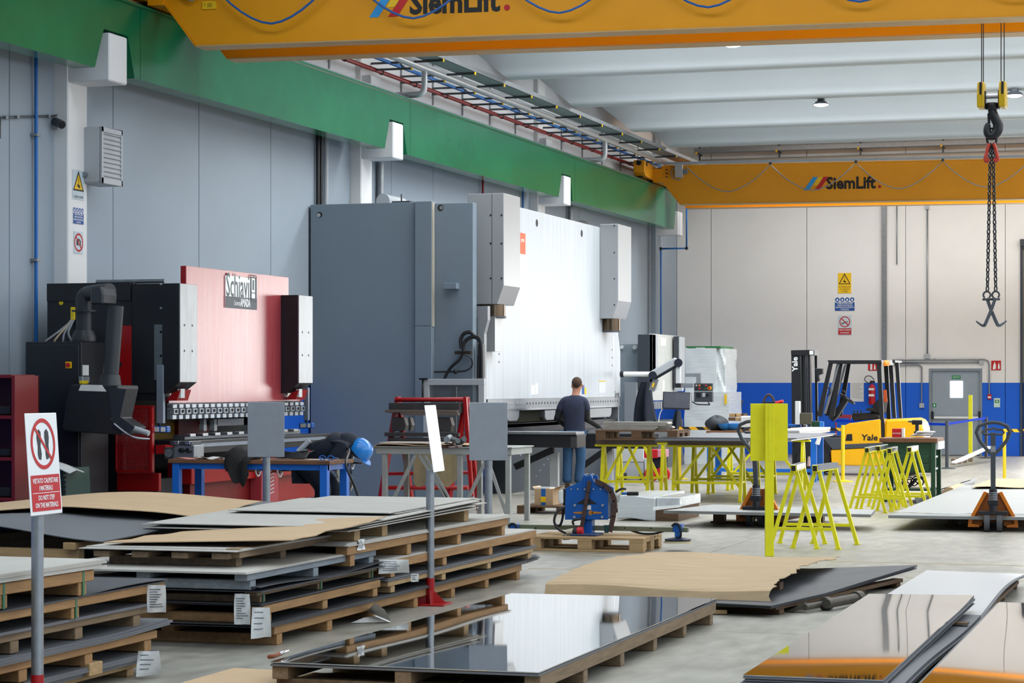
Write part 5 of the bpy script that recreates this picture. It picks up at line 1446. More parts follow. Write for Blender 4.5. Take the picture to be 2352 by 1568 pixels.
small_trestle('yellow trestle right beside the blank yellow sign post', G(1820, 1261), G(1846, 1246))
small_trestle('front yellow trestle with longest polished cap standing second from yellow sign', G(1869, 1261), G(1922, 1248))
small_trestle('leftmost of the yellow trestles before the forklift', G(1986, 1180), G(2012, 1168))
small_trestle('yellow trestle behind the front one in the forklift group', G(2012, 1172), G(2040, 1161))
small_trestle('middle yellow trestle in front of green workbench', G(2037, 1184), G(2062, 1170))
small_trestle('rightmost yellow trestle in front of green workbench', G(2082, 1178), G(2110, 1165))
def big_trestle(label, u0, u1, v, vfl=None, dl=None):
    p0, p1 = G(u0, v), G(u1, v)
    y = (p0.y + p1.y) / 2
    x0, x1 = p0.x, p1.x
    t = thing('steel_trestle', label, 'trestle', ((x0 + x1) / 2, y, 0), 0, 'large yellow steel trestles under the plates')
    h = 0.80
    w = (x1 - x0) / 2
    MB().box(-w - 0.12, 0.1, h - 0.03, w + 0.12, 0.2, h).build('top_bar', YELLOW, t, bevel=0.003)
    MB().box(-w - 0.1, 0.09, h, w + 0.1, 0.21, h + 0.07).build('steel_channel', mat('brown_mill_beam', '6E625A', 0.4, 0.5, var=0.2), t, bevel=0.003)
    for x in (-w, w):
        for yy in (0.0, 0.36):
            MB().bar((x, 0.15 + (yy - 0.15) * 0.12, h - 0.03), (x, yy, 0.012), 0.045, 0.045, (0, 1, 0)).build('leg', YELLOW, t)
            MB().box(x - 0.035, yy - 0.035, 0, x + 0.035, yy + 0.035, 0.012).build('foot', YELLOW, t)
        MB().bar((x, 0.02, 0.28), (x, 0.32, 0.28), 0.03, 0.03).build('cross_bar', YELLOW, t)
        MB().bar((x * 0.98, 0.03, 0.2), (x * 0.12, 0.13, h - 0.04), 0.035, 0.035, (0, 1, 0)).build('diagonal_brace', YELLOW, t)
    MB().bar((-w, 0.02, 0.27), (w, 0.02, 0.27), 0.03, 0.035).build('stretcher', YELLOW, t)
    return t
big_trestle('large yellow trestle under the pallet of profiles nearest worker', 1376, 1490, 1149)
big_trestle('large yellow trestle at the back under pallet of profiles', 1412, 1522, 1138)
big_trestle('front large yellow trestle under the long plates', 1540, 1705, 1152)
big_trestle('second large yellow trestle under the long plates', 1584, 1738, 1143)
big_trestle('third large yellow trestle under the long plates', 1622, 1775, 1135)
big_trestle('rearmost large yellow trestle under the long plates', 1666, 1845, 1127)
# plates lying on the trestles
yq = G(1540, 1152).y
pq = thing('sheet_stack', 'thin grey plates lying on yellow trestles behind yellow sign', 'sheet metal', (XY(1650, yq), yq + 1.5, 0.872))
for k in range(4):
    x0, x1 = XY(1512, yq) + 0.02 * k, XY(1770, yq) + 0.03 * k
    MB().box(x0, yq - 0.25 + 0.05 * k, 0.872 + k * 0.012, x1 + 0.3, yq + 3.3, 0.882 + k * 0.012).build('sheet', (SHEETG, STEEL, SHEETG, SHEETG)[k], pq, off=pq.location)
p2 = thing('sheet_stack', 'bright plate ends showing right of the blank yellow sign', 'sheet metal', (XY(1800, 36.5), 36.5, 0.872))
MB().box(XY(1790, 36.2), 35.62, 0.916, XY(1852, 36.2), 38.5, 0.955).build('sheet', BRIGHT, p2, bevel=0.004, off=p2.location)
MB().box(XY(1790, 36.2), 35.64, 0.871, XY(1850, 36.2), 38.5, 0.915).build('sheet', BRUSH, p2, off=p2.location)
# wooden pallet with steel profiles
yp_ = G(1376, 1149).y
def euro_pallet(label, loc, rz, m, s=1.0, group=None):
    t = thing('euro_pallet', label, 'pallet', loc, rz, group)
    for k in range(5):
        wd = 0.145 if k % 2 == 0 else 0.1
        y = 0.08 + 0.16 * k - 0.08
        yc = (0.0725, 0.24, 0.4, 0.56, 0.7275)[k]
        MB().box(0, yc - wd / 2, 0.122, 1.2, yc + wd / 2, 0.144).build('top_board', m, t, bevel=0.002)
    for x in (0.0, 0.5275, 1.055):
        MB().box(x, 0, 0.1, x + 0.145, 0.8, 0.122).build('stringer_board', m, t)
        for yc in (0.0, 0.3275, 0.655):
            MB().box(x, yc + (0 if yc else 0), 0.022, x + 0.145, yc + 0.145 if yc else 0.145, 0.1).build('block', m, t, bevel=0.003)
    for yc, wd in ((0.05, 0.1), (0.4, 0.145), (0.75, 0.1)):
        MB().box(0, yc - wd / 2, 0, 1.2, yc + wd / 2, 0.022).build('bottom_board', m, t, bevel=0.002)
    return t
euro_pallet('brown wooden pallet raised on yellow trestle beside the worker', (XY(1372, yp_), yp_ - 0.1, 0.871), 0, WOODD)
pf = thing('steel_profiles', 'pale angled steel profiles lying on raised wooden pallet', 'steel profiles', (XY(1450, yp_), yp_ + 0.2, 1.015))
for k, (u0, u1, dz, dy) in enumerate(((1382, 1512, 0.0, -0.05), (1384, 1535, 0.06, 0.0), (1440, 1538, 0.0, 0.2), (1400, 1530, 0.06, 0.25))):
    x0, x1 = XY(u0, yp_), XY(u1, yp_)
    MB().prism([(x0 + 0.05, 1.016 + dz), (x1 - 0.05, 1.016 + dz), (x1, 1.045 + dz), (x1 - 0.02, 1.068 + dz), (x0, 1.068 + dz), (x0 + 0.01, 1.04 + dz)], 1, yp_ + dy, yp_ + dy + 0.16).build('profile', mat('pale_zinc_profile', 'B8B6AC', 0.35, 0.5, var=0.15, scale=5), pf, off=pf.location)

# ================================================================== EUR pallet with vacuum lifter
cp = G(1477, 1270)
euro_pallet('light wooden pallet under the blue vacuum lifter', (cp.x - 1.2, cp.y, 0), R(0.5), WOODP)
LY = cp.y + 0.42
vl = thing('vacuum_lifter', 'blue vacuum sheet lifter with straps and side suction pads', 'lifting device', (XY(1355, LY), LY, 0.146))
O = vl.location
V = lambda u, v, d=0.0: PY(u, v, LY + d)
def VB(mb, name, m, par=None, bev=0.0): return mb.build(name, m, par or vl, bevel=bev, off=O)
def vpoly(pts, d0, d1): return MB().prism([(V(u, v).x, V(u, v).z) for u, v in pts], 1, LY + d0, LY + d1)
outl = [(1305, 1120), (1320, 1113), (1340, 1104), (1345, 1092), (1364, 1092), (1368, 1104), (1388, 1113), (1402, 1121), (1402, 1192), (1303, 1192), (1303, 1170)]
VB(vpoly(outl, -0.09, -0.075), 'front_plate', DBLUE, bev=0.003)
VB(vpoly(outl, 0.12, 0.135), 'rear_plate', DBLUE, bev=0.003)
VB(vpoly([(1310, 1125), (1398, 1125), (1398, 1188), (1310, 1188)], -0.07, 0.12), 'core', mat('lifter_core_dark', '1D2A3C', 0.5))
for u in (1348, 1361):
    VB(vpoly([(u - 2, 1120), (u + 2, 1120), (u + 2, 1090), (u - 2, 1088)], -0.1, -0.02), 'lifting_lug', DBLUE)
    VB(MB().cyl(V(u, 1090, -0.05), V(u, 1087.5, -0.05), 0.012, n=8), 'lug_tip', STEEL)
VB(MB().cyl(V(1344, 1104, -0.06), V(1365, 1104, -0.06), 0.026, n=12), 'lifting_pin', BLACK)
VB(flat(at(FY, (0, 0, 0)), [(0, 0)] * 3) if False else vpoly([(1329, 1156), (1354, 1140), (1377, 1156)], -0.095, -0.0905), 'plate_opening', INK)
for x in (1312, 1327, 1343, 1363, 1379):
    VB(MB().cyl(V(x, 1123, -0.09), V(x, 1123, -0.1), 0.009, n=8), 'rivet', STEEL)
for x, y in ((1320, 1160), (1384, 1160), (1319, 1187), (1383, 1187)):
    VB(MB().cyl(V(x, y, -0.09), V(x, y, -0.105), 0.014, n=10), 'bolt', STEEL)
VB(vpoly([(1347, 1159), (1363, 1159), (1363, 1169), (1347, 1169)], -0.094, -0.0905), 'rating_plate', PAPER)
OCH = mat('ochre_cutout', 'B9782A', 0.5)
for s in (-1, 1):
    c = V(1355 + s * 7, 1176)
    VB(MB().cyl((c.x, LY - 0.0905, c.z), (c.x, LY - 0.093, c.z), 0.024, n=16), 'level_mark', OCH)
    VB(vpoly([(1355 + s * 10, 1173), (1355 + s * 32, 1174.5), (1355 + s * 32, 1177.5), (1355 + s * 10, 1179)], -0.093, -0.0905), 'level_arrow', OCH)
VB(vpoly([(1341, 1192), (1363, 1192), (1363, 1228), (1341, 1228)], -0.06, 0.06), 'centre_leg', DBLUE, bev=0.006)
VB(MB().box(V(1325, 0).x, LY - 0.26, 0.146, V(1384, 0).x, LY + 0.05, 0.165), 'foot_plate', mat('foot_plate_blue', '22406A', 0.5), bev=0.004)
VB(MB().box(V(1166, 0).x, LY + 0.0, V(1370, 1218).z, V(1580, 0).x, LY + 0.06, V(1370, 1207).z), 'spreader_bar', mat('yellow_zinc_bar', '8A9078', 0.35, 0.7, var=0.15), bev=0.004)
for x in (1230, 1435, 1495):
    VB(MB().cyl(V(x, 1212.5, 0.001), V(x, 1212.5, -0.004), 0.009, n=8), 'bar_hole', INK)
for u in (1182, 1557):
    pad = VB(vpoly([(u - 10, 1203), (u + 10, 1203), (u + 11, 1220), (u + 5, 1221), (u + 5, 1233), (u - 6, 1233), (u - 6, 1221), (u - 11, 1220)], -0.03, 0.09), 'pad_mount', DBLUE, bev=0.006)
    c = V(u, 1236, 0.03)
    VB(MB().lathe((c.x, c.y, c.z - 0.02), [(0.13, 0.0), (0.135, 0.012), (0.05, 0.03)], 24), 'suction_pad', mat('pad_navy', '16243C', 0.5), pad)
    VB(MB().lathe((c.x, c.y, c.z - 0.045), [(0.15, 0.0), (0.12, 0.026)], 24), 'pad_lip', mat('pad_lip_beige', 'A69A78', 0.6), pad)
    VB(MB().tube(catmull([V(u - 14, 1208, -0.04), V(u - 6, 1202, -0.04), V(u + 3, 1206, -0.04), V(u + 7, 1220, -0.04), V(u + 6, 1234, -0.02)], 5), 0.011, 7), 'pad_hose', HOSE, pad)
for (pts, wd) in ((((1354, 1104), (1350, 1130), (1345, 1160), (1340, 1190), (1336, 1210)), 0.04), (((1368, 1104), (1388, 1114), (1404, 1128), (1412, 1150), (1409, 1185), (1401, 1220)), 0.05)):
    q = [V(u, v, -0.115) for u, v in pts]
    mb = MB()
    for a, b in zip(q, q[1:]):
        mb.bar(a, b + (b - a) * 0.04, wd, 0.006, (0, 1, 0))
    VB(mb, 'strap', STRAPBR)
VB(vpoly([(1394, 1204), (1408, 1204), (1404, 1222), (1396, 1222)], -0.13, -0.11), 'strap_end', TEAL)
VB(vpoly([(1288, 1126), (1298, 1123), (1299, 1155), (1293, 1157), (1288, 1150)], -0.1, 0.1), 'control_case', WPLAST, bev=0.01)
VB(vpoly([(1405, 1128), (1420, 1135), (1418, 1152), (1408, 1156)], -0.08, 0.1), 'pump_case', mat('pump_grey', '8B9092', 0.4), bev=0.01)
VB(vpoly([(1297, 1122), (1305, 1122), (1305, 1160), (1297, 1160)], -0.06, 0.1), 'side_frame', BLACK)
VB(MB().cyl(V(1428, 1133, 0.0), V(1446, 1133, 0.0), 0.013, n=10), 'handle_bar', BLUE)
VB(MB().cyl(V(1441, 1133.5, 0.0), V(1466, 1133.5, 0.0), 0.02, n=12), 'handle_grip', RUBBER)
VB(MB().tube(catmull([V(1414, 1130, -0.02), V(1424, 1124, -0.02), V(1430, 1122, -0.02), V(1438, 1123, -0.02)], 4), 0.012, 6), 'valve_lever', BLACK)
VB(MB().tube(catmull([V(1302, 1164, -0.05), V(1282, 1172, -0.1), V(1273, 1195, -0.12), V(1282, 1214, -0.12), V(1300, 1224, -0.14)], 6), 0.013, 8), 'power_cable', HOSE)
VB(MB().tube(catmull([V(1294, 1166, -0.02), V(1292, 1190, -0.02), V(1286, 1206, -0.02), V(1276, 1205, -0.02)], 6), 0.013, 8), 'power_cable', HOSE)
VB(MB().tube(catmull([V(1318, 1205, -0.1), V(1316, 1196, -0.1), V(1330, 1192, -0.1), V(1340, 1194, -0.1)], 5), 0.012, 7), 'air_hose', HOSE)
VB(MB().tube(catmull([V(1450, 1218, 0.03), V(1475, 1225, 0.03), V(1505, 1225, 0.03), V(1530, 1217, 0.03)], 5), 0.011, 7), 'air_hose', HOSE)
VB(MB().cyl(V(1302, 1222, -0.2), V(1318, 1220, -0.2), 0.03, 0.036, n=12), 'plug_body', mat('plug_cream', 'C9C0A4', 0.5))
VB(MB().cyl(V(1317, 1221, -0.2), V(1328, 1219, -0.2), 0.038, n=14), 'plug_collar', BLACK)
VB(MB().cyl(V(1327, 1219.5, -0.2), V(1339, 1219, -0.2), 0.042, n=14), 'plug_socket', SIGNR)
VB(vpoly([(1304, 1230), (1310, 1225), (1324, 1228), (1325, 1235), (1310, 1236)], -0.26, -0.2), 'plug_cover', TEAL)

# ================================================================== pallet trucks
def pallet_truck(label, base, rz, tilt):
    # local Y points along the forks (away from the handle)
    t = thing('pallet_truck', label, 'pallet truck', base, rz, 'orange pallet trucks')
    for s in (-1, 1):
        MB().cyl((s * 0.07 - 0.03, 0, 0.1), (s * 0.07 + 0.03, 0, 0.1), 0.1, n=22).build('wheel', mat('grey_tyre', '4A4C50', 0.6), t)
        MB().cyl((s * 0.07 - 0.034, 0, 0.1), (s * 0.07 + 0.034, 0, 0.1), 0.055, n=16).build('wheel_hub', BLACK, t)
        # orange side skirts
        MB().prism([(s * 0.06, 0.44), (s * 0.1, 0.45), (s * 0.275, 0.12), (s * 0.28, 0.045), (s * 0.15, 0.045), (s * 0.15, 0.075), (s * 0.235, 0.085), (s * 0.225, 0.13)], 1, 0.10, 0.15).build('skirt', ORANGE, t, bevel=0.003)
        MB().box(s * 0.12, 0.15, 0.055, s * 0.27, 1.15, 0.105).build('fork', ORANGE, t, bevel=0.004)
    MB().prism([(-0.24, 0.1), (0.24, 0.1), (0.07, 0.43), (-0.07, 0.43)], 1, 0.145, 0.17).build('back_plate', mat('dark_orange_plate', '9A5210', 0.5), t)
    MB().box(-0.16, -0.04, 0.19, 0.16, 0.04, 0.235).build('axle_bracket', BLACK, t, bevel=0.006)
    MB().cyl((0, 0, 0.2), (0, 0, 0.48), 0.045, n=14).build('pump_cylinder', BLACK, t)
    for k in range(5):
        MB().cyl((0, -0.001, 0.36 + k * 0.02), (0, -0.001, 0.368 + k * 0.02), 0.05, n=14).build('pump_spring', STEEL, t)
    MB().box(-0.06, -0.05, 0.3, 0.06, 0.06, 0.36).build('pump_block', BLACK, t, bevel=0.006)
    H = lambda x, z: (x, -tilt * (z - 0.45), z)
    MB().bar(H(0, 0.44), H(0, 1.12), 0.055, 0.035, (0, 1, 0)).build('tiller', DGREY, t, bevel=0.004)
    loop = [H(*p) for p in ((0, 0.86), (-0.07, 0.93), (-0.15, 1.03), (-0.185, 1.12), (-0.16, 1.19), (-0.08, 1.225), (0, 1.235), (0.08, 1.225), (0.16, 1.19), (0.185, 1.12), (0.15, 1.03), (0.07, 0.93))]
    sm = []
    for i in range(len(loop)):
        sm += [Vector(loop[i]).lerp(Vector(loop[(i + 1) % 12]), q) for q in (0.0, 0.5)]
    MB().tube(sm, 0.021, 8, True).build('handle_loop', DGREY, t)
    lev = [H(*p) for p in ((-0.12, 1.12), (-0.1, 1.15), (-0.03, 1.155), (0.0, 1.17), (0.03, 1.155), (0.1, 1.15), (0.12, 1.12), (0.1, 1.1), (0.03, 1.1), (-0.03, 1.1), (-0.1, 1.1))]
    MB().tube(lev, 0.014, 6, True).build('release_lever', DGREY, t)
    MB().bar(H(0, 0.9), H(0, 0.97), 0.057, 0.037, (0, 1, 0)).build('tiller_label', mat('scuffed_label', '9A9C9E', 0.6, var=0.5, scale=40), t)
    return t
pallet_truck('orange pallet truck with tall handle at right in front of grey plate', G(2281, 1221), R(6), 0.02)
pallet_truck('orange pallet truck standing behind the blank yellow sign', G(1737, 1208), R(-6), 0.16)
# grey plates on pallets in the middle distance
def plate_on_pallet(lab1, lab2, corners, z, m, n=2, blocks=()):
    t = thing('sheet_stack', lab1, 'sheet metal', (0, 0, 0))
    c = [G(u, v, z) for u, v in corners]
    o = sum(c, Vector()) / len(c)
    t.location = (o.x, o.y, z - 0.03)
    for k in range(n):
        z1 = z - 0.012 * k
        MB().add([(p.x, p.y, z1) for p in c] + [(p.x, p.y, z1 - 0.01) for p in c], [(0, 1, 2, 3), (7, 6, 5, 4)] + [(i, 4 + i, 4 + (i + 1) % 4, (i + 1) % 4) for i in range(4)]).build('sheet', m, t, off=t.location)
    b = thing('low_pallet', lab2, 'pallet', (o.x, o.y, 0))
    for (u, v, w) in blocks:
        p = G(u, v, 0.0)
        MB().box(p.x - w / 2, p.y, 0.0, p.x + w / 2, p.y + 0.16, z - 0.012 * n - 0.035).build('block', WOODG, b, bevel=0.003, off=b.location)
    xs_ = [G(u, v, 0).x for u, v, w in blocks]
    yb_ = min(G(u, v, 0).y for u, v, w in blocks)
    MB().box(min(xs_) - 0.1, yb_, z - 0.012 * n - 0.034, max(xs_) + 0.1, yb_ + 0.9, z - 0.012 * n).build('deck_board', WOODG, b, off=b.location)
    MB().box(min(xs_) - 0.1, yb_ + 0.01, 0.0, max(xs_) + 0.1, yb_ + 0.1, 0.02).build('bottom_board', WOODG, b, off=b.location)
    return t
plate_on_pallet('broad grey plate stack under right hand pallet truck', 'dark block pallet under the broad grey plate at right', [(2040, 1183), (2420, 1188), (2420, 1118), (2215, 1113)], 0.17, SHEETP, 3, ((2190, 1207, 0.12), (2250, 1208, 0.12), (2345, 1210, 0.12)))
plate_on_pallet('wide grey plate stack behind the blank yellow sign', 'grey block pallet under the wide plate behind yellow sign', [(1524, 1172), (2000, 1181), (2010, 1170), (1640, 1158)], 0.19, SHEETP, 3, ((1650, 1201, 0.13), (1700, 1202, 0.1), (1858, 1204, 0.13), (1880, 1204, 0.1)))
fm_ = lambda a, b: G(2045, 1178, 0.19).lerp(G(2420, 1180, 0.19), a) + Vector((0, 0.06 * b, 0.004 * math.sin(a * 14)))
tag(MB().sheet(lambda a, b: fm_(a, b), 30, 3, 0.004).build('plastic_film', mat('shiny_film_edge', 'D8DEE2', 0.1, 0.6, var=0.2, scale=6), bevel=0), 'shiny protective film along edge of the broad grey plate', 'plastic film')
tag(MB().sheet(lambda a, b: G(2230, 1118, 0.2).lerp(G(2420, 1118, 0.2), a).lerp(G(2275, 1100, 0.2).lerp(G(2420, 1098, 0.2), a), b) + Vector((0, 0, 0.01 * math.sin(a * 8))), 10, 6, 0.005).build('cardboard_sheet', CARD), 'tan cardboard sheet at far right behind the grey plate', 'cardboard')
# shrink wrapped white parcel on a pallet behind the lifter
wpk = thing('wrapped_parcel', 'low white plastic wrapped parcel on pallet behind the vacuum lifter', 'parcel', G(1455, 1196))
O = wpk.location
a0, a1 = G(1418, 1195), G(1498, 1198)
MB().sheet(lambda a, b: Vector((a0.x + (a1.x - a0.x) * a, a0.y + 1.6 * b, 0.30 + 0.015 * math.sin(a * 5) * (1 - b))), 8, 6, 0.285).build('wrapped_block', WRAP, wpk, bevel=0.01, off=O)
MB().box(a1.x + 0.002, a0.y + 0.05, 0.17, a1.x + 0.3, a0.y + 1.2, 0.29).build('wrapped_end', mat('shiny_wrap_end', 'E8EEF2', 0.1, 0.2, var=0.3, scale=12, bump=0.4), wpk, bevel=0.01, off=O)
MB().box(a1.x + 0.002, a0.y + 0.05, 0.0, a1.x + 0.28, a0.y + 1.2, 0.168).build('pallet_base', WOODD, wpk, bevel=0.004, off=O)
MB().add([G(1500, 1163, 0.26), G(1578, 1158, 0.26), G(1560, 1165, 0.25), G(1500, 1172, 0.25)], [(0, 1, 2, 3)]).build('loose_flap', WRAP, wpk, off=O)
# carton on pallet
bxp = G(1230, 1180)
bx = thing('cardboard_carton', 'open cardboard box with blue tape on dark pallet by the press', 'box', PY(1255, 1160, bxp.y + 0.2))
yb3 = bxp.y + 0.2
O = bx.location
byY(MB(), 1228, 1122, 1270, 1160, yb3, 0.35).build('box_body', CARD, bx, off=O)
byY(MB(), 1243, 1122, 1253, 1160, yb3 - 0.003, 0.003).build('blue_tape', mat('blue_tape', '1464B4', 0.4), bx, off=O)
byY(MB(), 1242, 1140, 1254, 1153, yb3 - 0.006, 0.003).build('yellow_label', SIGNY, bx, off=O)
for (u0, u1, uu) in ((1228, 1222, 1), (1270, 1284, -1)):
    p0, p1 = PY(u0, 1123, yb3), PY(u1, 1117, yb3)
    MB().add([(p0.x, yb3, p0.z), (p0.x, yb3 + 0.35, p0.z), (p1.x, yb3 + 0.35, p1.z), (p1.x, yb3, p1.z), (p0.x + 0.004, yb3, p0.z), (p0.x + 0.004, yb3 + 0.35, p0.z), (p1.x + 0.004, yb3 + 0.35, p1.z), (p1.x + 0.004, yb3, p1.z)], [(0, 1, 2, 3), (7, 6, 5, 4), (0, 3, 7, 4), (1, 5, 6, 2), (2, 6, 7, 3)]).build('flap', CARD, bx, off=O)
byY(MB(), 1229, 1119, 1262, 1124, yb3 + 0.05, 0.25).build('plastic_lining', WRAP, bx, off=O)
euro_pallet('dark wooden pallet under the open cardboard box', (XY(1195, yb3), yb3 - 0.15, PY(1250, 1160, yb3).z - 0.145), 0, WOODD)
# ================================================================== benches
def bench(label, x0, x1, y0, y1, h, mtop, mleg, leg=0.08, tt=0.04, rail=0.06, name='workbench'):
    t = thing(name, label, 'workbench', ((x0 + x1) / 2, (y0 + y1) / 2, 0))
    w, d = (x1 - x0) / 2, (y1 - y0) / 2
    MB().box(-w, -d, h - tt, w, d, h).build('bench_top', mtop, t, bevel=0.004)
    for sx in (-1, 1):
        for sy in (-1, 1):
            xx, yy = sx * (w - leg / 2 - 0.04), sy * (d - leg / 2 - 0.02)
            MB().box(xx - leg / 2, yy - leg / 2, 0, xx + leg / 2, yy + leg / 2, h - tt).build('leg', mleg, t, bevel=0.003)
    for sy in (-1, 1):
        MB().box(-w + 0.04, sy * (d - 0.06) - 0.02, h - tt - rail, w - 0.04, sy * (d - 0.06) + 0.02, h - tt).build('apron', mleg, t)
    for sx in (-1, 1):
        MB().box(sx * (w - 0.08) - 0.02, -d + 0.04, h - tt - rail, sx * (w - 0.08) + 0.02, d - 0.04, h - tt).build('apron', mleg, t)
    return t
BX0, BX1, BY0, BY1, BH = -10.62, -8.80, 21.95, 22.62, 0.88
bench('blue steel workbench with brown top in front of the red press', BX0, BX1, BY0, BY1, BH, BENCHTOP, BLUE)
B = lambda u, v: G(u, v, BH + 0.002)
# things on the blue bench
rg = lambda a, b: Vector((-9.93 + 0.26 * a + 0.03 * math.sin(b * 6), 22.25 - 0.34 * min(b * 1.6, 1) , 0.95 + 0.05 * math.sin(a * 5 + 1) - 0.30 * max(0, b - 0.55) / 0.45 * (1 - 0.5 * abs(a - 0.45)) + 0.03 * math.sin(a * 13 + b * 7))) + Vector((0, -0.02 * math.sin(a * 9), 0))
tag(MB().sheet(rg, 14, 18, 0.02).build('black_rag', mat('black_cloth', '1D1B1B', 0.9, var=0.3, scale=15, bump=0.2)), 'black cloth hanging over front edge of the blue bench', 'cloth')
tag(MB().sheet(lambda a, b: B(397, 1053) + Vector((0.3 * a, 0.16 * b, 0.004 + 0.006 * math.sin(a * 7))), 6, 4, 0.002).build('pink_paper', mat('pink_paper', 'E08A86', 0.7)), 'pink paper lying on the blue bench', 'paper')
tag(MB().sheet(lambda a, b: B(452, 1054) + Vector((0.25 * a, 0.2 * b, 0.012 + 0.012 * math.sin(a * 7 + b * 5))), 8, 6, 0.003).build('white_rag', PAPER), 'crumpled white paper on blue bench left of the cloth', 'paper')
tag(MB().sheet(lambda a, b: B(556, 1052) + Vector((0.14 * a, 0.12 * b, 0.06 * math.sin(a * 3.1) * (1 - b) + 0.01)), 8, 6, 0.004).build('work_glove', WPLAST), 'white work glove on blue bench right of the cloth', 'glove')
tag(MB().sheet(lambda a, b: B(700, 1056) + Vector((0.22 * a, 0.15 * b, 0.004)), 4, 4, 0.002).build('note_paper', PAPER), 'white note paper beside the angle grinder on blue bench', 'paper')
gr = thing('angle_grinder', 'angle grinder with coiled black cable on the blue bench', 'power tool', B(690, 1050))
o_ = gr.location
gp0 = B(685, 1050) + Vector((0, 0, 0.06))
MB().cyl(gp0, gp0 + Vector((0.12, 0.03, 0.12)), 0.03, n=12).build('grinder_body', LGREY, gr, off=o_)
MB().cyl(gp0 + Vector((0.05, 0, -0.02)), gp0 + Vector((0.12, 0, -0.01)), 0.045, n=14).build('gear_head', GALV, gr, off=o_)
MB().cyl(gp0 + Vector((0.13, -0.01, -0.03)), gp0 + Vector((0.15, -0.01, -0.03)), 0.05, n=14).build('disc_guard', SIGNR, gr, off=o_)
for k in range(5):
    c = B(668, 1054) + Vector((0, 0.02 * k, 0.02 + 0.012 * k))
    MB().tube([c + Vector((0.17 * math.cos(t), 0.09 * math.sin(t), 0.01 * math.sin(2 * t))) for t in [2 * math.pi * i / 24 for i in range(24)]], 0.008, 6, True).build('cable_coil', HOSE, gr, off=o_)
hs = [B(705, 1052) + Vector((0, 0, 0.05)), B(750, 1050) + Vector((0, 0, 0.09)), B(800, 1052) + Vector((0, 0, 0.10)), Vector((-8.72, 22.2, 0.83)), Vector((-8.6, 22.2, 0.55)), Vector((-8.47, 22.2, 0.15)), Vector((-8.4, 22.2, 0.02))]
tag(MB().tube(catmull(hs, 6), 0.014, 8).build('air_hose', HOSE), 'black hose arching off right end of the blue bench', 'hose')
gl = thing('safety_glasses', 'blue framed safety glasses on the blue bench', 'glasses', B(750, 1058))
o_ = gl.location
for dx in (-0.045, 0.045):
    MB().tube([o_ + Vector((dx + 0.035 * math.cos(t), 0, 0.03 + 0.022 * math.sin(t))) for t in [2 * math.pi * i / 12 for i in range(12)]], 0.005, 5, True).build('rim', BLUE, gl, off=o_)
    MB().tube([o_ + Vector((dx * 1.8, 0, 0.035)), o_ + Vector((dx * 1.9, 0.12, 0.02))], 0.004, 5).build('temple', BLUE, gl, off=o_)
# grey steel table
TX0, TX1, TY0, TY1, TH = -9.92, -8.2, 26.25, 27.1, 0.93
gt = thing('steel_table', 'grey tubular steel table with cardboard on top before red rack', 'table', ((TX0 + TX1) / 2, (TY0 + TY1) / 2, 0))
O = gt.location
def GT(mb, n_, m, bev=0.003): return mb.build(n_, m, gt, bevel=bev, off=O)
TGREY = mat('old_grey_table_paint', 'A3A6A2', 0.5, var=0.18, scale=6)
GT(MB().box(TX0, TY0, TH - 0.11, TX1, TY1, TH - 0.03), 'table_frame', TGREY)
GT(MB().box(TX0 - 0.02, TY0 - 0.02, TH - 0.03, TX1 + 0.02, TY1 + 0.02, TH - 0.015), 'table_top', TGREY)
for x in (TX0 + 0.1, -8.86, TX1 - 0.05):
    for y in (TY0 + 0.04, TY1 - 0.04):
        GT(MB().box(x - 0.03, y - 0.03, 0, x + 0.03, y + 0.03, TH - 0.11), 'leg', TGREY)
for (x0, x1) in ((TX0 + 0.1, TX0 + 0.5), (-8.86, TX0 + 0.55), (-8.86, -9.5 + 0.2), (-8.86, TX1 - 0.3), (TX1 - 0.05, TX1 - 0.32)):
    GT(MB().bar((x0, TY0 + 0.02, 0.06), (x1, TY0 + 0.02, TH - 0.12), 0.04, 0.025, (0, 1, 0)), 'brace', TGREY)
tag(MB().sheet(lambda a, b: Vector((TX0 - 0.03 + 1.2 * a, TY0 - 0.03 + 0.8 * b, TH + 0.006 + 0.008 * math.sin(a * 9) - 0.2 * max(0, 0.04 - a) * 5)), 24, 6, 0.006).build('cardboard_sheet', CARD), 'cardboard sheet covering the grey steel table', 'cardboard')
tag(MB().box(TX0 + 0.02, TY0 + 0.05, TH + 0.016, TX0 + 0.8, TY0 + 0.5, TH + 0.03).build('white_sheet_offcut', SHEETL), 'pale sheet offcut on cardboard of the grey table', 'sheet metal')
tag(MB().sheet(lambda a, b: Vector((TX0 + 0.14 + 0.62 * a, TY1 + 0.1 - 0.06 * math.sin(a * 9), TH - 0.13 - (0.36 + 0.05 * math.sin(a * 11)) * b)), 16, 8, 0.008).build('hanging_cloth', mat('cream_cloth', 'C6BCA4', 0.9, var=0.15)), 'cream cloth hanging behind the grey steel table', 'cloth')
ag = thing('angle_grinder', 'large grey angle grinder with brown cable on the grey table', 'power tool', G(1040, 1022, TH + 0.02))
o_ = ag.location
MB().cyl(G(1028, 1006, TH + 0.1), G(1052, 1012, TH + 0.08), 0.03, n=14).build('grinder_body', mat('grinder_grey', '6E7678', 0.4), ag, off=o_)
MB().cyl(G(1052, 1021, TH + 0.02), G(1066, 1008, TH + 0.09), 0.035, n=14).build('motor', DGREY, ag, off=o_)
MB().cyl(G(1026, 1009, TH + 0.1), G(1033, 1004, TH + 0.1), 0.036, n=14).build('gear_head', GALV, ag, off=o_)
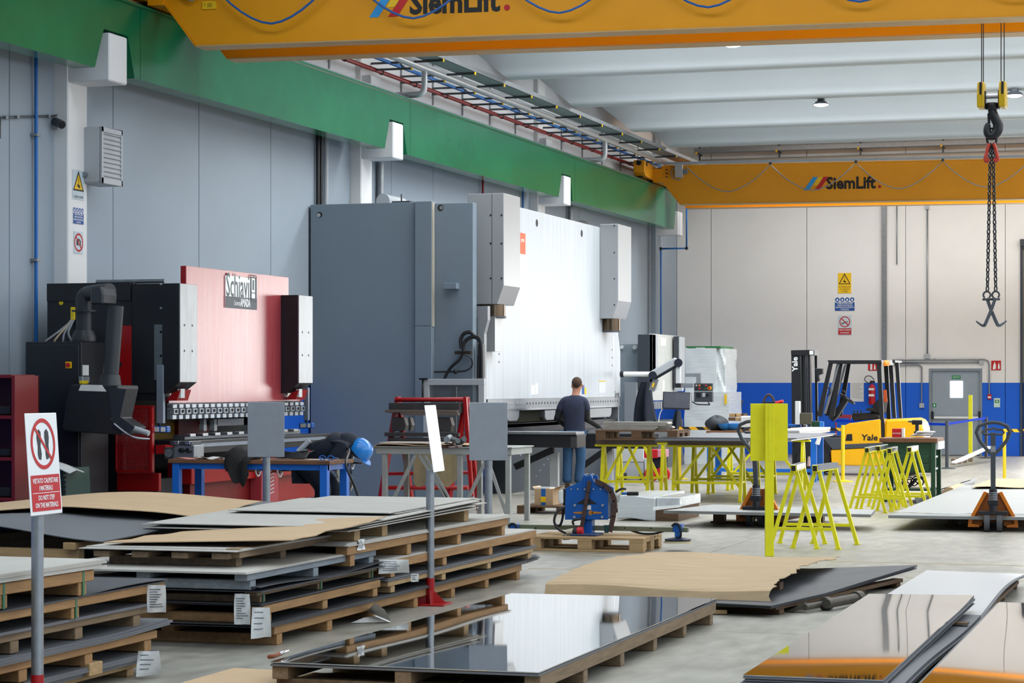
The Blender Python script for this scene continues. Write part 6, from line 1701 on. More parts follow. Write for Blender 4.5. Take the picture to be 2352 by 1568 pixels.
MB().tube(catmull([G(1060, 1024, TH + 0.02), G(1030, 1027, TH + 0.02), G(1005, 1024, TH + 0.02), G(1015, 1017, TH + 0.02), G(1040, 1020, TH + 0.02), G(1050, 1026, TH + 0.02)], 6), 0.012, 6).build('power_cable', mat('brown_cable', '4A2A20', 0.5), ag, off=o_)
# red A-frame rack with tool bars
RY = 28.6
rk = thing('tool_rack', 'red A frame rack holding steel bending tools on shelves', 'rack', (XY(985, RY), RY, 0))
O = rk.location
q = lambda u, v, d=0.0: PY(u, v, RY + d)
def RK(mb, n_, m, bev=0.003): return mb.build(n_, m, rk, bevel=bev, off=O)
for (ut, ub) in ((908, 893), (1066, 1048)):
    x0, x1 = q(ut, 915).x, q(ub, 0).x
    RK(MB().bar((x0, RY + 0.1, q(985, 912).z), (x1 - 0.05, RY - 0.25, 0.0), 0.06, 0.06), 'upright', RED)
    RK(MB().bar((x0, RY + 0.1, q(985, 912).z), (x1 + 0.15, RY + 0.5, 0.0), 0.06, 0.06), 'upright', RED)
RK(MB().cyl(q(908, 918), q(1066, 917), 0.03, n=10), 'top_tube', RED)
RK(MB().bar(q(1068, 912), q(1084, 1140), 0.05, 0.05), 'rear_leg', RED)
RK(MB().cyl(q(893, 1120, -0.2), q(1075, 1120, -0.2), 0.03, n=10), 'lower_tube', RED)
RK(MB().cyl(q(893, 1088, 0.3), q(1085, 1085, 0.3), 0.025, n=10), 'rear_tube', RED)
for (v0, v1, u0, u1) in ((925, 948, 900, 1062), (993, 1002, 890, 1060), (1005, 1018, 900, 1058)):
    RK(MB().box(q(u0, 0).x, RY - 0.12, q(985, v1).z, q(u1, 0).x, RY + 0.12, q(985, v0).z), 'tool_shelf', mat('oiled_tool_steel', '5C5E5E', 0.35, 0.6, var=0.25))
for (v, u0, u1) in ((941, 895, 1060), (947, 930, 1062)):
    RK(MB().box(q(u0, 0).x, RY - 0.18, q(985, v + 6).z, q(u1, 0).x, RY - 0.1, q(985, v).z), 'shelf_lip', mat('brown_shelf_edge', '6A6058', 0.5))
for (u0, u1) in ((906, 938), (944, 952), (998, 1044)):
    x0, x1 = q(u0, 0).x, q(u1, 0).x
    tag(MB().prism([(x0, q(985, 990).z), (x1 - 0.02, q(985, 990).z), (x1, q(985, 975).z), (x1 - 0.03, q(985, 958).z), (x0 + 0.0, q(985, 958).z)], 1, RY - 0.1, RY + 0.02).build('bending_tool', MATS['oiled_tool_steel'], bevel=0.004), ('wide bending tool at left on the red rack', 'narrow bending tool in the middle of the red rack', 'wide bending tool at right on the red rack')[(906, 944, 998).index(u0)], 'tool')
# red shelf at far left and green crate
RS = thing('red_shelf', 'tall dark red shelf unit at left picture edge', 'shelf', (-12.6, 22.2, 0))
sy = 20.6
xr_ = XY(34, sy)
O = RS.location
zt_ = PY(20, 862, sy).z
MB().box(xr_ - 0.04, sy, 0, xr_, sy + 0.5, zt_).build('side_panel', DRED, RS, bevel=0.003, off=O)
MB().box(xr_ - 0.9, sy, 0, xr_ - 0.86, sy + 0.5, zt_).build('side_panel', DRED, RS, bevel=0.003, off=O)
MB().box(xr_ - 0.9, sy + 0.48, 0, xr_, sy + 0.5, zt_).build('back_panel', mat('deep_red_panel', '4A0609', 0.5), RS, off=O)
for v in (862, 956, 1052, 1145):
    z = PY(10, v + 6, sy).z
    MB().box(xr_ - 0.86, sy, z, xr_ - 0.04, sy + 0.48, z + 0.035).build('shelf_board', DRED, RS, bevel=0.003, off=O)
for k, (v, h, w) in enumerate(((956, 0.09, 0.24), (1052, 0.08, 0.22), (1145, 0.1, 0.14))):
    z = PY(10, v + 6, sy).z + 0.037
    tag(MB().box(xr_ - 0.08 - w, sy + 0.06, z, xr_ - 0.08, sy + 0.4, z + h).build('dark_box', BLACKM, bevel=0.015), ('dark box on upper board of the red shelf', 'dark box on middle board of the red shelf', 'dark box on lowest board of the red shelf')[k], 'box')
cr = thing('mesh_crate', 'tall dark green perforated plastic crate behind the do not step sign', 'crate', (XY(145, 20.4), 20.4, 0))
O = cr.location
xa, xb_ = XY(90, 20.4), XY(160, 20.4)
CRG = mat('dark_green_plastic', '16382E', 0.5, var=0.15)
zc_ = PY(150, 1075, 20.4).z
MB().add([(xa, 20.4, 0), (xb_, 20.4, 0), (xb_ + 0.0, 20.9, 0), (xa, 20.9, 0), (xa - 0.02, 20.38, zc_), (xb_ - 0.06, 20.38, zc_), (xb_ - 0.06, 20.92, zc_), (xa - 0.02, 20.92, zc_)], [(0, 1, 5, 4), (1, 2, 6, 5), (2, 3, 7, 6), (3, 0, 4, 7), (3, 2, 1, 0)]).build('crate_body', CRG, cr, off=O)
for i in range(6):
    for j in range(9):
        p = PY(110 + i * 8, 1085 + j * 11, 20.38)
        MB().box(p.x - 0.008, 20.37, p.z - 0.016, p.x + 0.008, 20.395, p.z + 0.016).build('crate_slot', INK, cr, off=O)
MB().sheet(lambda a, b: Vector((xa + (xb_ + 0.03 - xa) * a, 20.34 + 0.3 * b, zc_ + 0.02 + 0.04 * math.sin(a * 4) - 0.06 * abs(b - 0.5))), 8, 6, 0.01).build('plastic_liner', PLASTIC, cr, off=O)

# ================================================================== far press and wrapped machine
FY3 = 44.0
f3 = thing('press_brake', 'small pale grey press brake standing behind the swivel monitor', 'machine', (-11.2, FY3 + 1.5, 0))
O = f3.location
def T3(mb, n_, m, bev=0.004): return mb.build(n_, m, f3, bevel=bev, off=O)
q3 = lambda u, v: PY(u, v, FY3)
T3(byY(MB(), 1422, 790, 1470, 1060, FY3 + 0.3, 0.12), 'side_frame', mat('pale_side_grey', '8D999F', 0.5))
T3(byY(MB(), 1465, 768, 1499, 895, FY3, 0.25), 'cylinder_box', DGREY)
AF3 = -XY(1499, FY3)
zt3 = PY(1499, 768, FY3).z
T3(byX(MB(), 1499, 768, 1511, 895, AF3, 0.06), 'box_front', LGREY)
AR3 = AF3 + 0.15
T3(MB().box(-AR3 - 0.08, YX(1499, AR3), 1.35, -AR3, YX(1556, AR3), zt3 + 0.03), 'ram', mat('far_ram_white', 'D4D6D2', 0.4))
T3(byX(MB(), 1517, 775, 1530, 794, AR3 - 0.004, 0.004), 'maker_label', WHITE)
T3(byX(MB(), 1521, 873, 1527, 898, AR3 - 0.004, 0.004), 'safety_label', PAPER)
y2 = YX(1560, AF3)
T3(MB().box(-AF3 - 0.12, y2, PY(1560, 895, y2).z, -AF3, y2 + 0.5, PY(1560, 772, y2).z), 'cylinder_box', DGREY)
T3(byX(MB(), 1561, 773, 1573, 880, AF3 - 0.01, 0.02), 'box_front', LGREY)
T3(MB().box(-AR3 - 0.5, FY3 + 0.2, 0.0, -AR3 + 0.1, YX(1558, AR3), 0.95), 'bed', mat('bed_dark_grey', '4A5055', 0.5))
for k in range(8):
    y = YX(1496, AR3) + 0.14 * k
    T3(MB().box(-AR3 - 0.05, y, 1.18, -AR3 + 0.03, y + 0.09, 1.33), 'punch_clamp', STEEL)
T3(byY(MB(), 1434, 878, 1462, 1060, FY3 - 0.1, 0.1), 'side_cabinet', MGREY)
T3(MB().cyl(PY(1428, 797, FY3 + 0.28), PY(1428, 797, FY3 + 0.2), 0.04, n=12), 'side_knob', PGREY)
T3(MB().cyl(PY(1458, 798, FY3 + 0.28), PY(1458, 798, FY3 + 0.2), 0.045, n=12), 'side_knob', PGREY)
T3(byY(MB(), 1568, 880, 1592, 890, FY3 + 0.5, 0.1), 'panel_rail', MGREY)
# button panel on arm
pc = thing('control_panel', 'dark button panel with red emergency stop hanging on grey arm', 'control panel', (XY(1614, FY3), FY3, 1.3))
O = pc.location
def PC(mb, n_, m, bev=0.003): return mb.build(n_, m, pc, bevel=bev, off=O)
PC(byY(MB(), 1573, 857, 1609, 865, FY3, 0.08), 'arm', MGREY)
PC(byY(MB(), 1599, 857, 1609, 880, FY3 - 0.01, 0.08), 'arm_drop', MGREY)
PC(byY(MB(), 1594, 880, 1636, 898, FY3 - 0.05, 0.1), 'upper_panel', DGREY, 0.006)
PC(byY(MB(), 1594, 899, 1636, 923, FY3 - 0.06, 0.12), 'lower_panel', DGREY, 0.006)
for k, (u, v, c) in enumerate(((1600, 885, 'B0B0B0'), (1607, 885, 'E0742A'), (1614, 885, '2A2A2A'), (1622, 885, 'C03A2A'), (1629, 885, '2A2A2A'), (1600, 892, '2A2A2A'), (1607, 892, 'C03028'), (1614, 892, '303030'), (1622, 892, '2C7A4A'))):
    p = PY(u, v, FY3 - 0.05)
    PC(MB().cyl((p.x, p.y, p.z), (p.x, p.y - 0.03, p.z), 0.018, n=10), 'push_button', mat('button_' + c, c, 0.4), 0)
p = PY(1630, 891, FY3 - 0.05)
PC(MB().cyl((p.x, p.y, p.z), (p.x, p.y - 0.015, p.z), 0.04, n=14), 'stop_plate', SIGNY, 0)
PC(MB().cyl((p.x, p.y - 0.015, p.z), (p.x, p.y - 0.05, p.z), 0.024, n=12), 'stop_button', SIGNR, 0)
PC(byY(MB(), 1599, 902, 1609, 913, FY3 - 0.064, 0.004), 'small_screen', SCREEN, 0)
PC(byY(MB(), 1613, 902, 1620, 911, FY3 - 0.064, 0.004), 'small_screen', LGREY, 0)
p = PY(1625, 907, FY3 - 0.06)
PC(MB().cyl((p.x, p.y, p.z), (p.x, p.y - 0.03, p.z), 0.028, n=12), 'dial', BLACK, 0)
PC(MB().tube(catmull([PY(1590, 922, FY3), PY(1600, 928, FY3), PY(1615, 929, FY3), PY(1630, 929, FY3), PY(1626, 924, FY3)], 4), 0.012, 6), 'panel_cable', HOSE, 0)
# plastic wrapped machine
WY = 47.5
wm_ = thing('wrapped_machine', 'large machine wrapped in white stretch film by the back wall', 'machine', (XY(1620, WY), WY + 0.8, 0))
O = wm_.location
def wrapbox(u0, v0, u1, v1, y, dep, nm, bul=0.04):
    a, b = PY(u0, v0, y), PY(u1, v1, y)
    mb = MB()
    nz, nx = 16, 10
    vs = []
    ringn = []
    def wob(t, z): return bul * (math.sin(z * 9 + t * 3) * 0.4 + math.sin(z * 21 + t * 5) * 0.25)
    loop = [(a.x, y), (b.x, y), (b.x, y + dep), (a.x, y + dep)]
    pts = []
    for i in range(4):
        p, q_ = loop[i], loop[(i + 1) % 4]
        for k in range(nx):
            s = k / nx
            pts.append((p[0] + (q_[0] - p[0]) * s, p[1] + (q_[1] - p[1]) * s))
    cx_, cy_ = (a.x + b.x) / 2, y + dep / 2
    for j in range(nz + 1):
        zb_ = 0.0 if v1 > 1000 else b.z
        z = zb_ + (a.z - zb_) * j / nz
        for k, p in enumerate(pts):
            f = 1 + wob(k * 0.3, z)
            vs.append((cx_ + (p[0] - cx_) * f, cy_ + (p[1] - cy_) * f, z))
    n = len(pts)
    fs = [(j * n + k, j * n + (k + 1) % n, (j + 1) * n + (k + 1) % n, (j + 1) * n + k) for j in range(nz) for k in range(n)]
    fs.append(tuple(range(nz * n, nz * n + n)))
    mb.add(vs, fs, True)
    return mb.build(nm, WRAP, wm_, off=O)
wrapbox(1574, 798, 1645, 1058, WY, 1.4, 'wrapped_body', 0.02)
wrapbox(1640, 800, 1665, 905, WY + 0.1, 1.2, 'wrapped_bulge', 0.07)
wrapbox(1572, 900, 1674, 1058, WY - 0.1, 1.3, 'wrapped_base', 0.02)
byY(MB(), 1575, 795, 1655, 799, WY, 1.3).build('green_lid', mat('lid_green', '2E7A3E', 0.5), wm_, off=O)
byY(MB(), 1664, 905, 1669, 928, WY - 0.14, 0.01).build('yellow_label', SIGNY, wm_, off=O)
# jackets
def coat(label, u0, u1, v0, v1, y, lean):
    a, b = PY(u0, v0, y), PY(u1, v1, y)
    w = b.x - a.x
    f = lambda s, t: Vector((a.x + w * (0.3 * (1 - t) ** 2 + s * (0.45 + 0.55 * t)) + lean * t, y - 0.05 * math.sin(s * 9.5 + t * 2) * (0.3 + t) - 0.08 * math.sin(s * 3.14), a.z + (b.z - a.z) * (t + 0.06 * s * t * math.sin(s * 7))))
    mb = MB()
    nu, nv = 18, 14
    top = [f(i / nu, j / nv) for j in range(nv + 1) for i in range(nu + 1)]
    bot = [p + Vector((0, 0.12, 0)) for p in top]
    w_ = nu + 1
    K = len(top)
    fs = []
    for j in range(nv):
        for i in range(nu):
            k = j * w_ + i
            fs += [(k, k + 1, k + w_ + 1, k + w_), (K + k, K + k + w_, K + k + w_ + 1, K + k + 1)]
    for j in range(nv):
        k = j * w_
        fs += [(k, k + w_, K + k + w_, K + k), (k + nu, K + k + nu, K + k + w_ + nu, k + w_ + nu)]
    mb.add(top + bot, fs, True)
    return tag(mb.build('work_jacket', NAVYD), label, 'jacket')
coat('dark navy work jacket hanging beside the grey press', 1457, 1506, 877, 968, 40.6, 0.0)
coat('narrow dark jacket hanging below the swivel monitor', 1544, 1566, 942, 992, 41.5, 0.0)

# ================================================================== forklift
FKY = 42.3
fk = thing('forklift', 'yellow and black forklift truck facing left in front of back wall', 'forklift', (XY(1960, FKY), FKY + 0.5, 0))
O = fk.location
k_ = lambda u, v: (PY(u, v, FKY).x, PY(u, v, FKY).z)
def FK(mb, n_, m, bev=0.0, par=None): return mb.build(n_, m, par or fk, bevel=bev, off=O)
def fpoly(pts, d0, d1): return MB().prism([k_(u, v) for u, v in pts], 1, FKY + d0, FKY + d1)
FK(fpoly([(1939, 977), (1950, 972), (2022, 962), (2024, 1022), (1990, 1026), (1938, 1030)], 0.0, 1.05), 'hood', FORK, 0.02)
FK(fpoly([(2032, 963), (2100, 960), (2114, 966), (2120, 985), (2122, 1040), (2105, 1062), (2030, 1064)], 0.02, 1.03), 'counterweight', FORK, 0.04)
FK(fpoly([(1908, 1033), (2035, 1026), (2035, 1062), (2020, 1070), (1910, 1068)], -0.02, 1.07), 'lower_body', FORK, 0.015)
FK(fpoly([(1890, 1005), (1932, 1005), (1940, 1020), (2035, 1016), (2035, 1026), (1912, 1032)], -0.03, 1.08), 'step_plate', DGREY, 0.008)
FK(fpoly([(1942, 1012), (1945, 997), (1957, 996), (1958, 1012)], -0.006, 0.0), 'step_recess', BLACK)
text('Yale', frame(Vector((k_(1997, 1005)[0], FKY - 0.004, k_(1997, 1005)[1])) - O, (1, 0, 0), (0, 0, 1)), 0.15, INK, fk, 'lettering', 0.002, sx=1.15, bold=0.004, shear=0.1)
for (u, v, r, d0, d1) in ((1868, 1054, 0.325, 0.0, 0.25), (1868, 1054, 0.325, 0.85, 1.08), (2082, 1061, 0.25, 0.05, 0.25), (2082, 1061, 0.25, 0.82, 1.02)):
    x, _ = k_(u, v)
    w = FK(MB().lathe((x, FKY + d0, r), [(r * 0.62, 0.0), (r * 0.93, 0.0), (r, 0.03), (r, d1 - d0 - 0.03), (r * 0.93, d1 - d0), (r * 0.6, d1 - d0)], 28, (0, 1, 0)), 'tyre', RUBBER)
    FK(MB().lathe((x, FKY + d0 + 0.03, r), [(r * 0.2, -0.01), (r * 0.62, 0.0), (r * 0.62, 0.1)], 24, (0, 1, 0)), 'wheel_rim', DGREY, 0, w)
FK(fpoly([(1826, 1042), (1838, 1012), (1868, 1003), (1900, 1014), (1914, 1042), (1906, 1042), (1894, 1020), (1868, 1010), (1842, 1018), (1832, 1042)], -0.01, 0.27), 'mudguard', BLACK)
FK(fpoly([(1880, 1000), (1935, 1003), (1935, 1064), (1900, 1066)], 0.28, 0.8), 'chassis', BLACKM)
# overhead guard
GB = BLACK
for d in (0.05, 0.96):
    FK(fpoly([(1903, 830), (1913, 830), (1886, 957), (1875, 955)], d, d + 0.06), 'front_pillar', GB)
    FK(fpoly([(1924, 834), (1933, 834), (1913, 955), (1899, 962)], d + 0.1, d + 0.14), 'inner_pillar', GB)
    FK(fpoly([(2012, 828), (2022, 828), (2031, 1002), (2022, 1002)], d, d + 0.06), 'rear_pillar', GB)
    FK(fpoly([(1900, 827), (2024, 827), (2024, 834), (1904, 835)], d - 0.02, d + 0.08), 'roof_rail', GB)
for (u0, u1) in ((2034, 2044), (2049, 2058)):
    FK(fpoly([(u0, 832), (u1, 832), (u1 + 8, 960), (u0 + 10, 960)], 0.35, 0.42), 'rear_guard_post', GB)
FK(fpoly([(1904, 827), (2054, 827), (2054, 832), (1904, 832)], 0.1, 1.0), 'roof_panel', GB)
FK(fpoly([(2024, 827), (2048, 827), (2048, 838), (2026, 840)], 0.0, 0.3), 'beacon_bracket', PGREY)
x, z = k_(2036, 835)
FK(MB().lathe((x, FKY - 0.02, z - 0.04), [(0.055, 0.0), (0.055, 0.07), (0.03, 0.1), (0.0, 0.105)], 14), 'beacon', BEACON)
for d in (0.12, 0.9):
    FK(fpoly([(1921, 836), (1926, 836), (1895, 950), (1889, 950)], d, d + 0.03), 'bright_tube', STEEL)
FK(fpoly([(1874, 845), (1891, 846), (1891, 858), (1883, 860), (1884, 872), (1879, 877), (1876, 862)], -0.1, 0.05), 'mirror_light', BLACK, 0.01)
FK(MB().tube([Vector((k_(u, v)[0], FKY + 0.05, k_(u, v)[1])) for u, v in ((1898, 890), (1904, 891), (1905, 903), (1899, 909))], 0.012, 6), 'grab_handle', BLACK)
# mast
for d in (0.1, 0.85):
    FK(fpoly([(1815, 804), (1836, 804), (1838, 955), (1820, 1020), (1817, 1020)], d, d + 0.1), 'mast_channel', BLACK)
    FK(fpoly([(1852, 810), (1858, 810), (1860, 1000), (1855, 1000)], d + 0.02, d + 0.08), 'inner_mast', BLACK)
for (u, d) in ((1842, 0.3), (1848, 0.42), (1845, 0.7)):
    p0, p1 = k_(u, 815), k_(u + 3, 1000)
    FK(MB().cyl((p0[0], FKY + d, p0[1]), (p1[0], FKY + d, p1[1]), 0.025, n=10), 'lift_cylinder', DSTEEL if u != 1848 else STEEL)
FK(fpoly([(1815, 804), (1860, 803), (1860, 815), (1815, 815)], 0.08, 0.95), 'mast_crosshead', BLACK)
FK(fpoly([(1857, 804), (1869, 804), (1869, 815), (1857, 815)], 0.06, 0.16), 'mast_head', BLACK)
FK(fpoly([(1858, 805), (1867, 805), (1867, 814), (1858, 814)], 0.055, 0.06), 'head_glass', WHITE)
text('Yale', frame(Vector((k_(1824, 836)[0], FKY + 0.098, k_(1824, 836)[1])) - O, (0, 0, 1), (-1, 0, 0)), 0.14, WHITE, fk, 'mast_lettering', 0.001, sx=1.1, bold=0.004)
FK(fpoly([(1816, 1010), (1836, 1010), (1836, 1080), (1816, 1082)], 0.15, 0.9), 'fork_carriage', BLACKM)
for d in (0.25, 0.7):
    FK(MB().box(k_(1816, 0)[0] - 0.75, FKY + d, 0.03, k_(1816, 0)[0], FKY + d + 0.11, 0.065), 'fork', BLACKM)
# driver place
FK(fpoly([(1895, 960), (1902, 950), (1932, 913), (1940, 918), (1915, 958), (1905, 968)], 0.4, 0.6), 'steering_column', BLACK)
cst = Vector((k_(1936, 916)[0], FKY + 0.5, k_(1936, 916)[1]))
ax1, ax2 = Vector((0.82, 0, -0.57)), Vector((0, 1, 0))
FK(MB().tube([cst + ax1 * (0.16 * math.cos(t)) + ax2 * (0.16 * math.sin(t)) for t in [2 * math.pi * i / 24 for i in range(24)]], 0.016, 6, True), 'steering_wheel', BLACK)
FK(MB().ball((k_(1928, 899)[0], FKY + 0.45, k_(1928, 899)[1]), 0.03), 'wheel_knob', BLACK)
FK(fpoly([(1950, 955), (1952, 949), (1990, 948), (2012, 952), (2015, 962), (1955, 967)], 0.25, 0.8), 'seat', RUBBER, 0.02)
FK(fpoly([(1992, 950), (2003, 925), (2018, 912), (2026, 915), (2022, 950)], 0.28, 0.78), 'seat_back', RUBBER, 0.02)
FK(fpoly([(1983, 942), (1990, 936), (2004, 938), (2005, 946)], 0.2, 0.28), 'armrest', RUBBER, 0.01)
for u in (1958, 1966, 1974):
    p0, p1 = k_(u, 952), k_(u, 944)
    FK(MB().cyl((p0[0], FKY + 0.2, p0[1]), (p1[0], FKY + 0.2, p1[1]), 0.008, n=6), 'lever', BLACK)
    FK(MB().ball((p1[0], FKY + 0.2, p1[1]), 0.018), 'lever_knob', BLACK)
FK(fpoly([(2029, 895), (2036, 895), (2038, 923), (2031, 923)], -0.03, 0.02), 'tail_light', mat('tail_light_amber', 'B84A14', 0.3))

# ================================================================== stanchions, posts, belts
def stanchion(label, u, v, top, r, m, square=False, w=None, base=True):
    p = G(u, v)
    t = thing('barrier_post', label, 'post', p)
    z = PZ(u, top, (F * 1.65) / (v - 885)).z
    if square:
        MB().box(-r, -r, 0, r, r, z).build('post', m, t, bevel=0.003)
    else:
        MB().cyl((0, 0, 0), (0, 0, z), r, n=14).build('post', m, t)
    if base:
        MB().lathe((0, 0, 0), [(0.17, 0.0), (0.17, 0.012), (0.05, 0.03)], 22).build('base', m, t)
    return t
s1 = stanchion('round yellow barrier post in front of forklift body', 1936, 1106, 976, 0.033, YEL_POST)
stanchion('flat bright yellow post before the grey door', 2229, 1056, 907, 0.04, YELLOW, True, base=False)
s2 = stanchion('yellow barrier post with striped tape at right edge', 2307, 1098, 985, 0.03, YEL_POST, base=False)
s3 = stanchion('black belt barrier post in front of the grey door', 2175, 1076, 966, 0.035, DGREY)
s4 = stanchion('dark belt barrier post right of the grey door', 2265, 1052, 957, 0.035, mat('bronze_post', '4A4644', 0.4), )
s5 = stanchion('short yellow barrier post beside the wrapped machine', 1560, 1100, 985, 0.035, YEL_POST)
def belt(label, p0, p1, h, m, name='barrier_belt'):
    t = MB().bar(p0, p1, 0.004, h).build(name, m)
    return tag(t, label, 'belt')
zz = PZ(2175, 970, F * 1.65 / (1076 - 885)).z
BELT = mat('blue_belt', '0E3CC0', 0.9, spec=0.1)
belt('blue barrier belt stretched between dark posts before the door', G(2175, 1076) + Vector((0, 0, zz - 0.03)), G(2265, 1052) + Vector((0, 0, zz - 0.0)), 0.05, BELT)
belt('blue barrier belt running left behind the forklift', G(2175, 1076) + Vector((0, 0, zz - 0.04)), G(1908, 1066) + Vector((0, 0, zz + 0.0)), 0.05, BELT)
def stripe_mat():
    m = mat('black_yellow_tape', 'E8B010', 0.5)
    nt = m.node_tree
    b = nt.nodes['Principled BSDF']
    w = nt.nodes.new('ShaderNodeTexWave')
    w.inputs['Scale'].default_value = 2.6
    w.bands_direction = 'DIAGONAL'
    tc = nt.nodes.new('ShaderNodeTexCoord')
    rp = nt.nodes.new('ShaderNodeValToRGB')
    rp.color_ramp.interpolation = 'CONSTANT'
    rp.color_ramp.elements[0].color = (0.01, 0.01, 0.01, 1)
    rp.color_ramp.elements[1].position = 0.5
    rp.color_ramp.elements[1].color = (*lin('F0B414'), 1)
    nt.links.new(tc.outputs['Object'], w.inputs['Vector'])
    nt.links.new(w.outputs['Fac'], rp.inputs[0])
    nt.links.new(rp.outputs[0], b.inputs['Base Color'])
    return m
STRIPE = stripe_mat()
zA_ = PZ(1936, 986, F * 1.65 / (1106 - 885)).z
belt('black and yellow tape from yellow post to the left workbench', G(1936, 1106) + Vector((0, 0, zA_)), G(1560, 1100) + Vector((0, 0, zA_)), 0.055, STRIPE, 'warning_tape')
zB_ = PZ(2307, 988, F * 1.65 / (1098 - 885)).z
belt('black and yellow tape leaving the picture at right', G(2307, 1098) + Vector((0, 0, zB_)), G(2420, 1098) + Vector((0, 0, zB_ - 0.02)), 0.055, STRIPE, 'warning_tape')

# ================================================================== green workbench and blue bench with vice blocks
gy = G(2138, 1154).y
gb = thing('workbench', 'dark green drawer workbench with wooden top behind trestles', 'workbench', (XY(2090, gy), gy + 0.35, 0))
O = gb.location
gx0_, gx1_ = XY(2030, gy), XY(2150, gy)
gh = PY(2090, 1006, gy).z
def GBn(mb, n_, m, bev=0.003): return mb.build(n_, m, gb, bevel=bev, off=O)
GBn(MB().box(gx0_ - 0.06, gy - 0.03, gh - 0.06, gx1_ + 0.02, gy + 0.75, gh), 'bench_top', BENCHTOP)
GBn(MB().box(gx0_, gy, 0.42, gx1_ - 0.06, gy + 0.7, gh - 0.06), 'drawer_case', DGREEN)
for z in (0.44, 0.56):
    GBn(MB().box(gx0_ + 0.03, gy - 0.012, z, gx1_ - 0.1, gy, z + 0.1), 'drawer', DGREEN)
for x in (gx0_ + 0.02, gx1_ - 0.04):
    for y in (gy + 0.01, gy + 0.66):
        GBn(MB().box(x - 0.03, y - 0.03, 0, x + 0.03, y + 0.03, gh - 0.06), 'leg', DGREEN)
GBn(MB().box(gx0_, gy + 0.05, 0.16, gx1_ - 0.06, gy + 0.65, 0.19), 'lower_shelf', DGREEN)
for z in (0.45, 0.62):
    GBn(MB().box(gx1_ - 0.055, gy + 0.08, z, gx1_ - 0.045, gy + 0.6, z + 0.03), 'drawer_handle', PGREY)
GBn(MB().box(gx1_ - 0.06, gy + 0.02, gh - 0.16, gx1_ + 0.03, gy + 0.75, gh - 0.05), 'white_end_panel', PGREY)
rbx = thing('red_box', 'small red cardboard box standing on the green workbench', 'box', PY(2062, 1002, gy + 0.2))
O = rbx.location
byY(MB(), 2049, 984, 2070, 1004, gy + 0.2, 0.12).build('box_body', SIGNR, rbx, bevel=0.002, off=O)
byY(MB(), 2071, 983, 2076, 1004, gy + 0.2, 0.12).build('box_side', PAPER, rbx, off=O)
text('BOHRER', frame(Vector((PY(2060, 993, gy).x * 1.006, gy + 0.198, PY(2060, 995, gy + 0.2).z)) - O, (1, 0, 0), (0, 0, 1)), 0.03, WHITE, rbx, 'lettering', 0.0005)
dr = thing('cordless_drill', 'black cordless drill standing on the green workbench', 'power tool', PY(2110, 1000, gy + 0.5))
O = dr.location
byY(MB(), 2094, 964, 2118, 975, gy + 0.5, 0.07).build('drill_body', BLACK, dr, bevel=0.01, off=O)
byY(MB(), 2102, 974, 2110, 993, gy + 0.5, 0.06).build('handle', BLACK, dr, bevel=0.008, off=O)
byY(MB(), 2099, 990, 2114, 998, gy + 0.48, 0.1).build('battery', BLACK, dr, bevel=0.006, off=O)
MB().cyl(PY(2094, 968, gy + 0.53), PY(2086, 967, gy + 0.53), 0.018, 0.01, n=10).build('chuck', DSTEEL, dr, off=O)
for k in range(4):
    tag(MB().obox(Matrix.Translation(PY(2115 + k * 4, 1000 - k * 3.0, gy + 0.3)) @ Matrix.Rotation(R(10 * k - 15), 4, 'Z'), (0.24, 0.2, 0.015)).build('brochure', PAPER if k % 2 else LGREY), ('lowest', 'second', 'third', 'topmost')[k] + ' loose brochure of the pile on the green workbench', 'paper', 'brochures on the green workbench')
cb = thing('cable_heap', 'tangled dark cables on lower shelf of the green workbench', 'cable', (XY(2085, gy), gy + 0.3, 0.2))
for k in range(5):
    c = Vector((XY(2070 + 9 * k, gy), gy + 0.2, 0.26 + 0.01 * k))
    MB().tube([c + Vector((0.12 * math.cos(t), 0.1 * math.sin(t), 0.06 * math.sin(t * 2 + k))) for t in [2 * math.pi * i / 20 for i in range(20)]], 0.009, 6, True).build('cable_coil', HOSE, cb, off=cb.location)
# second blue bench with vice
vy = 39.2
vb_ = thing('workbench', 'blue workbench with vice and boxes in front of forklift', 'workbench', (XY(1780, vy), vy + 0.4, 0))
O = vb_.location
vh = PY(1800, 990, vy).z
def VBn(mb, n_, m, bev=0.003): return mb.build(n_, m, vb_, bevel=bev, off=O)
vx0, vx1 = XY(1622, vy), XY(1880, vy)
VBn(MB().box(vx0, vy, vh - 0.04, vx1, vy + 0.8, vh), 'bench_top', BENCHTOP)
for x in (vx0 + 0.06, vx1 - 0.09):
    for y in (vy + 0.05, vy + 0.72):
        VBn(MB().box(x - 0.05, y - 0.04, 0.0 if x > -9 else 0.12, x + 0.05, y + 0.04, vh - 0.04), 'leg', BLUE)
VBn(MB().box(vx0, vy + 0.02, vh - 0.1, vx1, vy + 0.06, vh - 0.04), 'apron', BLUE)
VBn(MB().box(vx0, vy + 0.02, 0.16, vx1, vy + 0.06, 0.22), 'lower_rail', BLUE)
for k, (u0, v0, u1, v1, m, nm, lab, c) in enumerate(((1826, 921, 1836, 975, PGREY, 'upright_plate', 'pale upright plate standing on the far blue bench', 'plate'), (1838, 948, 1864, 975, mat('olive_case', '4E4A3C', 0.6), 'tool_case', 'olive brown case on the far blue bench', 'case'), (1864, 967, 1885, 980, DGREEN, 'tool_box', 'green flat tool box on the far blue bench', 'box'), (1864, 980, 1882, 990, DGREEN, 'tool_box', 'green flat tool box under another on far bench', 'box'), (1810, 974, 1838, 981, BLUE, 'pipe_clamp_tool', 'blue clamp tool lying on the far blue bench', 'tool'), (1845, 975, 1851, 989, BRUSH, 'steel_block', 'small steel block on the far blue bench', 'block'))):
    tag(byY(MB(), u0, v0, u1, v1, vy + 0.25 + 0.04 * k, 0.14).build(nm, m, bevel=0.006), lab, c)
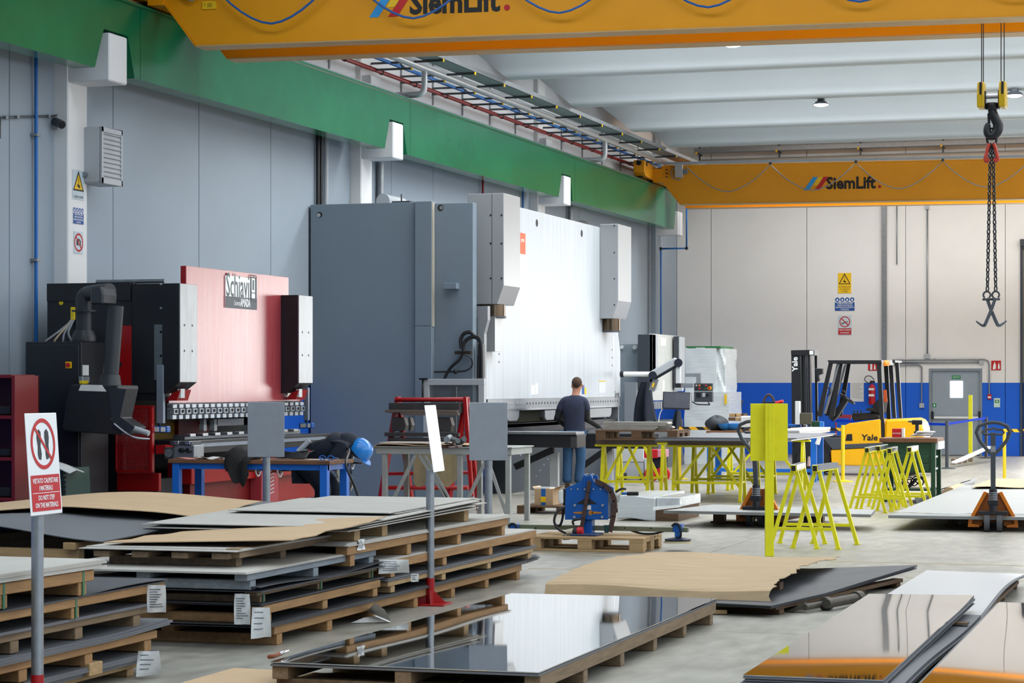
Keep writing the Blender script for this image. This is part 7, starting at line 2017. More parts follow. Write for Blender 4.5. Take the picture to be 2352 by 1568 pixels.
bt_ = thing('spray_bottle', 'white spray bottle hanging from corner of the far blue bench', 'bottle', PY(1880, 1018, vy - 0.05))
O = bt_.location
MB().cyl(PY(1877, 1020, vy - 0.05), PY(1885, 996, vy - 0.05), 0.04, 0.03, n=12).build('bottle_body', WPLAST, bt_, off=O)
MB().cyl(PY(1885, 996, vy - 0.05), PY(1888, 985, vy - 0.05), 0.012, n=8).build('bottle_neck', WPLAST, bt_, off=O)
MB().bar(PY(1884, 992, vy - 0.06), PY(1884, 990, vy + 0.06), 0.012, 0.012).build('hook', STEEL, bt_, off=O)
byY(MB(), 1882, 968, 1892, 986, vy - 0.08, 0.05).build('spray_head', mat('spray_blue', '2E7ACC', 0.4), bt_, bevel=0.006, off=O)
tag(MB().cyl(PY(1858, 1070, vy + 0.3), PY(1858, 1048, vy + 0.3), 0.035, 0.02, n=10).build('plastic_bottle', mat('pinkish_bottle', 'D8B4AC', 0.3)), 'small pale bottle under the far blue bench', 'bottle')
# helmets, bag and wood on the left end of that bench
hb_ = PY(1660, 990, vy)
for k, u in enumerate((1666, 1684)):
    c = PY(u, 988, vy + 0.2)
    h = thing('safety_helmet', ('blue safety helmet lying upside down on far bench', 'second blue safety helmet right beside the overturned one')[k], 'helmet', c)
    MB().lathe((0, 0, 0), [(0.0, 0.0), (0.06, 0.005), (0.11, 0.05), (0.135, 0.11), (0.14, 0.12), (0.125, 0.11), (0.09, 0.04), (0.0, 0.02)], 18).build('shell', HELMET, h)
    MB().lathe((0, 0, 0), [(0.1, 0.1), (0.115, 0.105), (0.1, 0.11)], 16).build('inner_band', BLACK, h)
bag = lambda s, t: Vector((0.19 * math.cos(s * 6.283) * math.sin(t * 3.14) * (1 + 0.25 * math.sin(s * 19)), 0.14 * math.sin(s * 6.283) * math.sin(t * 3.14), 0.13 + 0.13 * math.cos(t * 3.14) * (1 + 0.2 * math.sin(s * 13))))
c = PY(1645, 990, vy + 0.35)
mb = MB()
n1, n2 = 20, 10
vs = [c + bag(i / n1, j / n2) for j in range(n2 + 1) for i in range(n1)]
mb.add(vs, [(j * n1 + i, j * n1 + (i + 1) % n1, (j + 1) * n1 + (i + 1) % n1, (j + 1) * n1 + i) for j in range(n2) for i in range(n1)], True)
tag(mb.build('crumpled_bag', mat('dark_grey_bag', '2F353C', 0.6, var=0.3, scale=8)), 'crumpled dark bag on the far bench behind blue helmets', 'bag')
for k in range(7):
    c = PY(1682 + (k % 4) * 13, 962 - (k // 4) * 9, vy + 0.5 + 0.05 * k)
    tag(MB().obox(Matrix.Translation(c) @ Matrix.Rotation(R(23 * k), 4, 'Z'), (0.12, 0.09, 0.06)).build('wood_block', WOODP if k % 3 else WOODD, bevel=0.004), 'small wooden offcut in heap behind the blue helmets', 'wood block', 'wood offcuts heaped on the far bench')
tag(byY(MB(), 1700, 955, 1728, 990, vy + 0.45, 0.3).build('white_bucket', WPLAST, bevel=0.02), 'white plastic tub among offcuts left of yellow sign', 'tub')
hd = thing('vacuum_handle_tool', 'black handled lifting tool with red plug behind yellow sign', 'tool', PY(1768, 925, vy + 0.3))
O = hd.location
MB().tube(catmull([PY(1752, 928, vy + 0.3), PY(1758, 912, vy + 0.3), PY(1766, 906, vy + 0.3), PY(1774, 912, vy + 0.3), PY(1779, 926, vy + 0.3)], 5), 0.02, 8).build('handle', STRAPBR, hd, off=O)
byY(MB(), 1752, 922, 1780, 940, vy + 0.25, 0.15).build('tool_body', NAVYD, hd, bevel=0.01, off=O)
byY(MB(), 1755, 938, 1775, 990, vy + 0.25, 0.12).build('tool_stem', BLACKM, hd, off=O)
MB().cyl(PY(1780, 926, vy + 0.3), PY(1799, 921, vy + 0.3), 0.03, n=12).build('red_plug', SIGNR, hd, off=O)
# hand truck with red wheels behind trestles
ht = thing('welding_cart', 'small red and blue cart with red wheels behind yellow trestles', 'cart', PY(1510, 1085, 38.5) * 1)
ht.location.z = 0
O = ht.location
byY(MB(), 1479, 1032, 1510, 1052, 38.5, 0.3).build('red_case', SIGNR, ht, bevel=0.008, off=O)
byY(MB(), 1510, 1032, 1527, 1050, 38.5, 0.3).build('pink_case', mat('pink_case', 'D890A8', 0.4), ht, bevel=0.008, off=O)
byY(MB(), 1495, 1050, 1524, 1085, 38.55, 0.3).build('blue_body', NAVYD, ht, bevel=0.008, off=O)
for u in (1496, 1522):
    c = PY(u, 1075, 38.45)
    MB().lathe((c.x, c.y, 0.13), [(0.03, 0.0), (0.12, 0.0), (0.13, 0.02), (0.12, 0.05)], 20, (0, 1, 0)).build('wheel', SIGNR, ht, off=O)
# grey steel trolley frame behind trestles
tf = thing('machine_frame', 'pale grey machine frame and castors behind the yellow trestles', 'machine frame', PY(1440, 1090, 39.2) * 1)
tf.location.z = 0
O = tf.location
for (u0, v0, u1, v1, m) in ((1392, 1030, 1405, 1105, LGREY), (1410, 1030, 1478, 1060, PGREY), (1415, 1062, 1478, 1096, LGREY), (1480, 1052, 1500, 1100, PGREY)):
    byY(MB(), u0, v0, u1, v1, 39.2, 0.25).build('frame_panel', m, tf, bevel=0.004, off=O)
for u in (1436, 1474):
    c = PY(u, 1100, 39.2)
    MB().cyl((c.x - 0.03, c.y, 0.06), (c.x + 0.03, c.y, 0.06), 0.06, n=14).build('castor', BLACK, tf, off=O)
    MB().cyl((c.x, c.y, 0.06), (c.x, c.y, PY(u, 1095, 39.2).z), 0.02, n=8).build('castor_stem', BLACK, tf, off=O)
byY(MB(), 1560, 1035, 1568, 1062, 42.0, 0.2)
# long tubes bundle on the floor near the green bench
for k in range(4):
    p0, p1 = G(2100 + 6 * k, 1152 - 2 * k, 0.05), G(2225 + 5 * k, 1112 - 2 * k, 0.05)
    tag(MB().bar(p0 + Vector((0, 0, 0.03 * (k % 2))), p1 + Vector((0, 0, 0.03 * (k % 2))), 0.06, 0.05).build('steel_tube', GALV if k % 2 else DSTEEL, bevel=0.004), ('nearest', 'second nearest', 'third nearest', 'farthest')[k] + ' long steel tube on the floor behind green workbench', 'tube', 'steel tubes on the floor by the green bench')
tag(MB().cyl(G(2180, 1136, 0.06), G(2205, 1126, 0.06), 0.11, n=16).build('brown_wrap', CARD), 'brown paper wrapped around the tubes on the floor', 'wrapping')
# aluminium bars and low rack on the floor by the door
for k in range(5):
    p0, p1 = G(2190 + 4 * k, 1062 - k, 0.1), G(2262 + 3 * k, 1030 - k, 0.3)
    tag(MB().bar(p0, p1, 0.09, 0.04).build('aluminium_bar', WHITE, bevel=0.004), ('leftmost', 'second from left', 'middle', 'fourth from left', 'rightmost')[k] + ' bright aluminium bar on floor before the grey door', 'bar', 'aluminium bars by the door')
for k in range(4):
    c = G(2190 + 13 * k, 1066 - 2 * k)
    tag(MB().cb(c + Vector((0, 0, 0.06)), (0.09, 0.12, 0.12)).build('bar_support', WOODG, bevel=0.004), ('leftmost', 'second from left', 'third from left', 'rightmost')[k] + ' small wood support under aluminium bars by the door', 'wood block', 'wood supports under the bars')
_m = byY(MB(), 1665, 918, 1705, 926, 50.5, 0.08)
_m.box(XY(1668, 50.5), 50.52, 0, XY(1671, 50.5), 50.56, 1.3).box(XY(1700, 50.5), 50.52, 0, XY(1703, 50.5), 50.56, 1.3)
tag(_m.build('guard_rail', DGREY), 'dark guard rail in front of the blue wall band', 'rail')
_m = byY(MB(), 1915, 952, 1955, 960, 49.0, 0.1)
_m.box(XY(1918, 49.0), 49.02, 0, XY(1921, 49.0), 49.06, 1.0).box(XY(1950, 49.0), 49.02, 0, XY(1953, 49.0), 49.06, 1.0)
tag(_m.build('red_rail', mat('wine_rail', '8A1E34', 0.5)), 'wine red rail behind the forklift seat', 'rail')
# ================================================================== things on the walls
def wall_plate(name, label, cat, u0, v0, u1, v1, m, plane, lvl, th=0.01):
    # thing lying flat on the back wall (plane 'Y') or on the column face (plane 'X')
    if plane == 'Y':
        a, b = PY(u0, v0, lvl), PY(u1, v1, lvl)
        c = Vector(((a.x + b.x) / 2, lvl, (a.z + b.z) / 2))
        M = at(FY, c)
        w, h = b.x - a.x, a.z - b.z
    else:
        y0, y1 = YX(u0, lvl), YX(u1, lvl)
        um = (u0 + u1) / 2
        z1, z0 = HX(um, v0, lvl), HX(um, v1, lvl)
        c = Vector((-lvl, (y0 + y1) / 2, (z0 + z1) / 2))
        M = at(FX, c)
        w, h = y1 - y0, z1 - z0
    t = thing(name, label, cat, c)
    M = Matrix.Translation(-c) @ M
    MB().obox(M @ Matrix.Translation((0, 0, th / 2)), (w, h, th)).build('plate', m, t)
    return t, M @ Matrix.Translation((0, 0, th)), w, h
def tri_sign(t, M, w, h, cy, s, yellow=True):
    flat(M, [(-s, cy - s * 0.85), (s, cy - s * 0.85), (0, cy + s * 0.95)], 0.001).build('triangle_border', INK, t)
    flat(M, [(-s * 0.78, cy - s * 0.72), (s * 0.78, cy - s * 0.72), (0, cy + s * 0.65)], 0.002).build('triangle', SIGNY, t)
    flat(M, [(-s * 0.28, cy - s * 0.4), (s * 0.15, cy - s * 0.62), (s * 0.3, cy - s * 0.42), (-s * 0.12, cy - s * 0.2)], 0.003).build('load_mark', INK, t)
    slab(M, -s * 0.03, cy - s * 0.2, s * 0.03, cy + s * 0.3, 0.003).build('hook_mark', INK, t)
def ppe_sign(t, M, w, h):
    for k in range(4):
        cx_ = -w / 2 + w * (k + 0.5) / 4
        cy_ = h * 0.5 - w * 0.115
        ring2(M, (cx_, cy_), 0.0, w * 0.115, 18, 0.001).build('icon_disc', SIGNB, t)
        flat(M, [(cx_ - w * 0.05, cy_ - w * 0.06), (cx_ + w * 0.04, cy_ - w * 0.06), (cx_ + w * 0.05, cy_), (cx_, cy_ + w * 0.06), (cx_ - w * 0.04, cy_ + w * 0.02)], 0.002).build('icon_mark', WHITE, t)
    slab(M, -w / 2, -h / 2, w / 2, h * 0.5 - w * 0.25, 0.001).build('text_panel', SIGNB, t)
    top = h * 0.5 - w * 0.25
    for k, s in enumerate(('E OBBLIGATORIO USARE', 'I MEZZI DI PROTEZIONE', 'PERSONALE IN DOTAZIONE', 'A CIASCUNO')):
        text(s, M @ Matrix.Translation((0, top - (k + 0.55) * (top + h / 2) / 4.1, 0.002)), w * 0.1, WHITE, t, 'lettering', 0.0003, sx=0.72, bold=w * 0.0018)
YW = YB - 0.001
t, M, w, h = wall_plate('warning_sign', 'yellow suspended loads warning sign on the back wall', 'sign', 1925, 627, 1955, 673, SIGNY, 'Y', YW)
tri_sign(t, M, w, h, h * 0.2, w * 0.46)
for k, s in enumerate(('ATTENZIONE', 'AI CARICHI', 'SOSPESI')):
    text(s, M @ Matrix.Translation((0, -h * 0.19 - k * h * 0.115, 0.001)), w * 0.17, INK, t, 'lettering', 0.0003, sx=0.85)
t, M, w, h = wall_plate('ppe_sign', 'blue protective equipment sign below yellow sign on back wall', 'sign', 1918, 683, 1963, 713, WHITE, 'Y', YW)
ppe_sign(t, M, w, h)
t, M, w, h = wall_plate('no_smoking_sign', 'white and red no smoking sign on the back wall', 'sign', 1925, 724, 1956, 769, mat('sign_pale', 'CFDDE4', 0.5), 'Y', YW)
cy_ = h * 0.17
ring2(M, (0, cy_), w * 0.33, w * 0.4, 28, 0.001).build('prohibition_ring', SIGNR, t)
flat(M, [(-w * 0.28, cy_ - w * 0.1), (w * 0.2, cy_ + w * 0.05), (w * 0.26, cy_ + w * 0.0), (-w * 0.2, cy_ - w * 0.2)], 0.001).build('cigarette_mark', GREYINK, t)
flat(M, [(-w * 0.27, cy_ + w * 0.22), (-w * 0.22, cy_ + w * 0.27), (w * 0.27, cy_ - w * 0.22), (w * 0.22, cy_ - w * 0.27)], 0.002).build('prohibition_bar', SIGNR, t)
slab(M, -w * 0.48, -h * 0.48, w * 0.48, -h * 0.16, 0.001).build('text_panel', SIGNR, t)
for k, s in enumerate(('VIETATO FUMARE', 'NO SMOKING')):
    text(s, M @ Matrix.Translation((0, -h * 0.25 - k * h * 0.14, 0.002)), w * 0.14, WHITE, t, 'lettering', 0.0003, sx=0.75, bold=w * 0.003)
# the same family of signs on the near column
AC = 12.769
t, M, w, h = wall_plate('warning_sign', 'yellow triangle suspended loads sign on the near white column', 'sign', 166, 391, 192, 458, mat('sign_pale', 'CFDDE4', 0.5), 'X', AC, 0.006)
tri_sign(t, M, w, h, h * 0.12, w * 0.48)
text('CARICHI SOSPESI', M @ Matrix.Translation((0, -h * 0.42, 0.001)), w * 0.15, INK, t, 'lettering', 0.0003, sx=0.72)
t, M, w, h = wall_plate('ppe_sign', 'blue protective equipment sign on the near white column', 'sign', 167, 477, 191, 514, WHITE, 'X', AC, 0.006)
ppe_sign(t, M, w, h)
t, M, w, h = wall_plate('no_camera_sign', 'red ringed no photography sign on the near white column', 'sign', 169, 532, 190, 582, mat('sign_pale', 'CFDDE4', 0.5), 'X', AC, 0.006)
ring2(M, (0, 0), w * 0.38, w * 0.49, 30, 0.001).build('prohibition_ring', SIGNR, t)
slab(M, -w * 0.24, -w * 0.15, w * 0.24, w * 0.12, 0.001).build('camera_mark', INK, t)
slab(M, -w * 0.1, w * 0.12, w * 0.1, w * 0.2, 0.001).build('camera_top_mark', INK, t)
ring2(M, (w * 0.03, -w * 0.02), w * 0.07, w * 0.1, 18, 0.002).build('lens_mark', WHITE, t)
flat(M, [(-w * 0.32, w * 0.26), (-w * 0.26, w * 0.32), (w * 0.32, -w * 0.26), (w * 0.26, -w * 0.32)], 0.003).build('prohibition_bar', SIGNR, t)
# fire signs, notices
t, M, w, h = wall_plate('fire_sign', 'red fire extinguisher sign above the extinguisher', 'sign', 1994, 833, 2014, 851, SIGNR, 'Y', YW)
slab(M, -w * 0.25, -h * 0.4, -w * 0.02, h * 0.35, 0.001).build('extinguisher_mark', WHITE, t)
flat(M, [(w * 0.15, -h * 0.35), (w * 0.38, -h * 0.35), (w * 0.35, h * 0.1), (w * 0.25, h * 0.35), (w * 0.18, 0)], 0.001).build('flame_mark', WHITE, t)
t, M, w, h = wall_plate('fire_sign', 'red fire alarm button sign right of the grey door', 'sign', 2277, 828, 2299, 850, SIGNR, 'Y', YW)
flat(M, [(-w * 0.35, -h * 0.4), (-w * 0.05, -h * 0.4), (0, h * 0.0), (-w * 0.15, h * 0.38), (-w * 0.3, 0)], 0.001).build('hand_mark', WHITE, t)
flat(M, [(w * 0.18, -h * 0.35), (w * 0.4, -h * 0.35), (w * 0.36, h * 0.1), (w * 0.28, h * 0.3), (w * 0.2, 0)], 0.001).build('flame_mark', WHITE, t)
t, M, w, h = wall_plate('first_aid_sign', 'pale green first aid sign on blue band right of the door', 'sign', 2283, 914, 2297, 935, mat('sign_mint', 'CDE8D8', 0.5), 'Y', YW)
slab(M, -w * 0.35, -h * 0.02, w * 0.35, h * 0.3, 0.001).build('green_panel', SIGNG, t)
slab(M, -w * 0.06, h * 0.03, w * 0.06, h * 0.26, 0.002).build('cross_mark', WHITE, t)
slab(M, -w * 0.2, h * 0.1, w * 0.2, h * 0.19, 0.002).build('cross_mark', WHITE, t)
t, M, w, h = wall_plate('notice_board', 'white printed notice on blue band behind the forklift', 'notice', 1953, 878, 1984, 922, PAPER, 'Y', YW)
for k in range(10):
    slab(M, -w * 0.42, h * (0.42 - 0.08 * k), w * (0.42 - 0.1 * (k % 3)), h * (0.435 - 0.08 * k), 0.001).build('printed_line', GREYINK, t)
fe = thing('fire_extinguisher', 'red fire extinguisher hanging on blue band behind forklift', 'fire extinguisher', PY(2003, 905, YB - 0.12))
O = fe.location
MB().lathe(PY(2003, 929, YB - 0.12), [(0.07, 0.0), (0.08, 0.02), (0.08, 0.4), (0.06, 0.45), (0.025, 0.48), (0.025, 0.5)], 20).build('cylinder', SIGNR, fe, off=O)
byY(MB(), 1995, 905, 2008, 910, YB - 0.205, 0.004).build('label_band', WHITE, fe, off=O)
byY(MB(), 1995, 891, 2008, 896, YB - 0.205, 0.004).build('label_band', PAPER, fe, off=O)
byY(MB(), 1998, 874, 2009, 879, YB - 0.14, 0.04).build('valve', BLACK, fe, off=O)
MB().tube(catmull([PY(2003, 879, YB - 0.12), PY(1994, 879, YB - 0.12), PY(1986, 872, YB - 0.12), PY(1990, 864, YB - 0.12), PY(2000, 864, YB - 0.12), PY(2008, 872, YB - 0.12)], 5), 0.01, 6).build('hose', HOSE, fe, off=O)
ab = thing('alarm_button', 'small red fire alarm call point right of the door', 'alarm', PY(2272, 911, YB))
byY(MB(), 2268, 905, 2277, 917, YB - 0.05, 0.05).build('case', SIGNR, ab, bevel=0.006, off=ab.location)
byY(MB(), 2269, 910, 2276, 914, YB - 0.053, 0.003).build('pane', WHITE, ab, off=ab.location)
# conduits and boxes on the back wall
def conduit(label, pts, r=0.016, m=None, boxes=(), name='wall_conduit', plane='Y', lvl=None, clips=()):
    lvl = (YB - 0.03) if lvl is None else lvl
    fn = (lambda u, v: PY(u, v, lvl)) if plane == 'Y' else (lambda u, v: PX(u, v, lvl))
    q = [fn(u, v) for u, v in pts]
    t = thing(name, label, 'conduit', q[0])
    MB().tube(q, r, 8).build('tube', m or GALV, t, off=t.location)
    for (u, v, s) in boxes:
        c = fn(u, v)
        MB().cb(c, (s, 0.06, s) if plane == 'Y' else (0.06, s, s)).build('junction_box', LGREY, t, bevel=0.006, off=t.location)
    for (u, v) in clips:
        c = fn(u, v)
        MB().cb(c, (0.05, 0.05, 0.03)).build('clip', GALV, t, off=t.location)
    return t
conduit('vertical grey conduit from crane down to box above the door', [(2130, 470), (2130, 818)], boxes=((2130, 818, 0.12), (2130, 476, 0.09)))
conduit('long horizontal conduit bending down to the alarm button', [(2050, 826), (2262, 825), (2270, 829), (2272, 838), (2272, 905)], clips=((2147, 825), (2238, 825)))
conduit('conduit above the door ending in a grey box', [(2050, 833), (2250, 832)], boxes=((2254, 832, 0.1),))
conduit('conduit bending down to the switch box left of the door', [(2050, 838), (2110, 838), (2117, 842), (2117, 928)], boxes=((2117, 931, 0.11),))
conduit('short thin conduit hanging high on the back wall', [(2060, 470), (2060, 607)], 0.012)
tag(byY(MB(), 2025, 470, 2036, 826, YB - 0.07, 0.07).build('cable_duct', GALV, bevel=0.004), 'wide galvanised cable duct running down the back wall', 'cable duct')
# pipes on the left wall
def wallpipe(label, u, v0, v1, r, m, a=12.9, name='wall_pipe', clips=()):
    y = YX(u, a)
    z1, z0 = HX(u, v0, a), HX(u, v1, a)
    t = thing(name, label, 'pipe', (-a, y, z0))
    MB().cyl((-a, y, z0), (-a, y, z1), r, n=10).build('tube', m, t, off=t.location)
    for v in clips:
        z = HX(u, v, a)
        MB().box(-AW, y - 0.05, z - 0.015, -a + 0.04, y + 0.05, z + 0.015).build('clip', GALV, t, off=t.location)
    return t
wallpipe('thin blue pipe down the wall left of the near column', 83, 90, 1000, 0.022, PIPEB, clips=(310, 597))
wallpipe('thin blue pipe down the wall behind second corbel', 824, 240, 700, 0.02, PIPEB, clips=(430,))
wallpipe('thin blue pipe down the wall left of the third corbel', 1201, 395, 700, 0.018, PIPEB)
wallpipe('dark vertical cable pipe left of the second column', 730, 230, 700, 0.03, BLACK)
wallpipe('second dark cable pipe left of the second column', 737, 230, 700, 0.022, HOSE)
wallpipe('grey duct beside the dark cable pipes', 749, 230, 700, 0.035, LGREY)
wallpipe('grey downpipe just right of the second column', 874, 372, 700, 0.06, GALV, 12.88)
wallpipe('red pipe piece dropping below the runway beam', 1109, 300, 520, 0.02, PIPER)
wallpipe('grey conduit on wall beside the third column', 1310, 440, 600, 0.05, GALV, 12.88)
wallpipe('grey conduit near the far left corner', 1492, 500, 800, 0.02, GALV)
q = lambda u, v: PY(u, v, 52.2)
ap = thing('air_pipe', 'thin blue pipe with black elbows in the back left corner', 'pipe', q(1577, 570))
for a, b in (((1577, 470), (1577, 568)), ((1577, 570), (1520, 571)), ((1518, 571), (1518, 770))):
    MB().cyl(q(*a), q(*b), 0.02, n=8).build('tube', PIPEB, ap, off=ap.location)
for u, v in ((1577, 570), (1518, 571)):
    MB().ball(q(u, v), 0.04, 10, 6).build('elbow', BLACK, ap, off=ap.location)
# conduit with camera on left wall
conduit('thin conduit on left wall running to the security camera', [(0, 318), (0, 270), (22, 269), (125, 266), (134, 262), (134, 180)], 0.012, DSTEEL, plane='X', lvl=12.92, clips=((12, 270), (38, 269), (110, 267)))
cc_ = thing('security_camera', 'small dark bullet security camera on the left wall', 'camera', PX(137, 283, 12.85))
c = PX(137, 283, 12.85)
O = cc_.location
MB().cyl(c + Vector((-0.08, 0.04, 0.03)), c + Vector((0.08, -0.1, -0.03)), 0.05, n=16).build('camera_body', DGREY, cc_, off=O)
MB().cyl(c + Vector((0.08, -0.1, -0.03)), c + Vector((0.085, -0.105, -0.033)), 0.04, n=16).build('camera_lens', INK, cc_, off=O)
MB().box(-12.95, c.y + 0.0, c.z - 0.06, -12.88, c.y + 0.1, c.z + 0.08).build('mount', LGREY, cc_, off=O)
# unit heater
AH = 12.55
uh = thing('unit_heater', 'grey wall mounted unit heater with horizontal louvres', 'heater', (-12.7, YX(250, AH), HX(250, 355, AH)))
O = uh.location
y0, y1 = YX(232, AH), YX(280, AH)
z1, z0 = HX(232, 290, AH), HX(232, 420, AH)
MB().box(-AH - 0.3, y0, z0, -AH - 0.005, y1, z1).build('casing', LGREY, uh, bevel=0.02, off=O)
fr = MB().box(-AH - 0.01, y0, z0, -AH + 0.01, y0 + 0.05, z1).box(-AH - 0.01, y1 - 0.03, z0, -AH + 0.01, y1, z1).box(-AH - 0.01, y0, z1 - 0.06, -AH + 0.01, y1, z1).box(-AH - 0.01, y0, z0, -AH + 0.01, y1, z0 + 0.07)
fr.build('front_frame', LGREY, uh, bevel=0.004, off=O)
MB().box(-AH - 0.02, y0 + 0.04, z0 + 0.06, -AH - 0.012, y1 - 0.03, z1 - 0.05).build('dark_core', INK, uh, off=O)
for k in range(10):
    z = z0 + 0.095 + (z1 - z0 - 0.17) * k / 9
    MB().bar((-AH + 0.005, y0 + 0.05, z), (-AH + 0.005, y1 - 0.03, z), 0.022, 0.004, (1, 0, 1)).build('louvre', LGREY, uh, off=O)
MB().cyl((-AH - 0.2, y0 - 0.05, z0 + 0.1), (-AH - 0.2, y0, z0 + 0.1), 0.03, n=10).build('pipe_stub', GALV, uh, off=O)
MB().box(-AW, y0 + 0.1, z0 + 0.1, -AH - 0.29, y1 - 0.1, z0 + 0.2).build('wall_bracket', GALV, uh, off=O)

# ================================================================== people
def skin(name, nodes, edges, m, parent, root=0, sub=2, loc=(0, 0, 0)):
    me = bpy.data.meshes.new(name)
    me.from_pydata([n[0] for n in nodes], edges, [])
    o = bpy.data.objects.new(name, me)
    COL.objects.link(o)
    o.parent = parent
    o.location = loc
    md = o.modifiers.new('Skin', 'SKIN')
    md.use_smooth_shade = True
    if not me.skin_vertices:
        me.attributes.new if False else None
        bm = bmesh.new(); bm.from_mesh(me); bm.verts.layers.skin.verify(); bm.to_mesh(me); bm.free()
    for i, n in enumerate(nodes):
        r = n[1]
        d = me.skin_vertices[0].data[i]
        d.radius = r if isinstance(r, tuple) else (r, r)
        d.use_root = (i == root)
    sd = o.modifiers.new('Sub', 'SUBSURF')
    sd.levels = sd.render_levels = sub
    me.materials.append(m)
    return o
def loft(rings, n=18):
    # rings: (centre, right vector, forward vector, rx, ry)
    mb = MB()
    vs = []
    for c, rv, fv, rx, ry in rings:
        c, rv, fv = Vector(c), Vector(rv).normalized(), Vector(fv).normalized()
        for k in range(n):
            t = 2 * math.pi * k / n
            ct, st_ = math.cos(t), math.sin(t)
            e = 0.8
            vs.append(c + rv * (rx * math.copysign(abs(ct) ** e, ct)) + fv * (ry * math.copysign(abs(st_) ** e, st_)))
    m = len(rings)
    mb.add(vs, [(j * n + k, j * n + (k + 1) % n, (j + 1) * n + (k + 1) % n, (j + 1) * n + k) for j in range(m - 1) for k in range(n)], True)
    mb.add(vs[:n], [tuple(range(n - 1, -1, -1))]); mb.add(vs[-n:], [tuple(range(n))])
    return mb
def hand(name, wrist, d, side, m, parent, curl=0.5, s=1.0):
    # palm plus five chained fingers; d = hand direction, side = thumb side
    w, d, sd_ = Vector(wrist), Vector(d).normalized(), Vector(side).normalized()
    nrm = d.cross(sd_).normalized()
    nodes = [(w, 0.026 * s), (w + d * 0.045 * s, (0.036 * s, 0.020 * s)), (w + d * 0.085 * s, (0.036 * s, 0.018 * s))]
    edges = [(0, 1), (1, 2)]
    for k, (off, ln) in enumerate(((0.03, 0.075), (0.01, 0.085), (-0.011, 0.08), (-0.031, 0.062))):
        b = len(nodes)
        p = w + d * 0.085 * s + sd_ * off * s
        nodes.append((p, 0.0095 * s))
        edges.append((2, b))
        dd = d.copy()
        for j in range(3):
            dd = (dd + nrm * curl * 0.6).normalized()
            p = p + dd * ln * s / 3
            nodes.append((p, (0.0092 - 0.0012 * j) * s))
            edges.append((b + j, b + j + 1))
    b = len(nodes)
    p = w + d * 0.03 * s + sd_ * 0.03 * s
    nodes.append((p, 0.012 * s)); edges.append((1, b))
    dd = (d * 0.6 + sd_ * 0.8).normalized()
    for j in range(2):
        p = p + dd * 0.033 * s
        dd = (dd + d * 0.4 + nrm * curl * 0.5).normalized()
        nodes.append((p, (0.0105 - 0.0015 * j) * s)); edges.append((b + j, b + j + 1))
    return skin(name, nodes, edges, m, parent, 0, 2)

# --- standing worker at the big press (faces away, looks right)
wk = thing('person', 'person in navy t-shirt and jeans standing with back turned at press', 'person', G(1319, 1126), R(6))
J = {'pel': (0.0, 0.0, 0.93), 'sp': (0.0, 0.01, 1.1), 'ch': (-0.005, 0.02, 1.3), 'nb': (0.01, 0.02, 1.47), 'nk': (0.02, 0.035, 1.535), 'hd0': (0.03, 0.06, 1.61), 'hd1': (0.035, 0.055, 1.685), 'hd2': (0.03, 0.045, 1.73),
     'hl': (-0.1, 0.0, 0.9), 'kl': (-0.11, 0.05, 0.49), 'al': (-0.11, 0.0, 0.09), 'tl': (-0.13, 0.14, 0.04),
     'hr': (0.1, 0.0, 0.9), 'kr': (0.10, 0.06, 0.49), 'ar': (0.07, 0.0, 0.09), 'tr': (0.1, 0.15, 0.04),
     'sl': (-0.18, 0.0, 1.41), 'el': (-0.27, -0.02, 1.13), 'wl': (-0.16, 0.2, 1.0),
     'sr': (0.18, 0.01, 1.41), 'er': (0.2, 0.02, 1.12), 'wr': (0.345, 0.24, 1.0)}
nm = list(J)
rad = {'pel': 0.13, 'sp': 0.12, 'ch': 0.125, 'nb': 0.075, 'nk': 0.058, 'hd0': 0.078, 'hd1': 0.094, 'hd2': 0.07, 'hl': 0.085, 'kl': 0.06, 'al': 0.042, 'tl': 0.035, 'hr': 0.085, 'kr': 0.06, 'ar': 0.042, 'tr': 0.035, 'sl': 0.06, 'el': 0.043, 'wl': 0.03, 'sr': 0.06, 'er': 0.043, 'wr': 0.03}
ed_ = [('pel', 'sp'), ('sp', 'ch'), ('ch', 'nb'), ('nb', 'nk'), ('nk', 'hd0'), ('hd0', 'hd1'), ('hd1', 'hd2'), ('pel', 'hl'), ('hl', 'kl'), ('kl', 'al'), ('al', 'tl'), ('pel', 'hr'), ('hr', 'kr'), ('kr', 'ar'), ('ar', 'tr'), ('ch', 'sl'), ('sl', 'el'), ('el', 'wl'), ('ch', 'sr'), ('sr', 'er'), ('er', 'wr')]
skin('body', [(J[k], rad[k]) for k in nm], [(nm.index(a), nm.index(b)) for a, b in ed_], SKIN, wk)
X_, Y_ = (1, 0, 0), (0, 1, 0)
loft([((0.0, 0.005, 0.86), X_, Y_, 0.175, 0.125), ((0.0, 0.005, 0.93), X_, Y_, 0.172, 0.125), ((0.0, 0.01, 1.05), X_, Y_, 0.165, 0.12), ((-0.005, 0.015, 1.2), X_, Y_, 0.185, 0.128), ((-0.005, 0.015, 1.33), X_, Y_, 0.2, 0.13), ((0.0, 0.01, 1.42), X_, Y_, 0.195, 0.105), ((0.005, 0.015, 1.465), X_, Y_, 0.13, 0.085), ((0.012, 0.02, 1.495), X_, Y_, 0.075, 0.07)]).build('t_shirt', NAVY, wk)
_m62 = lambda s, e, q: tuple(Vector(J[s]).lerp(Vector(J[e]), q))
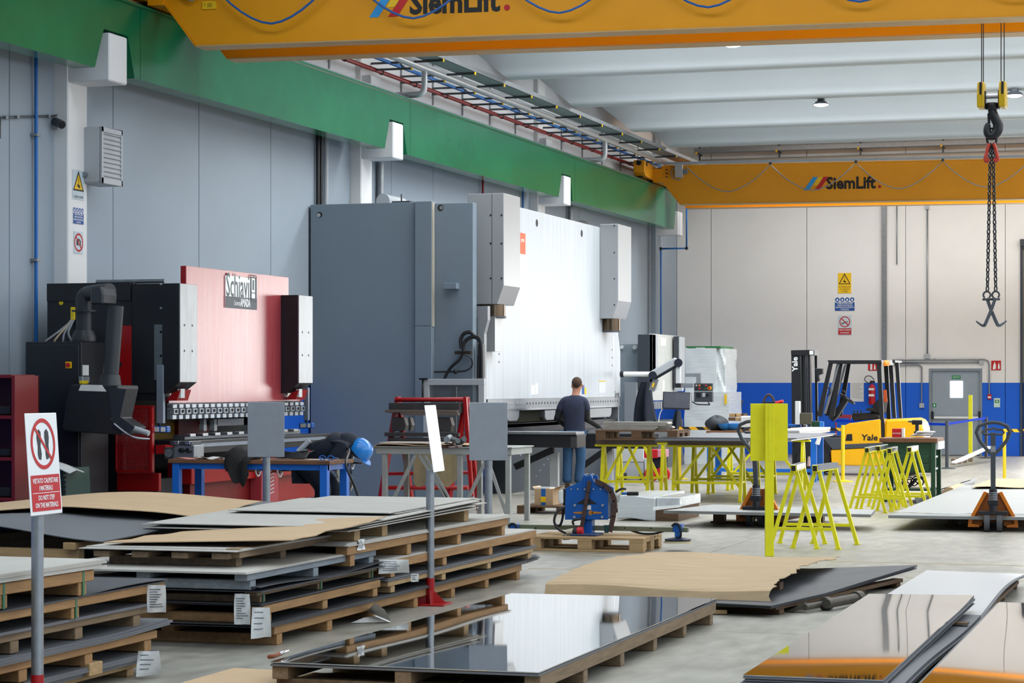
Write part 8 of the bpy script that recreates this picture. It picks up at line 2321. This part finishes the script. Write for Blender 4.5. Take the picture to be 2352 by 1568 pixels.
skin('t_shirt_yoke', [((0.0, 0.012, 1.4), 0.1), ((-0.165, 0.0, 1.4), 0.082), (_m62('sl', 'el', 0.35), 0.074), (_m62('sl', 'el', 0.66), 0.068), ((0.165, 0.01, 1.4), 0.082), (_m62('sr', 'er', 0.35), 0.074), (_m62('sr', 'er', 0.66), 0.068)], [(0, 1), (1, 2), (2, 3), (0, 4), (4, 5), (5, 6)], NAVY, wk)
for s, e, w_ in (('sl', 'el', 'wl'), ('sr', 'er', 'wr')):
    a, b, c = Vector(J[s]), Vector(J[e]), Vector(J[w_])
    MB().tube(catmull([a.lerp(b, 0.5), a.lerp(b, 0.85), b, b.lerp(c, 0.3), c], 4), [0.058 - 0.0013 * i for i in range(17)], 12).build('under_sleeve', SLEEVE, wk)
hand('glove', J['wr'], (0.7, 0.6, -0.25), (-0.3, 0.5, 0.75), GLOVED, wk, 0.45, 1.05)
hand('glove', J['wl'], (0.6, 0.7, -0.1), (0.2, 0.3, 0.9), GLOVED, wk, 0.5, 1.05)
tr_n = [((0, 0.0, 0.9), 0.155), ((-0.09, 0.0, 0.84), 0.105), ((-0.11, 0.03, 0.5), 0.083), ((-0.11, 0.015, 0.3), 0.082), ((-0.115, -0.01, 0.1), 0.086), ((0.09, 0.0, 0.84), 0.105), ((0.1, 0.03, 0.5), 0.083), ((0.085, 0.015, 0.3), 0.082), ((0.07, -0.01, 0.1), 0.086)]
skin('jeans', tr_n, [(0, 1), (1, 2), (2, 3), (3, 4), (0, 5), (5, 6), (6, 7), (7, 8)], DENIM, wk)
loft([((0.0, 0.0, 0.82), X_, Y_, 0.17, 0.125), ((0, 0, 0.95), X_, Y_, 0.165, 0.12)]).build('waist', DENIM, wk)
for k in ('l', 'r'):
    a, b = Vector(J['a' + k]), Vector(J['t' + k])
    MB().sheet(lambda s, t: a.lerp(b, t * 1.25 - 0.2) + Vector(((s - 0.5) * 0.09 * (1 - 0.3 * abs(t - 0.5)), 0, 0.05 * (1 - t) ** 0.7 + 0.01 - (a.lerp(b, t * 1.25 - 0.2)).z + 0.045)), 6, 8, 0.075).build('shoe', mat('brown_work_shoe', '4A382C', 0.7), wk, bevel=0.006)
# head details: hair cap, ear, nose, eyes
hc = Vector((0.034, 0.05, 1.672))
MB().ball((hc.x, hc.y - 0.008, hc.z + 0.022), (0.083, 0.1, 0.093), 18, 12).build('hair', HAIR, wk)
MB().ball((hc.x - 0.004, hc.y + 0.005, hc.z - 0.045), (0.073, 0.075, 0.07), 16, 10).build('short_sides', mat('cropped_hair', '7A5A46', 0.85, var=0.3, scale=60), wk)
MB().ball((hc.x + 0.085, hc.y + 0.02, hc.z - 0.03), (0.012, 0.022, 0.032), 10, 8).build('ear', SKIN, wk)
MB().ball((hc.x - 0.082, hc.y + 0.02, hc.z - 0.03), (0.012, 0.022, 0.032), 10, 8).build('ear', SKIN, wk)
MB().ball((hc.x + 0.03, hc.y + 0.105, hc.z - 0.035), (0.014, 0.022, 0.022), 10, 8).build('nose', SKIN, wk)
for dx in (0.0, 0.055):
    MB().ball((hc.x + dx, hc.y + 0.09, hc.z - 0.008), 0.011, 8, 6).build('eye', INK, wk)
MB().ball((hc.x + 0.028, hc.y + 0.088, hc.z - 0.075), (0.024, 0.01, 0.006), 8, 6).build('mouth', mat('lips', '8A4A42', 0.5), wk)

# --- bending worker behind the blue bench
WYP = 23.0
wb_ = thing('person', 'person in dark workwear and blue helmet bending over behind blue bench', 'person', (XY(715, WYP), WYP, 0))
O = wb_.location
w = lambda u, v, d=0.0: PY(u, v, WYP + d) - O
N2 = {'pel': (w(712, 1062), 0.15), 'sp': (w(735, 1036), 0.15), 'ch': (w(775, 1024), 0.15), 'nb': (w(806, 1022), 0.085), 'nk': (w(816, 1026), 0.06), 'hd0': (w(824, 1032), 0.085), 'hd1': (w(834, 1036), 0.09), 'jaw': (w(826, 1044), 0.055),
      'hl': (w(708, 1070, -0.1), 0.1), 'kl': (w(746, 1122, -0.12), 0.075), 'al': (w(722, 1180, -0.1), 0.055),
      'hr': (w(712, 1070, 0.1), 0.1), 'kr': (w(770, 1120, 0.12), 0.075), 'ar': (w(770, 1185, 0.12), 0.055),
      'sl': (w(790, 1030, -0.2), 0.075), 'el': (w(760, 1062, -0.24), 0.055), 'wl': (w(772, 1078, -0.14), 0.036),
      'sr': (w(795, 1030, 0.2), 0.075), 'er': (w(790, 1070, 0.22), 0.055), 'wr': (w(800, 1090, 0.1), 0.036)}
foot_z = -w(0, 0).z
for k_n, src in (('al', 'al'), ('ar', 'ar')):
    p = N2[k_n][0]; N2[k_n] = (Vector((p.x, p.y, 0.09)), 0.055)
N2['tl'] = (N2['al'][0] + Vector((0.18, 0, -0.045)), 0.04)
N2['tr'] = (N2['ar'][0] + Vector((0.18, 0, -0.045)), 0.04)
n2 = list(N2)
e2 = [('pel', 'sp'), ('sp', 'ch'), ('ch', 'nb'), ('nb', 'nk'), ('nk', 'hd0'), ('hd0', 'hd1'), ('hd0', 'jaw'), ('pel', 'hl'), ('hl', 'kl'), ('kl', 'al'), ('al', 'tl'), ('pel', 'hr'), ('hr', 'kr'), ('kr', 'ar'), ('ar', 'tr'), ('ch', 'sl'), ('sl', 'el'), ('el', 'wl'), ('ch', 'sr'), ('sr', 'er'), ('er', 'wr')]
skin('body', [N2[k] for k in n2], [(n2.index(a), n2.index(b)) for a, b in e2], SKIN, wb_)
jk = ['pel', 'sp', 'ch', 'nb', 'sl', 'el', 'wl', 'sr', 'er', 'wr']
rj = {'pel': 0.17, 'sp': 0.165, 'ch': 0.165, 'nb': 0.10, 'sl': 0.098, 'el': 0.08, 'wl': 0.058, 'sr': 0.098, 'er': 0.08, 'wr': 0.058}
skin('work_jacket', [(N2[k][0], rj[k]) for k in jk], [(0, 1), (1, 2), (2, 3), (2, 4), (4, 5), (5, 6), (2, 7), (7, 8), (8, 9)], NAVYD, wb_)
up_ = Vector((0.35, 0, 0.94))
loft([(N2['pel'][0] + Vector((-0.05, 0, 0.0)), (0, 1, 0), (0.85, 0, 0.5), 0.1, 0.07), (N2['pel'][0] + Vector((-0.02, 0, 0.02)), (0, 1, 0), (0.85, 0, 0.5), 0.2, 0.14), (N2['sp'][0], (0, 1, 0), (0.6, 0, 0.8), 0.22, 0.16), (N2['ch'][0] + Vector((0, 0, 0.0)), (0, 1, 0), (-0.1, 0, 1), 0.235, 0.155), (N2['ch'][0].lerp(N2['nb'][0], 0.7), (0, 1, 0), (-0.15, 0, 1), 0.18, 0.11)]).build('jacket_back', NAVYD, wb_)
jt = ['pel', 'hl', 'kl', 'al', 'hr', 'kr', 'ar']
rt = {'pel': 0.175, 'hl': 0.125, 'kl': 0.1, 'al': 0.085, 'hr': 0.125, 'kr': 0.1, 'ar': 0.085}
skin('trousers', [(N2[k][0], rt[k]) for k in jt], [(0, 1), (1, 2), (2, 3), (0, 4), (4, 5), (5, 6)], NAVYD, wb_)
hand('glove', N2['wl'][0], (0.35, 0.1, -0.9), (0.5, 0.7, 0.2), GLOVE, wb_, 0.6, 1.15)
hand('glove', N2['wr'][0], (0.4, 0.0, -0.9), (0.5, -0.7, 0.2), GLOVE, wb_, 0.6, 1.15)
for k in ('l', 'r'):
    a, b = N2['a' + k][0], N2['t' + k][0]
    MB().sheet(lambda s, t: a.lerp(b, t * 1.3 - 0.25) + Vector((0, (s - 0.5) * 0.095, 0.05 * (1 - t) + 0.055 - a.lerp(b, t * 1.3 - 0.25).z)), 6, 8, 0.055).build('shoe', BLACKM, wb_, bevel=0.006)
# head turned down, face to the right
hc = w(830, 1036)
hdir = Vector((0.88, 0, -0.47))      # crown direction: head hangs down to the right
MB().ball(w(826, 1034), (0.085, 0.075, 0.085), 16, 12).build('hair', HAIR, wb_)
hl = MB()
ax = Vector((0.75, 0.0, 0.66))
hl.lathe(w(829, 1033), [(0.135, -0.04), (0.138, -0.025), (0.13, 0.02), (0.115, 0.07), (0.08, 0.105), (0.03, 0.12), (0.0, 0.122)], 22, ax)
helm = hl.build('helmet', HELMET, wb_)
fdir = Vector((0.55, 0, -0.83))
pk = w(847, 1046)
MB().sheet(lambda a, b: w(829, 1033) + ax * (-0.03) + Vector((0, 1, 0)) * ((a - 0.5) * 0.2) + Vector((0.66, 0, -0.75)) * (0.11 + 0.075 * b * (1 - (2 * a - 1) ** 2 * 0.6)), 10, 5, 0.006).build('helmet_peak', HELMET, wb_)
MB().tube(catmull([w(812, 1025, -0.09), w(818, 1035, -0.1), w(822, 1046, -0.08), w(830, 1050, -0.04)], 4), 0.008, 6).build('chin_strap', BLACK, wb_)
MB().ball(w(826, 1035, -0.085), (0.03, 0.014, 0.034), 10, 8).build('ear', mat('flushed_skin', 'A85A44', 0.55), wb_)
MB().ball(w(834, 1048), (0.03, 0.018, 0.022), 10, 8).build('nose', SKIN, wb_)
for d in (-0.035, 0.035):
    MB().ball(w(838, 1043, d), 0.011, 8, 6).build('eye', INK, wb_)
MB().ball(w(827, 1052), (0.012, 0.028, 0.012), 8, 6).build('mouth', MATS['lips'], wb_)
MB().ball(w(816, 1019), (0.05, 0.085, 0.05), 12, 8).build('helmet_padding', BLACK, wb_)
MB().ball(w(798, 1020), (0.14, 0.17, 0.125), 16, 12).build('jacket_collar', NAVYD, wb_)
